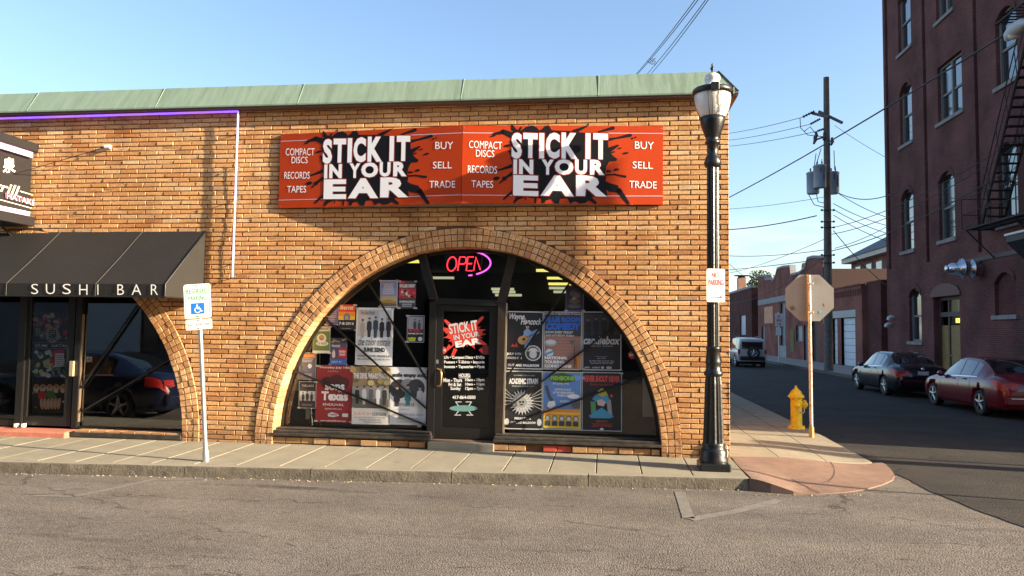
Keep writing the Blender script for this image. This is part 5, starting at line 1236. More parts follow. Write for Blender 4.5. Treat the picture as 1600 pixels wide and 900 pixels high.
for a in (250, 262, 290, 10, 130, 190):
    ca, sa = math.cos(R(a)), math.sin(R(a))
    q = MB(); q.tube([(LX+ca*r_, LY+sa*r_, lz(p_)) for r_, p_ in ((.27,148),(.268,158),(.245,168),(.205,178),(.165,186))], .0045, 5); q.build('cage_wire', POLEB, lp)
q = MB(); q.lathe((LX, LY, 0), [(.032, lz(115.5)), (.014, lz(113.5)), (.014, lz(110.5)), (.03, lz(107.5)), (.024, lz(105.5)), (.01, lz(104)), (.016, lz(101.8)), (.006, lz(99.2))], 14); q.build('finial', POLEB, lp)
# no parking plate hung on the lamp post
npk = thing('no_parking_sign', 'white NO PARKING plate with red arrow fixed to the black lamp post', 'parking sign', (LX+.05, LY-.1, lz(472)))
YP = LY-.12
A = W(1103.5, 420, YP); B = W(1133.5, 472, YP); cpn = Vector(((A.x+B.x)/2, YP, (A.z+B.z)/2)); wn_, hn_ = B.x-A.x, A.z-B.z
fN = lambda a, b, d: cpn+Vector((a+.3*d, .30*a-d, b))
q = MB(); plate(q, fN, wn_, hn_, .025, 0, 0); q.build('sign_plate', SIGNW, npk)
q = MB(); outline(q, fN, wn_-.02, hn_-.02, .022, .004, .0015, 1)
text(q, 'NO', -wn_*.22, hn_*.40, wn_*.16, hn_*.23, fN, .003, 0, .02); text(q, 'PARKING', -wn_*.40, hn_*.18, wn_*.42, hn_*.0, fN, .003, 0, .02)
q.flat([(-wn_*.3,-hn_*.335),(wn_*.27,-hn_*.335),(wn_*.27,-hn_*.37),(-wn_*.3,-hn_*.37)][::-1], fN, .002, 2); q.flat([(wn_*.24,-hn_*.30),(wn_*.36,-hn_*.352),(wn_*.24,-hn_*.405)][::-1], fN, .0022, 2)
q.build('sign_lettering', [flatc((.32,.05,.06)), flatc((.12,.12,.12)), flatc((.6,.02,.04))], npk)
q = MB(); q.lathe((LX, LY, cpn.z+hn_*.3), [(.09,-.012),(.09,.012)], 20); q.lathe((LX, LY, cpn.z-hn_*.3), [(.09,-.012),(.09,.012)], 20); q.bb(LX-.02, LX+.02, YP+.001, LY-.08, cpn.z-.2, cpn.z+.2); q.build('clamp_band', STEEL, npk)

# stop sign seen from behind
SX, SY = 3.615, 2.4
spb = G(1268, 686, -.075); SX, SY = spb.x, spb.y
ss = thing('stop_sign', 'grey back of an octagonal stop sign on a rusty steel post beside the yellow hydrant', 'stop sign', tuple(spb))
topp = W(1264, 430, SY)
q = MB(); d = (topp-spb)
RUST = mat('rusty_steel', (.52,.44,.37), .5, metal=.35, var=.2, scale=6, dirt=((.24,.09,.03), 26, .52), bump=.003)
q.tube([spb-Vector((0,0,.05)), topp], .032, 8); q.build('post', RUST, ss)
q = MB(); q.tube([spb-Vector((0,0,.02)), spb+Vector((0,0,.22))], .045, 8); q.build('post_sleeve', mat('ochre_sleeve', (.45,.32,.12), .6, metal=.3, var=.3, scale=20), ss)
cst = W(1265, 465.5, SY+.05); rS = (W(1303,465,SY+.05).x-W(1227.5,465,SY+.05).x)/2/math.cos(PI/8)
ALB = mat('bare_aluminium_back', (.25,.245,.235), .55, metal=.15, var=.08, scale=4, dirt=((.21,.19,.165), 3, .6))
fT = lambda a, b, d: cst+Vector((a, d, b))
q = MB(); q.prism(ell(0, 0, rS, rS, 8, PI/8)[::-1], fT, 0, .004); q.build('sign_blade', ALB, ss)
q = MB(); q.prism(ell(0, 0, rS-.002, rS-.002, 8, PI/8), fT, .006, .0065); q.build('sign_face', mat('stop_red', (.5,.02,.02), .4), ss)
q = MB(); q.bb(cst.x-.055, cst.x+.0, cst.y-.02, cst.y-.002, cst.z-rS*.9, cst.z+rS*.93); q.build('stiffener', mat('brace_tan', (.42,.34,.24), .5, metal=.3), ss)
q = MB()
for dz in (.26, -.27): q.bev(cst.x-.06, cst.x+.05, SY-.045, SY-.03, cst.z+dz-.02, cst.z+dz+.02, .004)
q.build('bolt_bracket', RUST, ss)
q = MB(); fS3 = lambda a, b, d: Vector(tuple(W(a, b, cst.y-.002)))-Vector((0,d,0))
q.flat([(1279,486),(1284,485),(1284.5,489.5),(1279.5,491)][::-1], fS3, .002, 0); q.flat([(1233,480),(1239,477),(1243,483),(1237,486)][::-1], fS3, .002, 1); q.flat([(1246,484),(1252,483),(1252,487),(1247,488)][::-1], fS3, .002, 2); q.flat([(1287,474),(1295,472),(1296,477),(1288,479)][::-1], fS3, .002, 2)
q.build('sticker', [flatc((.12,.35,.48)), flatc((.12,.10,.08)), flatc((.27,.24,.2))], ss)

# fire hydrant
hb0 = G(1244.5, 671, -.05); HY = mat('hydrant_yellow', (.74,.50,.012), .5, coat=.1, var=.16, scale=9, bump=.003, dirt=((.33,.17,.03), 16, .60))
hy = thing('fire_hydrant', 'yellow fire hydrant on the corner pavement behind the stop sign post', 'fire hydrant', tuple(hb0))
hs = (W(1245, 603, hb0.y).z-hb0.z)/.90
q = MB(); q.lathe(hb0, [(.17*hs,0),(.175*hs,.03*hs),(.165*hs,.055*hs),(.13*hs,.07*hs)], 24)
for k in range(8): a = 2*PI*k/8; q.lathe(hb0+Vector((math.cos(a)*.148*hs, math.sin(a)*.148*hs, .05*hs)), [(.018,0),(.018,.03)], 6)
q.build('base_flange', HY, hy)
q = MB(); q.lathe(hb0, [(.118*hs,.06*hs),(.115*hs,.10*hs),(.112*hs,.45*hs),(.115*hs,.62*hs),(.13*hs,.66*hs)], 24); q.build('barrel', HY, hy)
q = MB(); q.lathe(hb0, [(.13*hs,.655*hs),(.165*hs,.665*hs),(.165*hs,.70*hs),(.13*hs,.705*hs),(.125*hs,.73*hs),(.10*hs,.785*hs),(.06*hs,.825*hs),(.045*hs,.83*hs),(.042*hs,.85*hs),(.026*hs,.855*hs),(.024*hs,.9*hs),(.01*hs,.905*hs)], 24); q.build('bonnet', HY, hy)
q = MB(); q.lathe(hb0+Vector((.09*hs, 0, .52*hs)), [(.075*hs,0),(.075*hs,.05*hs),(.092*hs,.055*hs),(.092*hs,.10*hs),(.03*hs,.105*hs),(.03*hs,.14*hs)], 16, axis=(1,0,0)); q.build('pumper_cap', HY, hy)
q = MB(); q.lathe(hb0+Vector((-.02*hs, -.08*hs, .51*hs)), [(.06*hs,0),(.06*hs,.05*hs),(.072*hs,.055*hs),(.07*hs,.085*hs),(.02*hs,.09*hs),(.02*hs,.115*hs)], 16, axis=(0,-1,0)); q.build('hose_cap', HY, hy)
q = MB(); q.tube([hb0+Vector((.14*hs, -.06, .47*hs)), hb0+Vector((.13*hs, -.11, .38*hs)), hb0+Vector((.08*hs, -.13, .34*hs)), hb0+Vector((.02*hs, -.13, .40*hs)), hb0+Vector((-.01, -.14*hs, .47*hs))], .009, 5); q.build('cap_chain', RUST, hy)
q = MB()
for k in range(6): a = 2*PI*k/6+.3; q.lathe(hb0+Vector((math.cos(a)*.148*hs, math.sin(a)*.148*hs, .70*hs)), [(.014,0),(.014,.02)], 6)
q.build('flange_bolts', HY, hy)
# grass tuft at the lamp foot
random.seed(5)
q = MB()
for _ in range(60):
    x = LX+.24+random.uniform(-.04,.13); y = LY+.25+random.uniform(-.06,.4); h_ = random.uniform(.01,.035); a = random.uniform(0,PI)
    q.add([(x-.003, y, -.03), (x+.003, y, -.03), (x+math.cos(a)*.02, y+math.sin(a)*.02, -.03+h_)], [(0,1,2)])
tag(q.build('weeds', mat('weed_green', (.10,.16,.03), .8)), 'tiny green weeds in the joint beside the lamp base', kind='stuff')
random.seed(6)
q = MB()
for _ in range(260):
    x = random.uniform(-14, 3.3); y = (curbY(min(x,1.87))-.02-abs(random.gauss(0,.05))) if x < 1.8 else -1.5+random.uniform(-.1,.1); s_ = random.uniform(.004,.016)
    z = RZ-.006
    if x > 1.8: y = G(1171+(x-1.8)*120, 772, RZ).y-abs(random.gauss(0,.04))
    q.box((x, y, z+s_*.3), (s_*1.6, s_, s_*.6), Matrix.Rotation(random.random()*3, 3, 'Z'), random.choice((0,0,1)))
tag(q.build('gutter_grit', [mat('grit', (.30,.26,.21), .9), mat('dead_leaf', (.36,.26,.12), .8)]), 'scattered grit and dead leaf bits along the gutter', kind='stuff')

# ================================================================== TALL BUILDING across the side street
tb = thing('tall_brick_building', 'tall dark red brick building with arched windows across the side street', 'building', (14.4, 15, 0))
FX = 14.4; BY0, BY1, BZ = 1.35, 28.7, 24
groove_y = [(T(1385,200).y, T(1389,200).y), (T(1443.5,200).y, T(1448.5,200).y), (T(1524,200).y, T(1529.5,200).y)]
wins = []   # y0,y1,z0,z1,arched,panes
def wq(x0, y0, x1, y1, arched, kind='sash'):
    ya = T(x0, (y0+y1)/2).y; yb = T(x1, (y0+y1)/2).y
    zt = (T(x0, y0).z+T(x1, y0 if False else y0).z)/2; zb = T(x0, y1).z
    return [min(ya, yb), max(ya, yb), zb, zt, arched, kind]
# measured on the far (left) jamb: left x, right x, top y at left jamb, sill y at left jamb
def wj(xl_, xr_, yt, yb, arched, kind='sash'):
    ya, yb_ = T(xl_, yb).y, T(xr_, yb).y
    wins.append([yb_, ya, T(xl_, yb).z, T(xl_, yt).z, arched, kind])
wj(1404, 1424, -8, 87, 1); wj(1407, 1426, 136, 230, 1); wj(1409.5, 1428.5, 300, 394, 1); wj(1421.5, 1440.5, 452, 533, 1)
wj(1463, 1489, -45, 36, 0, 'pair'); wj(1466, 1504.5, 106, 194, 0, 'pair'); wj(1468, 1493, 273, 377, 1)
wj(1557.5, 1591, 22, 138, 1); wj(1561.5, 1592, 228, 353, 1)
wins.append([wins[0][0], wins[0][1], 19.6, 23, 1, 'sash'])
doorw = [T(1502,600).y, T(1461,600).y, -.04, T(1461, 452).z, 2, 'door']; wins.append(doorw)
bw_ = [T(1588,492).y, T(1555,492).y, T(1555,493).z, T(1555,428).z, 1, 'blind']; wins.append(bw_)
# extra columns toward the street, outside the frame
for (zz0, zz1) in ((16.2, 19.4), (11.1, 14.2), (5.95, 9.2)):
    for yy in (12.4, 8.2, 4.0): wins.append([yy, yy+1.3, zz0, zz1, 1, 'sash'])
def wall_with_holes(mbx, ya, yb, z0, z1, X, holes, mi=0):
    ys_ = sorted(set([ya, yb]+[h[0] for h in holes]+[h[1] for h in holes])); ys_ = [y for y in ys_ if ya-1e-6 <= y <= yb+1e-6]
    zs_ = sorted(set([z0, z1]+[h[2] for h in holes]+[h[3]+.0 for h in holes])); zs_ = [z for z in zs_ if z0-1e-6 <= z <= z1+1e-6]
    for i in range(len(ys_)-1):
        for j in range(len(zs_)-1):
            cy_, cz_ = (ys_[i]+ys_[i+1])/2, (zs_[j]+zs_[j+1])/2
            if any(h[0] < cy_ < h[1] and h[2] < cz_ < h[3] for h in holes): continue
            mbx.add([(X, ys_[i], zs_[j]), (X, ys_[i+1], zs_[j]), (X, ys_[i+1], zs_[j+1]), (X, ys_[i], zs_[j+1])], [(0,3,2,1)], mi)
q = MB(); holes = [(w_[0], w_[1], w_[2], w_[3]) for w_ in wins]
zg = [T(1388,421).z, T(1447,410).z, T(1527,395).z]
gh = [(min(g_), max(g_), z_, BZ) for g_, z_ in zip(groove_y, zg)]
wall_with_holes(q, BY0, BY1, -.2, BZ, FX, holes+gh)
for (a, b, c_, d) in gh:
    q.add([(FX+.22, a, c_), (FX+.22, b, c_), (FX+.22, b, d), (FX+.22, a, d)], [(0,3,2,1)]); q.add([(FX, a, c_), (FX+.22, a, c_), (FX+.22, a, d), (FX, a, d)], [(0,1,2,3)]); q.add([(FX, b, c_), (FX+.22, b, c_), (FX+.22, b, d), (FX, b, d)], [(0,3,2,1)]); q.add([(FX, a, c_), (FX+.22, a, c_), (FX+.22, b, c_), (FX, b, c_)], [(0,3,2,1)])
q.add([(FX, BY0, -.2), (34, BY0, -.2), (34, BY0, BZ), (FX, BY0, BZ)], [(0,1,2,3)]); q.add([(FX, BY1, -.2), (34, BY1, -.2), (34, BY1, BZ), (FX, BY1, BZ)], [(0,3,2,1)])
q.add([(FX, BY0, BZ), (34, BY0, BZ), (34, BY1, BZ), (FX, BY1, BZ)], [(0,1,2,3)]); q.add([(34, BY0, -.2), (34, BY1, -.2), (34, BY1, BZ), (34, BY0, BZ)], [(0,1,2,3)])
for (a, b, c_, d) in holes:   # reveals
    for P in ([(a,c_),(b,c_)], [(b,c_),(b,d)], [(b,d),(a,d)], [(a,d),(a,c_)]):
        (y0_, z0_), (y1_, z1_) = P; q.add([(FX, y0_, z0_), (FX, y1_, z1_), (FX+.3, y1_, z1_), (FX+.3, y0_, z0_)], [(0,1,2,3)])
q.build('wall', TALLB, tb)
FRM = mat('grey_window_paint', (.17,.16,.15), .6, var=.15, scale=5); STONE = mat('weathered_limestone', (.22,.20,.19), .85, var=.25, scale=3, bump=.006); DKT = mat('dark_wood_trim', (.06,.03,.028), .6)
OCH = mat('ochre_door', (.20,.115,.03), .5, var=.2, scale=5)
for (a, b, c_, d, ar, kd) in wins:
    wdt = b-a
    if ar == 1:   # brick spandrels shaping the arched head
        rise = wdt*.28; n_ = 10; cy_ = (a+b)/2
        q = MB(); pts = []
        for i in range(n_+1):
            y_ = a+wdt*i/n_; t = (y_-cy_)/(wdt/2); pts.append((y_, d-rise*(t*t)))
        for i in range(n_): q.add([(FX+.004, pts[i][0], pts[i][1]), (FX+.004, pts[i+1][0], pts[i+1][1]), (FX+.004, pts[i+1][0], d), (FX+.004, pts[i][0], d)], [(0,3,2,1)])
        for i in range(n_): q.add([(FX+.004, pts[i][0], pts[i][1]), (FX+.004, pts[i+1][0], pts[i+1][1]), (FX+.3, pts[i+1][0], pts[i+1][1]), (FX+.3, pts[i][0], pts[i][1])], [(0,1,2,3)])
        q.build('arched_head', TALLB, tb)
        q = MB()   # raised hood of headers
        for i in range(n_):
            y0_, z0_ = pts[i]; y1_, z1_ = pts[i+1]
            q.add([(FX-.03, y0_, z0_+.02), (FX-.03, y1_, z1_+.02), (FX-.03, y1_, z1_+.26), (FX-.03, y0_, z0_+.26), (FX, y0_, z0_+.26), (FX, y1_, z1_+.26), (FX, y0_, z0_+.02), (FX, y1_, z1_+.02)], [(0,3,2,1), (3,4,5,2), (0,1,7,6)])
        q.build('brick_hood', TALLB, tb)
    if kd == 'door': continue
    q = MB(); q.bev(FX-.09, FX+.2, a-.14, b+.14, c_-.16, c_-.0, .01); q.build('stone_sill', STONE, tb)
    if kd == 'blind':
        q = MB(); q.add([(FX+.12, a, c_), (FX+.12, b, c_), (FX+.12, b, d), (FX+.12, a, d)], [(0,3,2,1)]); q.build('bricked_opening', DARKB, tb); continue
    fx = FX+.14; fr = .09
    q = MB(); q.bb(fx, fx+.1, a+.001, a+fr, c_+.001, d-.001); q.bb(fx, fx+.1, b-fr, b-.001, c_+.001, d-.001); q.bb(fx+.002, fx+.1, a+fr, b-fr, c_+.001, c_+fr); q.bb(fx+.002, fx+.1, a+fr, b-fr, d-fr-.0, d-.002)
    if kd == 'pair': q.bb(fx-.02, fx+.1, (a+b)/2-.06, (a+b)/2+.06, c_+fr, d-fr)
    wf = q.build('window', FRM, tb)
    spl = [(a+fr, (a+b)/2-.06), ((a+b)/2+.06, b-fr)] if kd == 'pair' else [(a+fr, b-fr)]
    for (p0, p1_) in spl:
        mid = c_+(d-c_)*.48
        q = MB(); q.bb(fx+.03, fx+.09, p0, p1_, mid-.045, mid+.045); q.build('meeting_rail', FRM, wf)
        q = MB(); q.add([(fx+.05, p0, mid), (fx+.05, p1_, mid), (fx+.05, p1_, d-fr), (fx+.05, p0, d-fr)], [(0,3,2,1)]); q.build('pane', WINGL, wf)
        q = MB(); q.add([(fx+.08, p0, c_+fr), (fx+.08, p1_, c_+fr), (fx+.08, p1_, mid), (fx+.08, p0, mid)], [(0,3,2,1)]); q.build('pane', WINGL, wf)
# entrance
a, b, c_, d = doorw[:4]
q = MB(); fx = FX+.25; q.bb(fx, fx+.1, a, b, d-.5, d); 
zt = T(1461, 491).z; z2 = T(1461, 507).z
q.bb(fx, fx+.12, a, a+.1, c_, d-.5); q.bb(fx, fx+.12, b-.12, b, c_, d-.5); q.bb(fx-.05, fx+.08, a+.1, b-.12, zt-.12, zt+.08)
yh = (a+b)/2+.25
q.bb(fx-.01, fx+.1, yh, yh+.12, c_, d-.5); eno = q.build('entrance_frame', DKT, tb)
q = MB(); q.bb(fx+.03, fx+.08, a+.1, yh, c_, z2-.04); dd = q.build('entrance_door', OCH, tb)
q = MB(); q.bb(fx+.02, fx+.03, a+.25, yh-.15, c_+.3, c_+1.0); q.bb(fx+.02, fx+.03, a+.25, yh-.15, c_+1.25, z2-.25); q.build('door_panel', OCH, dd)
q = MB(); q.lathe((fx+.0, yh-.1, c_+1.05), [(.03,0),(.035,.03),(.01,.05)], 10, axis=(-1,0,0)); q.build('door_knob', BRASS, dd)
q = MB(); q.bb(fx+.03, fx+.08, yh+.12, b-.12, c_, z2-.04); q.build('side_panel', OCH, eno)
q = MB(); q.add([(fx+.05, a+.1, z2), (fx+.05, yh, z2), (fx+.05, yh, zt-.12), (fx+.05, a+.1, zt-.12)], [(0,3,2,1)]); q.build('fanlight', WINGL, eno)
LIT = mat('lit_lamp_inside', (.9,.7,.2), .5, emit=(1,.72,.08), es=.55)
q = MB(); 
for yy in (a+.35, a+.62, a+.8): q.bb(fx+.03, fx+.045, yy, yy+.12+.06*(yy > a+.7), z2+.06, zt-.2)
q.build('lit_strip', LIT, eno)
q = MB(); q.add([(fx+.05, a+.1, zt+.08), (fx+.05, yh, zt+.08), (fx+.05, yh, d-.5), (fx+.05, a+.1, d-.5)], [(0,3,2,1)]); q.build('fanlight', mat('amber_reflecting_glass', (.16,.13,.06), .1, spec=1), eno)
# hood over the entrance
q = MB(); n_ = 12; cy_ = (a+b)/2; ww_ = (b-a)/2+.2
pts = [(cy_+ww_*math.cos(PI*i/n_), d-.35+.55*math.sin(PI*i/n_)) for i in range(n_+1)]
q.prism(pts, lambda u_, v_, dd_: (FX-dd_, u_, v_), -.02, .07); q.build('arched_hood', mat('hood_brown', (.13,.055,.045), .7), tb)
# string course
q = MB(); A = T(1400, 412); q.bb(FX-.05, FX-.002, BY0, BY1-.3 if False else T(1500,400).y, T(1530,404).z-.1, T(1530,404).z+.06); q.build('string_course', DKT, tb)
# two small white vent hoods
for (px, py) in ((1397, 497), (1393, 508)):
    p = T(px, py); q = MB(); q.tube([(FX, p.y, p.z+.05), (FX-.14, p.y, p.z+.06), (FX-.24, p.y, p.z+.0), (FX-.26, p.y, p.z-.1)], [.07,.09,.1,.09], 10); q.build('vent_hood', mat('off_white_enamel', (.55,.54,.52), .4), tb)
# chrome exhaust fan
p = T(1533, 420); ex = thing('exhaust_fan', 'shiny metal exhaust fan drum on the tall brick wall', 'exhaust fan', (FX, p.y, p.z))
CH = mat('polished_metal', (.6,.62,.66), .22, metal=.95)
s5 = .48
q = MB(); q.lathe((FX-.02, p.y, p.z), [(.62*s5,0),(.62*s5,.25),(.80*s5,.3),(.80*s5,.34),(.62*s5,.38),(.60*s5,.62),(.84*s5,.66),(.84*s5,.70),(.60*s5,.74),(.55*s5,.95),(.42*s5,1.12),(.2*s5,1.2),(.05,1.22)], 24, axis=(-1,0,0)); q.build('fan_drum', CH, ex)
q = MB(); q.lathe((FX-1.26, p.y, p.z), [(.13,0),(.13,.02),(.03,.03)], 16, axis=(-1,0,0)); q.build('hub_cap', CH, ex)
# fire escape
IR = mat('rusted_black_iron', (.02,.014,.013), .7, var=.4, scale=12)
fe = thing('fire_escape', 'black iron fire escape landing and steep stair on the tall building', 'fire escape', (FX-.5, 18, 5.6))
OX = FX-1.05
ya_, yb_ = T(1503, 359, OX).y, 12.5; zl = T(1503, 359, OX).z
q = MB()
for k_ in range(26): y_ = ya_-(ya_-yb_)*k_/25; q.bb(OX, FX-.02, y_-.02, y_+.02, zl-.02, zl+.02)
for x_ in (OX, OX+.5, FX-.06): q.bb(x_, x_+.04, yb_, ya_, zl-.05, zl-.001)
q.build('landing_grate', IR, fe)
q = MB()
for y_ in (ya_, ya_-1.9, ya_-3.7, ya_-5.4, yb_): q.tube([(OX, y_, zl), (OX, y_, zl+1.15)], .02, 6)
q.tube([(FX-.05, ya_, zl), (FX-.05, ya_, zl+1.15)], .02, 6)
for h_ in (.55, 1.15): q.tube([(FX-.05, ya_, zl+h_), (OX, ya_, zl+h_)], .016, 6); q.tube([(OX, ya_, zl+h_), (OX, yb_, zl+h_)], .016, 6)
q.build('landing_rail', IR, fe)
q = MB()
for y_ in (ya_-.2, ya_-3.4, ya_-6): q = MB(); q.tube([(OX+.05, y_, zl-.04), (FX-.02, y_, zl-1.1)], .025, 6); q.tube([(OX+.05, y_, zl-.04), (FX-.02, y_, zl-.04)], .02, 6); q.build('bracket', IR, fe)
# stair rising toward the street
pA_ = T(1534, 345, OX+.12); pB_ = T(1573, 190, OX+.12); kk_ = 6.8/(pB_.z-zl); sy0, sz0, sz1 = pA_.y, zl, zl+6.8; sy1 = sy0+(pB_.y-sy0)*kk_; print('stair', ya_, zl, sy0, sy1)
q = MB(); q2 = MB()
for x_ in (OX+.12, OX+.82):
    q.tube([(x_, sy0, sz0), (x_, sy1, sz1)], .05, 6); q.tube([(x_, sy0+.15, sz0+.95), (x_, sy1+.15, sz1+.95)], .022, 6); q.tube([(x_, sy0+.08, sz0+.5), (x_, sy1+.08, sz1+.5)], .016, 6)
    for k_ in range(7): t = k_/6; q.tube([(x_, sy0+(sy1-sy0)*t, sz0+(sz1-sz0)*t), (x_, sy0+(sy1-sy0)*t+.15, sz0+(sz1-sz0)*t+.95)], .016, 6)
q.build('stair_stringer', IR, fe)
for k_ in range(1, 24):
    t = k_/24; w_ = MB(); w_.bb(OX+.12, OX+.82, sy0+(sy1-sy0)*t-.12, sy0+(sy1-sy0)*t+.12, sz0+(sz1-sz0)*t-.015, sz0+(sz1-sz0)*t+.015); w_.build('stair_tread', IR, fe)
# upper landing
zu = zl+6.8; q = MB()
for k_ in range(26): y_ = 15.5-6*k_/25; q.bb(OX, FX-.02, y_-.02, y_+.02, zu-.02, zu+.02)
q.bb(OX, OX+.04, 9.5, 15.5, zu-.05, zu-.001); q.build('landing_grate', IR, fe)
# small black marquee at the right edge
p = T(1590, 385, FX-.9)
mq = thing('door_canopy', 'black wedge canopy with white edge jutting from the tall building at the right edge', 'canopy', (FX, p.y, p.z))
ycan = T(1572, 376, FX-.9).y
q = MB(); z_ = T(1572, 372, FX-.9).z
q.add([(FX-.9, ycan, z_+.05), (FX-.9, ycan-4, z_+.05), (FX, ycan-4, z_+.05), (FX, ycan, z_+.05), (FX, ycan, z_-1.1), (FX, ycan-4, z_-1.1), (FX-.9, ycan, z_-.15), (FX-.9, ycan-4, z_-.15)], [(0,1,2,3), (0,3,4,6), (6,4,5,7), (0,6,7,1), (1,7,5,2)]); q.build('canopy_body', mat('canopy_black', (.015,.014,.018), .6), mq)
q = MB(); q.bev(FX-.94, FX-.84, ycan-4, ycan+.05, z_+.06, z_+.14, .01); q.bev(FX-.84, FX-.3, ycan-.0, ycan+.05, z_+.06, z_+.14, .01); q.build('white_edge', mat('off_white_enamel', (.55,.54,.52)), mq)
# street light arm poking in at the right
p = T(1586, 52, 11.2)
cl = thing('cobra_street_light', 'grey street light head reaching in at the top right corner', 'street light', tuple(p))
q = MB(); q.tube([(p.x, p.y+.45, p.z-.02), (p.x, p.y+.3, p.z+.05), (p.x, p.y, p.z+.1), (p.x, p.y-.35, p.z+.1), (p.x, p.y-.6, p.z+.06)], [.05,.15,.2,.17,.06], 12); q.build('lamp_head', mat('grey_enamel', (.42,.42,.42), .5), cl)
q = MB(); q.lathe((p.x, p.y+.05, p.z-.14), [(.05,0),(.12,.03),(.15,.1),(.15,.13)], 14); q.build('lens', mat('lamp_lens', (.6,.58,.5), .3), cl)
q = MB(); q.tube([(p.x, p.y-.55, p.z+.06), (p.x, p.y-2, p.z-.1), (p.x+.2, p.y-3.6, p.z-.9)], .035, 8); q.tube([(p.x+.2, p.y-3.6, p.z-.5), (p.x+.2, p.y-3.6, -.2)], .1, 10); q.build('lamp_arm', mat('grey_enamel', (.42,.42,.42)), cl)

# ================================================================== BUILDINGS DOWN THE SIDE STREET
def Tz(px, py, X): p = T(px, py, X); return p.y, p.z
CONCB = mat('grey_stone_trim', (.28,.27,.27), .85, var=.2, scale=2)
GARW = mat('garage_door_white', (.62,.64,.68), .6, var=.06, scale=2)
BLUED = mat('blue_grey_door', (.17,.20,.25), .5)
# garage
gbx = thing('garage_building', 'low dark red brick garage with two white roller doors', 'building', (14.5, 36, 0))
GX = 14.5; gy0 = T(1348, 560, GX).y; gy1 = T(1288, 560, GX).y; gz = T(1347, 445, GX).z
d1 = (T(1337,560,GX).y, T(1315,560,GX).y); d2 = (T(1309,560,GX).y, T(1301,560,GX).y); dz = T(1315, 497, GX).z
q = MB(); wall_with_holes(q, gy0, gy1, -.2, gz, GX, [(d1[0], d1[1], -.05, dz), (d2[0], d2[1], -.05, dz)])
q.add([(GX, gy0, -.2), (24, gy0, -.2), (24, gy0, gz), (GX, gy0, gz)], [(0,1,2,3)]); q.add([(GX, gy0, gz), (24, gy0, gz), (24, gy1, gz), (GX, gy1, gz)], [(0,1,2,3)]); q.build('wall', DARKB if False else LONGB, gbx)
q = MB(); q.bb(GX+.5, 24, gy0+.05, gy1-.05, -.2, gz-.05); q.build('inner_light_block', DKT, gbx)  # unseen solid core added so sun cannot shine out through the doors
for (a, b) in (d1, d2):
    n_ = 7
    for k_ in range(n_):
        z0_ = -.04+(dz+.04)*k_/n_; w_ = MB(); w_.bev(GX+.16, GX+.22, a, b, z0_+.012, z0_+(dz+.04)/n_-.006, .01); w_.build('roller_panel', GARW, gbx)
    q = MB(); q.bb(GX, GX+.25, a-.001, a+.001, -.05, dz); q.build('jamb', DKT, gbx)
q = MB(); q.bb(GX-.04, GX+.02, d1[0]-.2, d2[1]+.3, dz+.02, dz+.45); q.build('lintel', mat('pale_lintel', (.42,.42,.40), .8), gbx)
q = MB(); q.bev(GX-.09, GX+.2, gy0-.05, gy1, gz, gz+.1, .02); y_ = gy0+.1
while y_ < gy1: q.bb(GX-.05, GX-.001, y_, y_+.12, gz-.55, gz-.22); y_ += .3
q.bb(GX-.04, GX-.001, gy0, gy1, gz-.2, gz-.02); q.build('brick_cornice', LONGB, gbx)
q = MB(); q.bb(GX+.25, GX+4, gy0-2.2, gy0-.01, -.2, gz+.15); q.build('side_wing', DARKB, gbx)
# fence/dark gap between
# long shop row with stepped parapet
lb = thing('parapet_building', 'long red brick building with stepped parapet and grey stone band', 'building', (14.5, 48, 0))
ly0, ly1 = gy1+.02, T(1185, 550, GX).y
prof_px = [(1185,432),(1196,432),(1196,438),(1206,437),(1207,440),(1211,436),(1215,421),(1224,418),(1235,417),(1236,431),(1250,427),(1258,420),(1262,405),(1271,402.5),(1290,403)]
pp = [(T(x, y, GX).y, T(x, y, GX).z) for x, y in prof_px]
q = MB()
hl = [(T(1253.5,520,GX).y, T(1244,520,GX).y, T(1244,533,GX).z, T(1244,508,GX).z), (T(1263,520,GX).y, T(1256,520,GX).y, -.1, T(1257,508,GX).z), (T(1279,520,GX).y, T(1269,520,GX).y, -.1, T(1270,500,GX).z), (T(1227,520,GX).y, T(1220,520,GX).y, -.1, T(1220,473,GX).z), (T(1195,520,GX).y, T(1190,520,GX).y, -.1, T(1190,510,GX).z)]
ztop = min(z for _, z in pp)-.05
wall_with_holes(q, ly0, ly1, -.2, ztop, GX, hl)
top_poly = [(ly1, ztop)]+pp+[(ly0, pp[-1][1]), (ly0, ztop)]
q.prism([(a, b) for a, b in top_poly][::-1], lambda a, b, d: (GX+d, a, b), 0, .35)
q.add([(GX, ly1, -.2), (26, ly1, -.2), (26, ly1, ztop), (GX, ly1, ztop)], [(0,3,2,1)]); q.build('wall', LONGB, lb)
q = MB(); q.bb(GX+.5, 26, ly0+.05, ly1-.05, -.2, ztop-.1); q.build('inner_light_block', DKT, lb)  # added solid core, keeps sunlight from passing through the openings
q = MB()
for (a, b), (c_, d) in zip(pp[:-1], pp[1:]):
    if abs(a-c_) > .15: q.prism([(a, b), (c_, d), (c_, d+.16), (a, b+.16)], lambda u_, v_, w_: (GX+w_, u_, v_), -.06, .4)
    else: q.bb(GX-.05, GX+.38, min(a,c_)-.1, max(a,c_)+.1, min(b,d), max(b,d)+.16)
q.build('coping', CONCB, lb)
q = MB(); A = T(1185, 470, GX); B = T(1227, 461.5, GX); q.bb(GX-.05, GX-.002, B.y-1.5, A.y, A.z-.45, A.z+.02); q.build('stone_band', CONCB, lb)
q = MB(); A = T(1194.6, 482, GX); B = T(1208, 503, GX); q.bb(GX-.03, GX-.003, B.y, A.y, B.z-.1, A.z+.1)
gs = q.build('faded_sign', mat('faded_orange_sign', (.60,.30,.17), .8, var=.3, scale=2.5), lb)
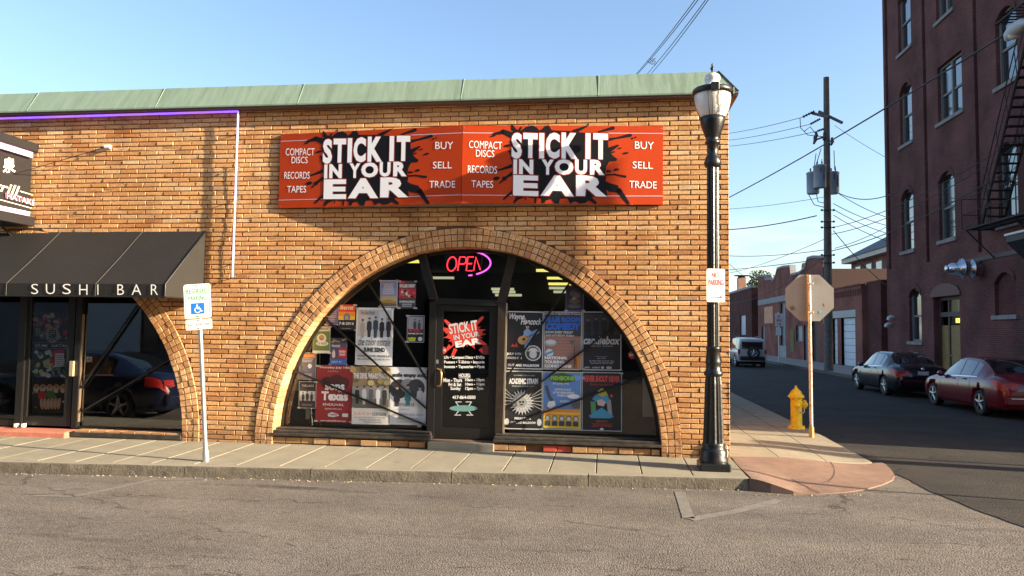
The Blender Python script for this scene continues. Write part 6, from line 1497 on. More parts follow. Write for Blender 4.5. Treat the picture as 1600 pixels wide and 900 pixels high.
for i_, h_ in enumerate(hl):
    kind_ = ('window_glass','shop_door','recess','tall_window','shop_door')[i_]
    q = MB(); q.bb(GX+.15, GX+.2, h_[0], h_[1], h_[2], h_[3]); 
    q.build(kind_, (mat('pale_blind', (.30,.33,.37), .4), BLUED, DKT, BLUED, BLUED)[i_], lb)
    q = MB(); 
    for e_ in ((h_[0]-.0, h_[0]+.08, h_[2], h_[3]), (h_[1]-.08, h_[1], h_[2], h_[3]), (h_[0]+.08, h_[1]-.08, h_[3]-.1, h_[3])): q.bb(GX+.1, GX+.149, *e_)
    q.build('opening_frame', FRM, lb)
q = MB(); q.bb(GX-.05, GX-.01, T(1218.5,560,GX).y, T(1229.5,560,GX).y, -.05, .9) ; q.build('pale_plinth', CONCB, lb)
q = MB(); q.bb(GX-.04, GX-.01, T(1241,520,GX).y, T(1236,520,GX).y, T(1236,550,GX).z, T(1236,515,GX).z); q.build('climbing_plant', mat('ivy_green', (.14,.14,.05), .9, var=.5, scale=6), lb)
# lit cross wall behind garage
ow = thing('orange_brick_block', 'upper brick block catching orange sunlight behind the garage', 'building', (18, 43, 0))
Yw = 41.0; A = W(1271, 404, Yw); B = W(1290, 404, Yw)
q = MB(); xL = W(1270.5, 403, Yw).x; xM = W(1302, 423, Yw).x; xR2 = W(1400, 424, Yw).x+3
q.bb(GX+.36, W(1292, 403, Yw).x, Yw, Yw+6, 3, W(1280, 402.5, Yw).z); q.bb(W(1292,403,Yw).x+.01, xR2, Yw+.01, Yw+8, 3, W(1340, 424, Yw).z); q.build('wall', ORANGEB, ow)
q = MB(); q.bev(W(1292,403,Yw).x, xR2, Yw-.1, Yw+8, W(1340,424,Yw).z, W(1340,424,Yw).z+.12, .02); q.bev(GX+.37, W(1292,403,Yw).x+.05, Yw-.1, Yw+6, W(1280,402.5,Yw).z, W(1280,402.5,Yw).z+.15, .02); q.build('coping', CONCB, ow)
# two-storey house with grey hip roof far behind
Yh = 60.0
hs_ = thing('hip_roof_house', 'far brick house with grey hip roof and pale eave above the garage', 'building', tuple(W(1360, 430, Yh)))
HX = 24.0; eA = T(1330, 412, HX); ze = eA.z; hy1 = eA.y; hy0 = hy1-14
q = MB(); q.bb(HX, HX+14, hy0, hy1, -.2, ze)
hw_ = q.build('wall', tex_brick('far_tan_brick', (.22,.10,.08), (.18,.085,.07), (.2,.12,.1)), hs_)
q = MB(); q.bb(HX-.7, HX+14.7, hy0-.7, hy1+.7, ze, ze+.4); q.build('eave', mat('pale_eave', (.5,.47,.40), .7), hs_)
q = MB(); zr_ = ze+.41; q.add([(HX-.8, hy0-.8, zr_), (HX+14.8, hy0-.8, zr_), (HX+14.8, hy1+.8, zr_), (HX-.8, hy1+.8, zr_), (HX+7, hy0+6.5, zr_+4.6), (HX+7, hy1-6, zr_+4.6)], [(0,1,4), (1,2,5,4), (2,3,5), (3,0,4,5)]); q.build('roof', mat('grey_shingle', (.09,.10,.11), .8, var=.2, scale=2), hs_)
for px in (1341, 1358, 1374):
    c1_ = T(px, 415, HX-.03); q = MB(); q.bb(HX-.05, HX-.003, c1_.y-.8, c1_.y+.8, ze-2.2, ze-.4); w_ = q.build('window', FRM, hs_)
    q = MB(); q.bb(HX-.07, HX-.051, c1_.y-.65, c1_.y+.65, ze-2.1, ze-.5); q.build('pane', WINGL, w_)
# far left dark building with chimney
fd = thing('dark_brick_building', 'far dark brick building with pale tall window and chimney at the street end', 'building', (14.5, 70, 0))
y0_, y1_ = T(1174.5, 500, GX).y, 110
q = MB(); zA = T(1174, 450, GX).z; wz = (T(1165,500,GX).y, T(1157,500,GX).y, T(1160,523,GX).z, T(1160,493,GX).z)
wall_with_holes(q, y0_, y1_, -.2, zA, GX, [wz]); q.add([(GX, y0_, -.2), (30, y0_, -.2), (30, y0_, zA), (GX, y0_, zA)], [(0,1,2,3)]); q.add([(GX, y0_, zA), (30, y0_, zA), (30, y1_, zA), (GX, y1_, zA)], [(0,1,2,3)]); q.build('wall', DARKB, fd)
q = MB(); q.bb(GX+.5, 30, y0_+.05, y1_, -.2, zA-.05); q.build('inner_light_block', DKT, fd)  # unseen core added against sun leaking through the window
q = MB(); q.bev(GX-.1, GX+.4, y0_-.1, y1_, zA, zA+.25, .03); q.build('coping', CONCB, fd)
q = MB(); q.bb(GX+.1, GX+.2, wz[0], wz[1], wz[2], wz[3]); q.build('window', mat('pale_blue_window', (.45,.52,.58), .4), fd)
c1_ = W(1158.5, 444, 75); q = MB(); zc0 = zA-.5; zc1 = W(1158, 434, 75).z; q.bb(c1_.x-.42, c1_.x+.42, 74.6, 75.4, zc0, zc1); ch_ = q.build('chimney', tex_brick('chimney_brick', (.40,.24,.16), (.34,.2,.13), (.3,.2,.15)), fd)
q = MB(); q.bb(c1_.x-.35, c1_.x+.35, 74.7, 75.3, zc1, zc1+.2); q.bb(c1_.x-.75, c1_.x+.75, 74.4, 75.6, zc1+.2, zc1+.28); q.build('chimney_cap', IR, ch_)
# tan infill between the two
q = MB(); q.bb(GX+.6, GX+8, ly1+.05, y0_-.05, -.2, T(1180, 455, GX).z); tag(q.build('infill_wall', mat('tan_render', (.30,.22,.16), .85, var=.35, scale=1.2)), 'narrow tan rendered wall between the two far brick buildings', 'wall')
q = MB(); q.bb(-20, 40, 118, 120, -.2, 5.0); tag(q.build('end_building', DARKB), 'distant dark wall closing the end of the side street', 'building')
# treetop
random.seed(9)
tr_ = thing('far_tree', 'green treetop showing between the far roofs', 'tree', (19, 84, 0))
q = MB(); q.tube([(19.5,84,-.2),(19.6,84,3),(19.4,84.1,6.5),(19.5,84,8)], [.3,.25,.16,.06], 8); q.tube([(19.5,84,5),(18.2,83.6,7.5)], [.12,.03], 6); q.tube([(19.5,84,5.4),(20.8,84.5,7.8)], [.12,.03], 6); q.build('trunk', mat('bark', (.09,.07,.05), .9), tr_)
q = MB()
for _ in range(1500):
    v = Vector((random.gauss(0,1), random.gauss(0,1), random.gauss(0,.8))); v *= 1.25*random.random()**.4/max(v.length, .3)*1.6
    c_ = Vector((19.5,84,8))+v+Vector((math.sin(v.z*3)*.4, 0, 0)); s_ = .16; n1 = Vector((random.random()-.5, random.random()-.5, random.random()-.5)).normalized(); n2 = n1.cross(Vector((.3,.5,.8))).normalized()
    q.add([c_-n1*s_, c_+n2*s_*.6, c_+n1*s_, c_-n2*s_*.6], [(0,1,2,3)], random.choice((0,1)))
q.build('crown', [mat('leaf_dark', (.05,.09,.025), .8), mat('leaf_light', (.10,.15,.04), .8)], tr_)

# far no-parking signs
def far_sign(px, pyt, pyb, Y_, label, pbase):
    b_ = G(px, pbase, -.05); A = W(px-6, pyt, b_.y); B = W(px+6, pyb, b_.y)
    r_ = thing('curb_sign', label, 'parking sign', tuple(b_))
    q = MB(); q.tube([b_, (b_.x, b_.y, A.z+.1)], .035, 6); q.build('post', STEEL, r_)
    mz = A.z-(A.z-B.z)*.62
    q = MB(); q.bb(A.x, B.x, b_.y-.06, b_.y-.04, mz+.05, A.z); q.build('sign_plate', mat('shaded_white', (.6,.6,.6), .5), r_)
    q = MB(); q.bb(A.x+.03, B.x-.1, b_.y-.06, b_.y-.04, B.z, mz-.02); q.build('lower_plate', mat('shaded_white', (.6,.6,.6)), r_)
    q = MB(); fn = lambda a, b, d: Vector((A.x+(B.x-A.x)*a, b_.y-.061-d, A.z+(mz+.05-A.z)*b))
    text(q, 'NO', .3, .1, .7, .35, fn, .004, 0, .02); text(q, 'PARKING', .12, .42, .88, .64, fn, .004, 0, .02); text(q, '2 HR', .2, .72, .8, .92, fn, .004, 0, .02); q.build('sign_lettering', flatc((.35,.03,.03)), r_)
far_sign(1217, 490, 524, 0, 'small white and red parking sign on a post left of the stop sign', 566)
far_sign(1292, 492, 518, 0, 'small pinkish parking sign on the utility pole right of the stop sign', 579)

# ================================================================== UTILITY POLE
pb = G(1295, 581, -.1)
POLEW = mat('weathered_pole_wood', (.13,.11,.095), .9, var=.35, scale=4, bump=.01); TRG = mat('transformer_grey', (.36,.42,.48), .45, var=.06, scale=3)
up_ = thing('utility_pole', 'tall wooden utility pole with crossarms beside the tall brick building', 'utility pole', tuple(pb))
pt = W(1291, 121, pb.y)
def pol(py): 
    t = (581-py)/460.; return Vector((pb.x+(pt.x-pb.x)*t, pb.y, W(1293, py, pb.y).z))
q = MB(); q.tube([pb-Vector((0,0,.1)), (pb+pt)/2, pt], [.24,.19,.145], 12); q.build('pole', POLEW, up_)
def pbx(px, py): return W(px, py, pb.y)
for (pa, pb2, nm) in (((1284,170),(1311,196),'crossarm'), ((1272,172),(1291,188),'crossarm')):
    A, B = W(*pa, pb.y-.9), W(*pb2, pb.y+(-1.4 if pa[0] < 1280 else .4)); A = W(*pa, pb.y-.25); B = W(*pb2, pb.y-.25)
    q = MB(); dr_ = (B-A).normalized(); up3 = Vector((0,0,1)); 
    # foreshortened arms: they point partly down the street
    q.tube([A+Vector((0,.5,0)), B-Vector((0,.5,0))], .085, 6); q.build(nm, POLEW, up_)
INS = mat('brown_insulator', (.06,.05,.05), .35)
ends = {}
for i, (pa, pb2) in enumerate((((1272,174),(1254,183)), ((1281,186),(1266,194)), ((1288,201),(1277,205)))):
    A = pbx(*pa); B = pbx(*pb2); q = MB(); n_ = 9
    q.tube([A+(B-A)*k_/n_ for k_ in range(n_+1)], [(.03 if k_ % 2 else .075) for k_ in range(n_+1)], 8); q.build('insulator', INS, up_)
for (px, py) in ((1274,213),(1299,222),(1272,220),(1287,214)):
    c_ = pbx(px, py); q = MB(); q.tube([c_+Vector((0,-.1,.22)), c_+Vector((.03,-.1,0)), c_+Vector((-.05,-.1,-.2))], [.06,.1,.05], 8); q.build('cutout_fuse', INS, up_)
q = MB(); q.tube([pbx(1273,219), pbx(1290,213)], .05, 6); q.build('fuse_arm', POLEW, up_)
for (px, pyt, pyb, w_, dy, lb_) in ((1270, 269, 303, 21, -.35, 'grey transformer can hanging left of the utility pole'), (1280.5, 258, 293.5, 21, -.85, 'foremost grey transformer can on the utility pole'), (1303.5, 268.5, 303, 14, .55, 'grey transformer can half behind the utility pole on its right')):
    Y_ = pb.y+dy; A = W(px, pyt, Y_); B = W(px, pyb, Y_); r_ = (W(px+w_/2, pyt, Y_).x-A.x)
    if dy > 0: r_ *= 1.35; A.x -= .05; B.x -= .05
    h_ = A.z-B.z; t_ = thing('transformer', lb_, 'transformer', (A.x, Y_, B.z), 'pole transformers')
    q = MB(); q.lathe((A.x, Y_, B.z), [(r_*.85,0),(r_*.93,.06),(r_*.93,h_*.92),(r_,h_*.925),(r_,h_*.96),(r_*.8,h_)], 20); q.build('tank', TRG, t_)
    q = MB(); q.lathe((A.x+r_*.3, Y_-r_*.2, B.z+h_), [(.05,0),(.03,.08),(.05,.12),(.02,.2),(.02,.3)], 8); q.lathe((A.x-r_*.4, Y_-r_*.2, B.z+h_), [(.05,0),(.03,.08),(.05,.12),(.02,.2)], 8); q.build('bushing', INS, t_)
    q = MB(); q.bb(A.x-.07, A.x+.0, Y_-r_*.97, Y_-r_*.9, B.z+h_*.62, B.z+h_*.85); q.bb(A.x+.1, A.x+.16, Y_-r_*.97, Y_-r_*.9, B.z+h_*.3, B.z+h_*.8); q.build('label_mark', flatc((.08,.12,.2)), t_)
for py in (330, 348, 357, 400, 412):
    c_ = pbx(1293, py); q = MB(); q.lathe(c_+Vector((-.3,-.05,0)), [(.05,0),(.07,.05),(.05,.1)], 8); q.lathe(c_+Vector((.3,-.05,0)), [(.05,0),(.07,.05),(.05,.1)], 8); q.bb(c_.x-.3, c_.x+.3, c_.y-.26, c_.y-.2, c_.z, c_.z+.04); q.build('spool_bracket', INS, up_)
q = MB(); A = pbx(1285,354); 
for pts in ([(1262,290),(1264,305),(1272,320),(1288,324)], [(1275,300),(1278,315),(1290,318)], [(1303,235),(1304,265)], [(1275,240),(1272,262)], [(1283,232),(1275,258)], [(1250,185),(1251,200),(1262,211),(1290,214)], [(1257,205),(1266,198),(1275,210)]):
    q.tube([pbx(*p_) for p_ in pts], .022, 5)
q.build('jumper_wire', BLACKM, up_)

# ------------------------------------------------------------------ overhead wires
WIREM = mat('cable_black', (.03,.03,.032), .6)
def wire(label, A, B, sag=.3, r_=.014, n=14, extra=None):
    A = Vector(A); B = Vector(B); q = MB(); pts = []
    for i in range(n+1):
        t = i/n; p = A+(B-A)*t; p.z -= 4*sag*t*(1-t); pts.append(p)
    q.tube(pts, r_, 5); return tag(q.build('overhead_wire', WIREM), label, 'wire', 'overhead wires')
PY_ = pb.y
wire('thick cable climbing from behind the shop corner across the pole to the top right', W(1100, 328, 40), W(1640, 10, 9), .25, .03)
wire('topmost thin wire from the pole insulators to the left', W(1254,183,PY_), W(1080,212,60), .3, .018)
wire('second thin wire from the pole insulators to the left', W(1266,194,PY_), W(1080,222,60), .3, .018)
wire('third thin wire from the pole insulators to the left', W(1277,205,PY_), W(1080,230,60), .3, .018)
wire('thin service wire left of the transformers', W(1287,308,PY_), W(1080,328,45), .2, .014)
wire('heavy drooping cable left of the pole below the transformers', W(1276,337,PY_), W(1080,360,38), .25, .03)
wire('thin wire from the crossarm down to the tall building', W(1304,196,PY_), W(1384,246,28.9), .05, .012)
wire('cable from the right transformer sagging to the tall wall', W(1311,302,PY_), W(1420,290,22), .45, .022)
wire('steep wire from right transformer to the tall wall', W(1311,303,PY_), W(1384,339,28.9), .1, .018)
wire('second service wire right of the pole', W(1302,318,PY_), W(1384,352,28.9), .1, .018)
wire('third service wire right of the pole', W(1302,327,PY_), W(1384,364,28.9), .1, .018)
wire('fourth service wire right of the pole', W(1302,336,PY_), W(1384,376,28.9), .1, .018)
wire('rising wire crossing in front of the tall building, upper of the pair', W(1300,356,PY_), W(1620,195,15.2), .5, .018)
wire('rising wire crossing in front of the tall building, lower of the pair', W(1300,366,PY_), W(1620,206,15.2), .55, .018)
wire('pale wire rising to the fire escape', W(1300,392,PY_), W(1572,268,15.5), .35, .022)
wire('level wire left of the pole at roof height', W(1292,390,PY_), W(1100,396,55), .3, .02)
wire('lower wire from the pole down to the left', W(1292,404,PY_), W(1100,424,58), .1, .022)
wire('wire from pole slanting down left over the parapets', W(1292,372,PY_), W(1120,430,60), .3, .016)
wire('slack wire draped across the far roofs', W(1290,400,PY_), W(1120,472,58), .9, .02)
wire('steep drop wire toward the far roof, left one', W(1125,398,50), W(1187,448,62), .2, .02)
wire('drop wire down to the garage wall', W(1302,360,PY_), W(1384,446,29.5), .15, .022)
wire('short wire rising from the pole to the right', W(1304,388,PY_), W(1384,355,29.5), .1, .016)
# bundle over the shop roof
cA = [(989,121),(991,121),(1008,119),(1014,119)]; cB = [(1093,-10),(1098,-10),(1111,-12),(1115,-12)]
for k_, (a, b) in enumerate(zip(cA, cB)):
    lab = ('leftmost','second','third','rightmost')[k_]+' of four service cables rising over the shop roof'
    wire(lab, W(*a, 14.), W(*b, 3.), .06, .010)
c_ = W(1019, 96, 11.4)
q = MB(); 
for s_ in ((-.1,-.05,.1,.1),(-.08,.1,.1,-.12),(-.15,.02,.02,-.1),(0,.1,.12,-.05)): q.tube([c_+Vector((s_[0],0,s_[1])), c_+Vector((s_[2],0,s_[3]))], .014, 6)
tag(q.build('cable_connector', STEEL), 'cluster of clamps joining the cables above the shop roof', 'cable clamp')

# ================================================================== CARS
CHR = mat('chrome', (.7,.7,.72), .15, metal=1); TYRE = mat('tyre_rubber', (.018,.018,.018), .8); RIM = mat('alloy_rim', (.50,.51,.53), .3, metal=.8); BLKP = mat('black_plastic', (.012,.012,.013), .5)
CGL = mat('car_glass', (.010,.013,.017), .03, spec=.8, coat=1.0)
TAIL = mat('tail_lamp_red', (.45,.02,.02), .35, coat=.2); TAILW = mat('tail_lamp_clear', (.55,.35,.30), .25)
def car(name, label, paint, kind='sedan', group='parked cars'):
    if kind == 'sedan':
        ST = [(0.0,.34,.66,.70,.62,.40),(.05,.26,.80,.86,.72,.52),(.16,.22,.92,.98,.80,.62),(.42,.20,.97,1.06,.86,.66),(.62,.2,.965,1.075,.885,.66),(1.0,.2,.955,1.27,.892,.60),(1.38,.2,.95,1.405,.895,.565),(1.95,.2,.93,1.45,.895,.575),(2.45,.2,.915,1.425,.895,.575),(2.95,.2,.895,1.18,.895,.61),(3.3,.2,.88,.985,.89,.66),(3.8,.2,.84,.93,.885,.64),(4.2,.2,.76,.85,.85,.58),(4.45,.22,.66,.74,.76,.48),(4.58,.30,.54,.58,.62,.36)]
        ax_ = (.98, 3.66); wr = .325
    else:
        ST = [(0.0,.42,1.0,1.60,.80,.62),(.04,.36,1.03,1.68,.84,.65),(.12,.34,1.05,1.73,.86,.66),(.8,.34,1.05,1.78,.88,.67),(1.6,.34,1.05,1.79,.885,.67),(2.3,.34,1.04,1.77,.885,.665),(2.75,.34,1.03,1.70,.885,.655),(3.2,.34,1.02,1.30,.885,.68),(3.42,.34,1.01,1.10,.88,.70),(3.9,.34,.98,1.06,.86,.66),(4.25,.36,.90,.98,.82,.6),(4.4,.42,.75,.80,.74,.5)]
        ax_ = (.85, 3.5); wr = .37
    L_ = ST[-1][0]; yc = L_/2
    def par(s):
        s = max(0, min(L_, s))
        for i in range(len(ST)-1):
            if s <= ST[i+1][0]: break
        a, b = ST[i], ST[i+1]; p0 = ST[max(i-1, 0)]; p3 = ST[min(i+2, len(ST)-1)]; h = b[0]-a[0]; t = (s-a[0])/h
        out = []
        for k in range(1, 6):
            m0 = (b[k]-p0[k])/max(b[0]-p0[0], 1e-6)*h if i > 0 else (b[k]-a[k]); m1 = (p3[k]-a[k])/max(p3[0]-a[0], 1e-6)*h if i+2 < len(ST) else (b[k]-a[k])
            out.append((2*t**3-3*t*t+1)*a[k]+(t**3-2*t*t+t)*m0+(-2*t**3+3*t*t)*b[k]+(t**3-t*t)*m1)
        return out
    def sec(s):
        zl_, zb_, zt_, hw, tw = par(s); cab_ = zt_-zb_
        f_z = zb_+(cab_)*.90 if cab_ > .2 else zt_-.03
        return [(hw*.90, zl_), (hw*.975, zl_+.10), (hw*.995, zl_+(zb_-zl_)*.42), (hw, zl_+(zb_-zl_)*.66), (hw*.975, zb_-.07), (hw*.93, zb_), (tw+(.03 if cab_ > .2 else 0), f_z), (tw*.86, zt_-.012), (tw*.45, zt_), (0, zt_+.004)]
    def P(s, t, off=0., sg=-1):
        c_ = sec(s); i = min(int(t), 8); f_ = t-i; x = c_[i][0]+(c_[i+1][0]-c_[i][0])*f_; z = c_[i][1]+(c_[i+1][1]-c_[i][1])*f_
        ds = .01; return Vector((sg*(x+off*(1 if t < 6.5 else .1)), s-yc, z+off*(0 if t < 6 else 1)))
    root = thing(name, label, 'car', (0,0,0), group)
    ss_ = []
    brk = sorted(set([s[0] for s in ST]))
    for a, b in zip(brk[:-1], brk[1:]):
        n = max(2, int((b-a)/.06)); ss_ += [a+(b-a)*i/n for i in range(n)]
    ss_.append(L_)
    if kind == 'sedan': sg_r = (1.12, 3.05); wsh = (2.52, 3.26); rwn = (.68, 1.34)
    else: sg_r = (.22, 3.15); wsh = (2.8, 3.38); rwn = None
    q = MB(); gq = MB(); rows = 10
    full_ = []
    for s in ss_:
        c_ = sec(s); full_.append([Vector((-x, s-yc, z)) for x, z in c_]+[Vector((x, s-yc, z)) for x, z in c_[::-1][1:]])
    nn = len(full_[0]); vs = [v for r_ in full_ for v in r_]; fs = []
    for i in range(len(ss_)-1):
        for j in range(nn): fs.append((i*nn+j, i*nn+(j+1)%nn, (i+1)*nn+(j+1)%nn, (i+1)*nn+j))
    fs.append(tuple(range(nn))[::-1]); fs.append(tuple((len(ss_)-1)*nn+j for j in range(nn)))
    me = MB(); me.add(vs, fs, 0, True); me.sm[-1] = me.sm[-2] = False
    body = me.build('body', paint, root)
    # cut wheel arches
    cuts = []
    for s in ax_:
        cq = MB(); cq.lathe((-1.2, s-yc, wr), [(wr+.055, 0), (wr+.055, 2.4)], 28, axis=(1,0,0)); co = cq.build('cut', paint); cuts.append(co)
        md = body.modifiers.new('b', 'BOOLEAN'); md.operation = 'DIFFERENCE'; md.object = co; md.solver = 'EXACT'
    dg = bpy.context.evaluated_depsgraph_get(); dg.update(); nm = bpy.data.meshes.new_from_object(body.evaluated_get(dg)); body.modifiers.clear(); body.data = nm; nm.materials.clear(); nm.materials.append(paint)
    for p_ in nm.polygons: p_.material_index = 0
    for c_ in cuts: bpy.data.objects.remove(c_)
    def patch(s0, s1, t0, t1, off, n1=8, n2=3, both=True, q_=None, clip=None):
        q_ = q_ or MB()
        for sg in (both if isinstance(both, tuple) else (-1, 1) if both else (-1,)):
            vs = [P(s0+(s1-s0)*i/n1, t0+(t1-t0)*j/n2, off, sg) for i in range(n1+1) for j in range(n2+1)]
            q_.add(vs, [(i*(n2+1)+j, i*(n2+1)+j+1, (i+1)*(n2+1)+j+1, (i+1)*(n2+1)+j) for i in range(n1) for j in range(n2)], 0, True)
        return q_
    # side glass with pillars
    g_ = MB()
    parts = [(1.16, 1.42), (1.47, 2.04), (2.10, 3.02)] if kind == 'sedan' else [(.25, .95), (1.03, 1.75), (1.83, 3.05)]
    for a, b in parts:
        for sd in ((-1,), (1,)): g_ = MB(); patch(a, b, 5.10, 5.93, .006, 10, 2, sd, g_); g_.build('side_glass', CGL, root)
    g_ = MB(); 
    def over(s0, s1, off, q_, n1=8, t0=6.55):
        vs = []
        for i in range(n1+1):
            s = s0+(s1-s0)*i/n1
            L1 = [P(s, t0+(9-t0)*j/4, off, -1) for j in range(5)]; L2 = [P(s, t0+(9-t0)*j/4, off, 1) for j in range(3, -1, -1)]; vs += L1+L2
        q_.add(vs, [(i*9+j, i*9+j+1, (i+1)*9+j+1, (i+1)*9+j) for i in range(n1) for j in range(8)], 0, True)
    over(*wsh, .006, g_); g_.build('windscreen', CGL, root); g_ = MB()
    if rwn: over(*rwn, .006, g_)
    else: g_.bb(-.60, .60, -yc-.012, -yc+.02, 1.10, 1.52)
    g_.build('rear_window', CGL, root)
    # seams, trims
    g_ = MB()
    for s in ((1.44, 2.07, 3.12) if kind == 'sedan' else (1.0, 1.79, 2.98)): patch(s-.006, s+.006, .8, 5., .003, 1, 10, True, g_)
    if kind == 'sedan': patch(.40, .412, 5., 9, .003, 1, 8, True, g_)
    g_.build('panel_gap', BLKP, root)
    g_ = MB(); patch(parts[0][0]-.03, parts[-1][1]+.1, 5.0, 5.07, .008, 24, 1, True, g_); g_.build('window_trim', CHR if kind == 'sedan' else BLKP, root)
    g_ = MB(); patch(ax_[0]+.42, ax_[1]-.42, .02, .5, .02, 16, 1, True, g_); g_.build('sill_trim', BLKP if kind != 'sedan' else paint, root)
    g_ = MB()
    for s in ((1.72, 2.35) if kind == 'sedan' else (1.2, 2.0)):
        for sg in (-1, 1):
            p = P(s, 4.3, .02, sg); g_.bev(p.x-.015, p.x+.015, p.y-.09, p.y+.09, p.z-.015, p.z+.015, .005)
    g_.build('door_handle', paint, root)
    for sg in (-1, 1):
        g_ = MB(); p = P(3.0 if kind == 'sedan' else 3.05, 5.05, .0, sg); g_.lathe(p+Vector((sg*.10, 0, .05)), [(.02,-.10),(.075,-.08),(.085,0),(.07,.07),(.03,.10)], 12, axis=(0,1,0)); g_.tube([p, p+Vector((sg*.08, 0, .03))], .02, 6); g_.build('mirror', BLKP if kind != 'sedan' else paint, root)
    for sg in (-1, 1):
        g_ = MB()
        if kind == 'sedan':
            vs = [P(.005+.40*i/6, 3.35+1.35*j/3-.25*(i/6)*(1 if j == 0 else 0), .022, sg)+Vector((0,-.012*(1-i/6),0)) for i in range(7) for j in range(4)]
            g_.add(vs, [(i*4+j, i*4+j+1, (i+1)*4+j+1, (i+1)*4+j) for i in range(6) for j in range(3)], 0, True)
            c_ = P(.05, 4.0, 0, sg); g_.add([(sg*.74, -yc+.035, .70), (sg*.74, -yc+.05, .87), (sg*.42, -yc+.035, .87), (sg*.42, -yc-.005, .72)], [(0,1,2,3)])
        else: g_.bev(sg*.70 if sg > 0 else -.84, sg*.84 if sg > 0 else -.70, -yc-.015, -yc+.06, .80, 1.08, .015)
        g_.build('tail_lamp', TAIL, root)
    g_ = MB(); z_ = .74 if kind == 'sedan' else .62; g_.bb(-.16, .16, -yc-.03, -yc-.015, z_, z_+.12); pl_ = g_.build('licence_plate', mat('plate_white', (.5,.52,.55), .5), root)
    g_ = MB(); g_.bev(-.72, .72, -yc-.045, -yc+.1, .34 if kind == 'sedan' else .42, .58 if kind == 'sedan' else .66, .03); g_.build('rear_bumper', paint if kind == 'sedan' else BLKP, root)
    if kind == 'sedan':
        g_ = MB(); g_.bb(-.62, .62, -yc-.048, -yc-.044, .50, .52); g_.lathe((0, -yc+.02, .93), [(.05,0),(.05,.05),(.03,.055)], 16, axis=(0,-1,.3)); g_.build('rear_trim', CHR, root)
    for s in ax_:
        for sg in (-1, 1):
            g_ = MB(); c_ = Vector((sg*.66, s-yc, wr)); g_.lathe(c_, [(wr*.66,0),(wr*.93,.0),(wr,.03),(wr,.17),(wr*.93,.20),(wr*.68,.205),(wr*.66,.16)], 28, axis=(sg,0,0)); wo_ = g_.build('wheel', TYRE, root)
            g_ = MB(); g_.lathe(c_+Vector((sg*.12,0,0)), [(wr*.68,0),(wr*.68,.085),(wr*.60,.09),(wr*.58,.04),(.03,.03)], 24, axis=(sg,0,0)); g_.build('rim_barrel', BLKP, wo_)
            g_ = MB()
            for k in range(5):
                a = 2*PI*k/5+.3; d0 = Vector((0, math.cos(a), math.sin(a))); c2 = c_+Vector((sg*.185,0,0)); g_.tube([c2+d0*.02, c2+d0*wr*.66], [.045,.03], 6)
            g_.lathe(c_+Vector((sg*.18,0,0)), [(.07,0),(.07,.02),(.03,.03)], 14, axis=(sg,0,0)); g_.lathe(c_+Vector((sg*.17,0,0)), [(wr*.70,0),(wr*.70,.035),(wr*.63,.035),(wr*.63,.0)], 24, axis=(sg,0,0)); g_.build('rim', RIM, wo_)
    g_ = MB(); g_.bb(-.72, .72, -yc+.5, yc-.5, .18, .45); g_.build('underbody', BLKP, root)
    if kind != 'sedan':
        g_ = MB(); g_.lathe((.05, -yc-.02, .88), [(.33,0),(.36,.03),(.36,.16),(.33,.2),(.22,.205),(.2,.17)], 28, axis=(0,-1,0)); sp_w = g_.build('spare_wheel', TYRE, root)
        g_ = MB(); c2 = Vector((.05, -yc-.20, .88))
        for k in range(5): a = 2*PI*k/5+.3; d0 = Vector((math.cos(a),0,math.sin(a))); g_.tube([c2+d0*.02, c2+d0*.2], [.05,.035], 6)
        g_.lathe((.05, -yc-.18, .88), [(.225,0),(.225,.03),(.19,.03),(.19,0)], 24, axis=(0,-1,0)); g_.build('spare_rim', RIM, sp_w)
        g_ = MB()
        for sg in (-1, 1): g_.tube([(sg*.62, -yc+.3, 1.76), (sg*.62, -yc+.4, 1.83), (sg*.62, 0, 1.85), (sg*.62, yc-1.9, 1.80), (sg*.62, yc-1.8, 1.74)], .018, 6)
        g_.build('roof_rack', BLKP, root)
        g_ = MB(); patch(.1, 4.2, .0, 1.6, .015, 30, 2, True, g_); g_.build('lower_cladding', BLKP, root) if False else None
    return root
def paintm(n, c): return mat(n, c, .25, coat=.7, metal=.0, spec=.4)
bk = car('parked_sedan', 'black sedan parked facing away in the shade beside the tall building', paintm('black_car_paint', (.008,.008,.012)))
bk.location = (10.15, 16.3, RZ)
rd = car('parked_sedan', 'dark red sedan parked nearest at the right edge', paintm('dark_red_car_paint', (.15,.008,.014)))
rd.location = (10.35, 10.35, RZ)
sv = car('parked_suv', 'white SUV with spare wheel on its back at the far end of the street', paintm('white_car_paint', (.42,.42,.42)), 'suv')
sv.location = (8.75, 36.5, RZ)
bc = car('parked_sedan', 'dark blue sedan by the kerb mirrored in the sushi bar window', paintm('blue_car_paint', (.008,.016,.05)))
bc.location = (-11.35, -3.35, RZ); bc.rotation_euler = (0, 0, PI/2)

# ================================================================== ACROSS THE STREET (seen in the glass)
op = thing('opposite_storefronts', 'dark two storey storefront row facing the record shop across the street', 'building', (-5, -25, 0))
q = MB(); q.bb(-45, 22, -34, -24, -.2, 13.5); q.build('wall', mat('dark_stucco', (.055,.05,.05), .9, var=.3, scale=1), op)
q = MB()
for k_ in range(15): q.bb(-42+k_*4.2, -39.8+k_*4.2, -23.99, -23.95, .5, 3.2); q.bb(-41.5+k_*4.2, -40.2+k_*4.2, -23.99, -23.95, 5.2, 7.6)
q.build('window_glass', DGLASS, op)
q = MB(); q.bb(-34, -24, -23.95, -23.7, -.1, 9); q.build('pale_front', mat('blue_grey_stucco', (.27,.31,.35), .8, var=.1, scale=1), op)
q = MB(); q.bb(-45, 22, -24, -20.5, -.5, -.05); tag(q.build('opposite_pavement', CONC), kind='structure')
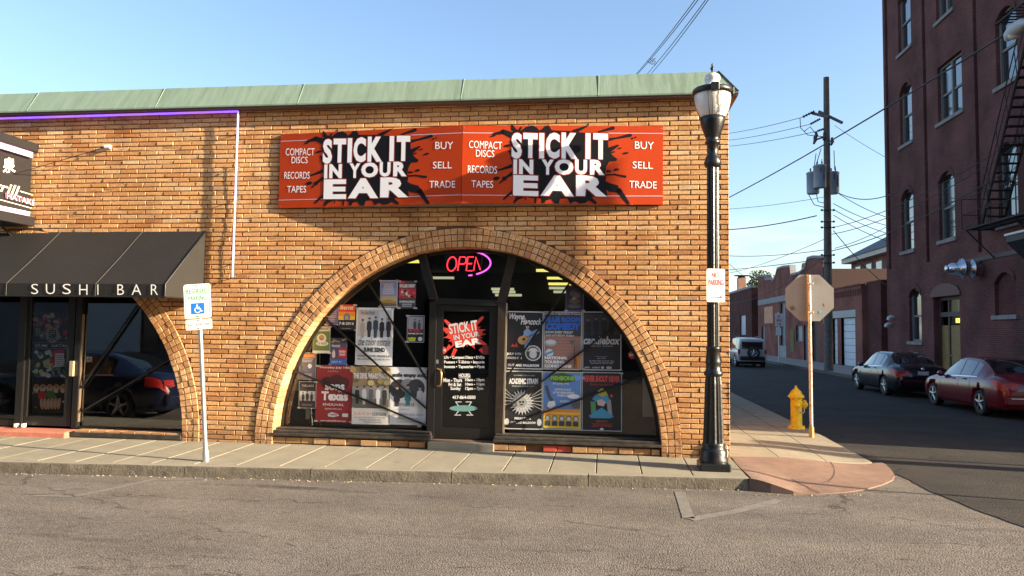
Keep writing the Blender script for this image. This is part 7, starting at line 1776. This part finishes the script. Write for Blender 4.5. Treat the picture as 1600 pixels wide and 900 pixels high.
# made-up banner on an unseen pole, added to cast the shadow on the arch
hz = Vector((math.cos(SUN_AZ), -math.sin(SUN_AZ), 0)); te = math.tan(SUN_EL)
def caster(xw, zw, s): return Vector((xw, 0, zw))+hz*s+Vector((0,0,s*te))
s_ = 10.2
a = caster(-.32, 3.95, s_); s2_ = (a.x+1.95)/math.cos(SUN_AZ); b = caster(-1.95, 2.2, s2_)
bn = thing('shadow_banner', 'made-up brown banner on an unseen pole, added to shade the arch', 'banner', (a.x, a.y, RZ))
q = MB()
ya, yb = min(a.y, b.y), max(a.y, b.y)
q.bb(a.x-.01, a.x+.01, ya, yb, b.z, a.z-.1); q.add([(a.x, ya, a.z-.1), (a.x, yb, a.z-.1), (a.x, yb, a.z+.35)], [(0,1,2)]); q.build('cloth', mat('banner_brown', (.2,.1,.06), .9), bn)
q = MB(); q.tube([(a.x+.3, ya-.1, RZ-.1), (a.x+.3, ya-.1, a.z+.6)], .035, 8); q.build('pole', POLEB, bn)
q = MB(); q.tube([(a.x+.3, ya-.1, a.z+.36), (a.x, ya, a.z+.36)], .015, 6); q.tube([(a.x+.3, ya-.1, b.z), (a.x, ya, b.z)], .015, 6); q.build('banner_arm', POLEB, bn)

# unseen poles added beyond the right edge to cast shadows across the corner
cp_ = thing('corner_shadow_pole', 'unseen thick wooden pole added to cast a shadow band across the pavement', 'utility pole', (13.2, -.38, -.1))
q = MB(); q.tube([(13.2,-.38,-.2),(13.2,-.38,9)], [.2,.15], 12); q.build('pole', POLEW, cp_)
q = MB(); q.tube([(13.2,-1.3,8.2),(13.2,.5,8.2)], .07, 6); q.build('crossarm', POLEW, cp_)
cq_ = thing('corner_shadow_post', 'unseen thin steel post added for its shadow, beside the added wooden pole', 'sign post', (13.0, .1, -.1))
q = MB(); q.tube([(13.0,.12,-.2),(13.0,.12,3.2)], .04, 8); q.build('post', STEEL, cq_)
q = MB(); q.bb(12.97,12.99,-.1,.35,2.5,3.2); q.build('sign_plate', SIGNW, cq_)
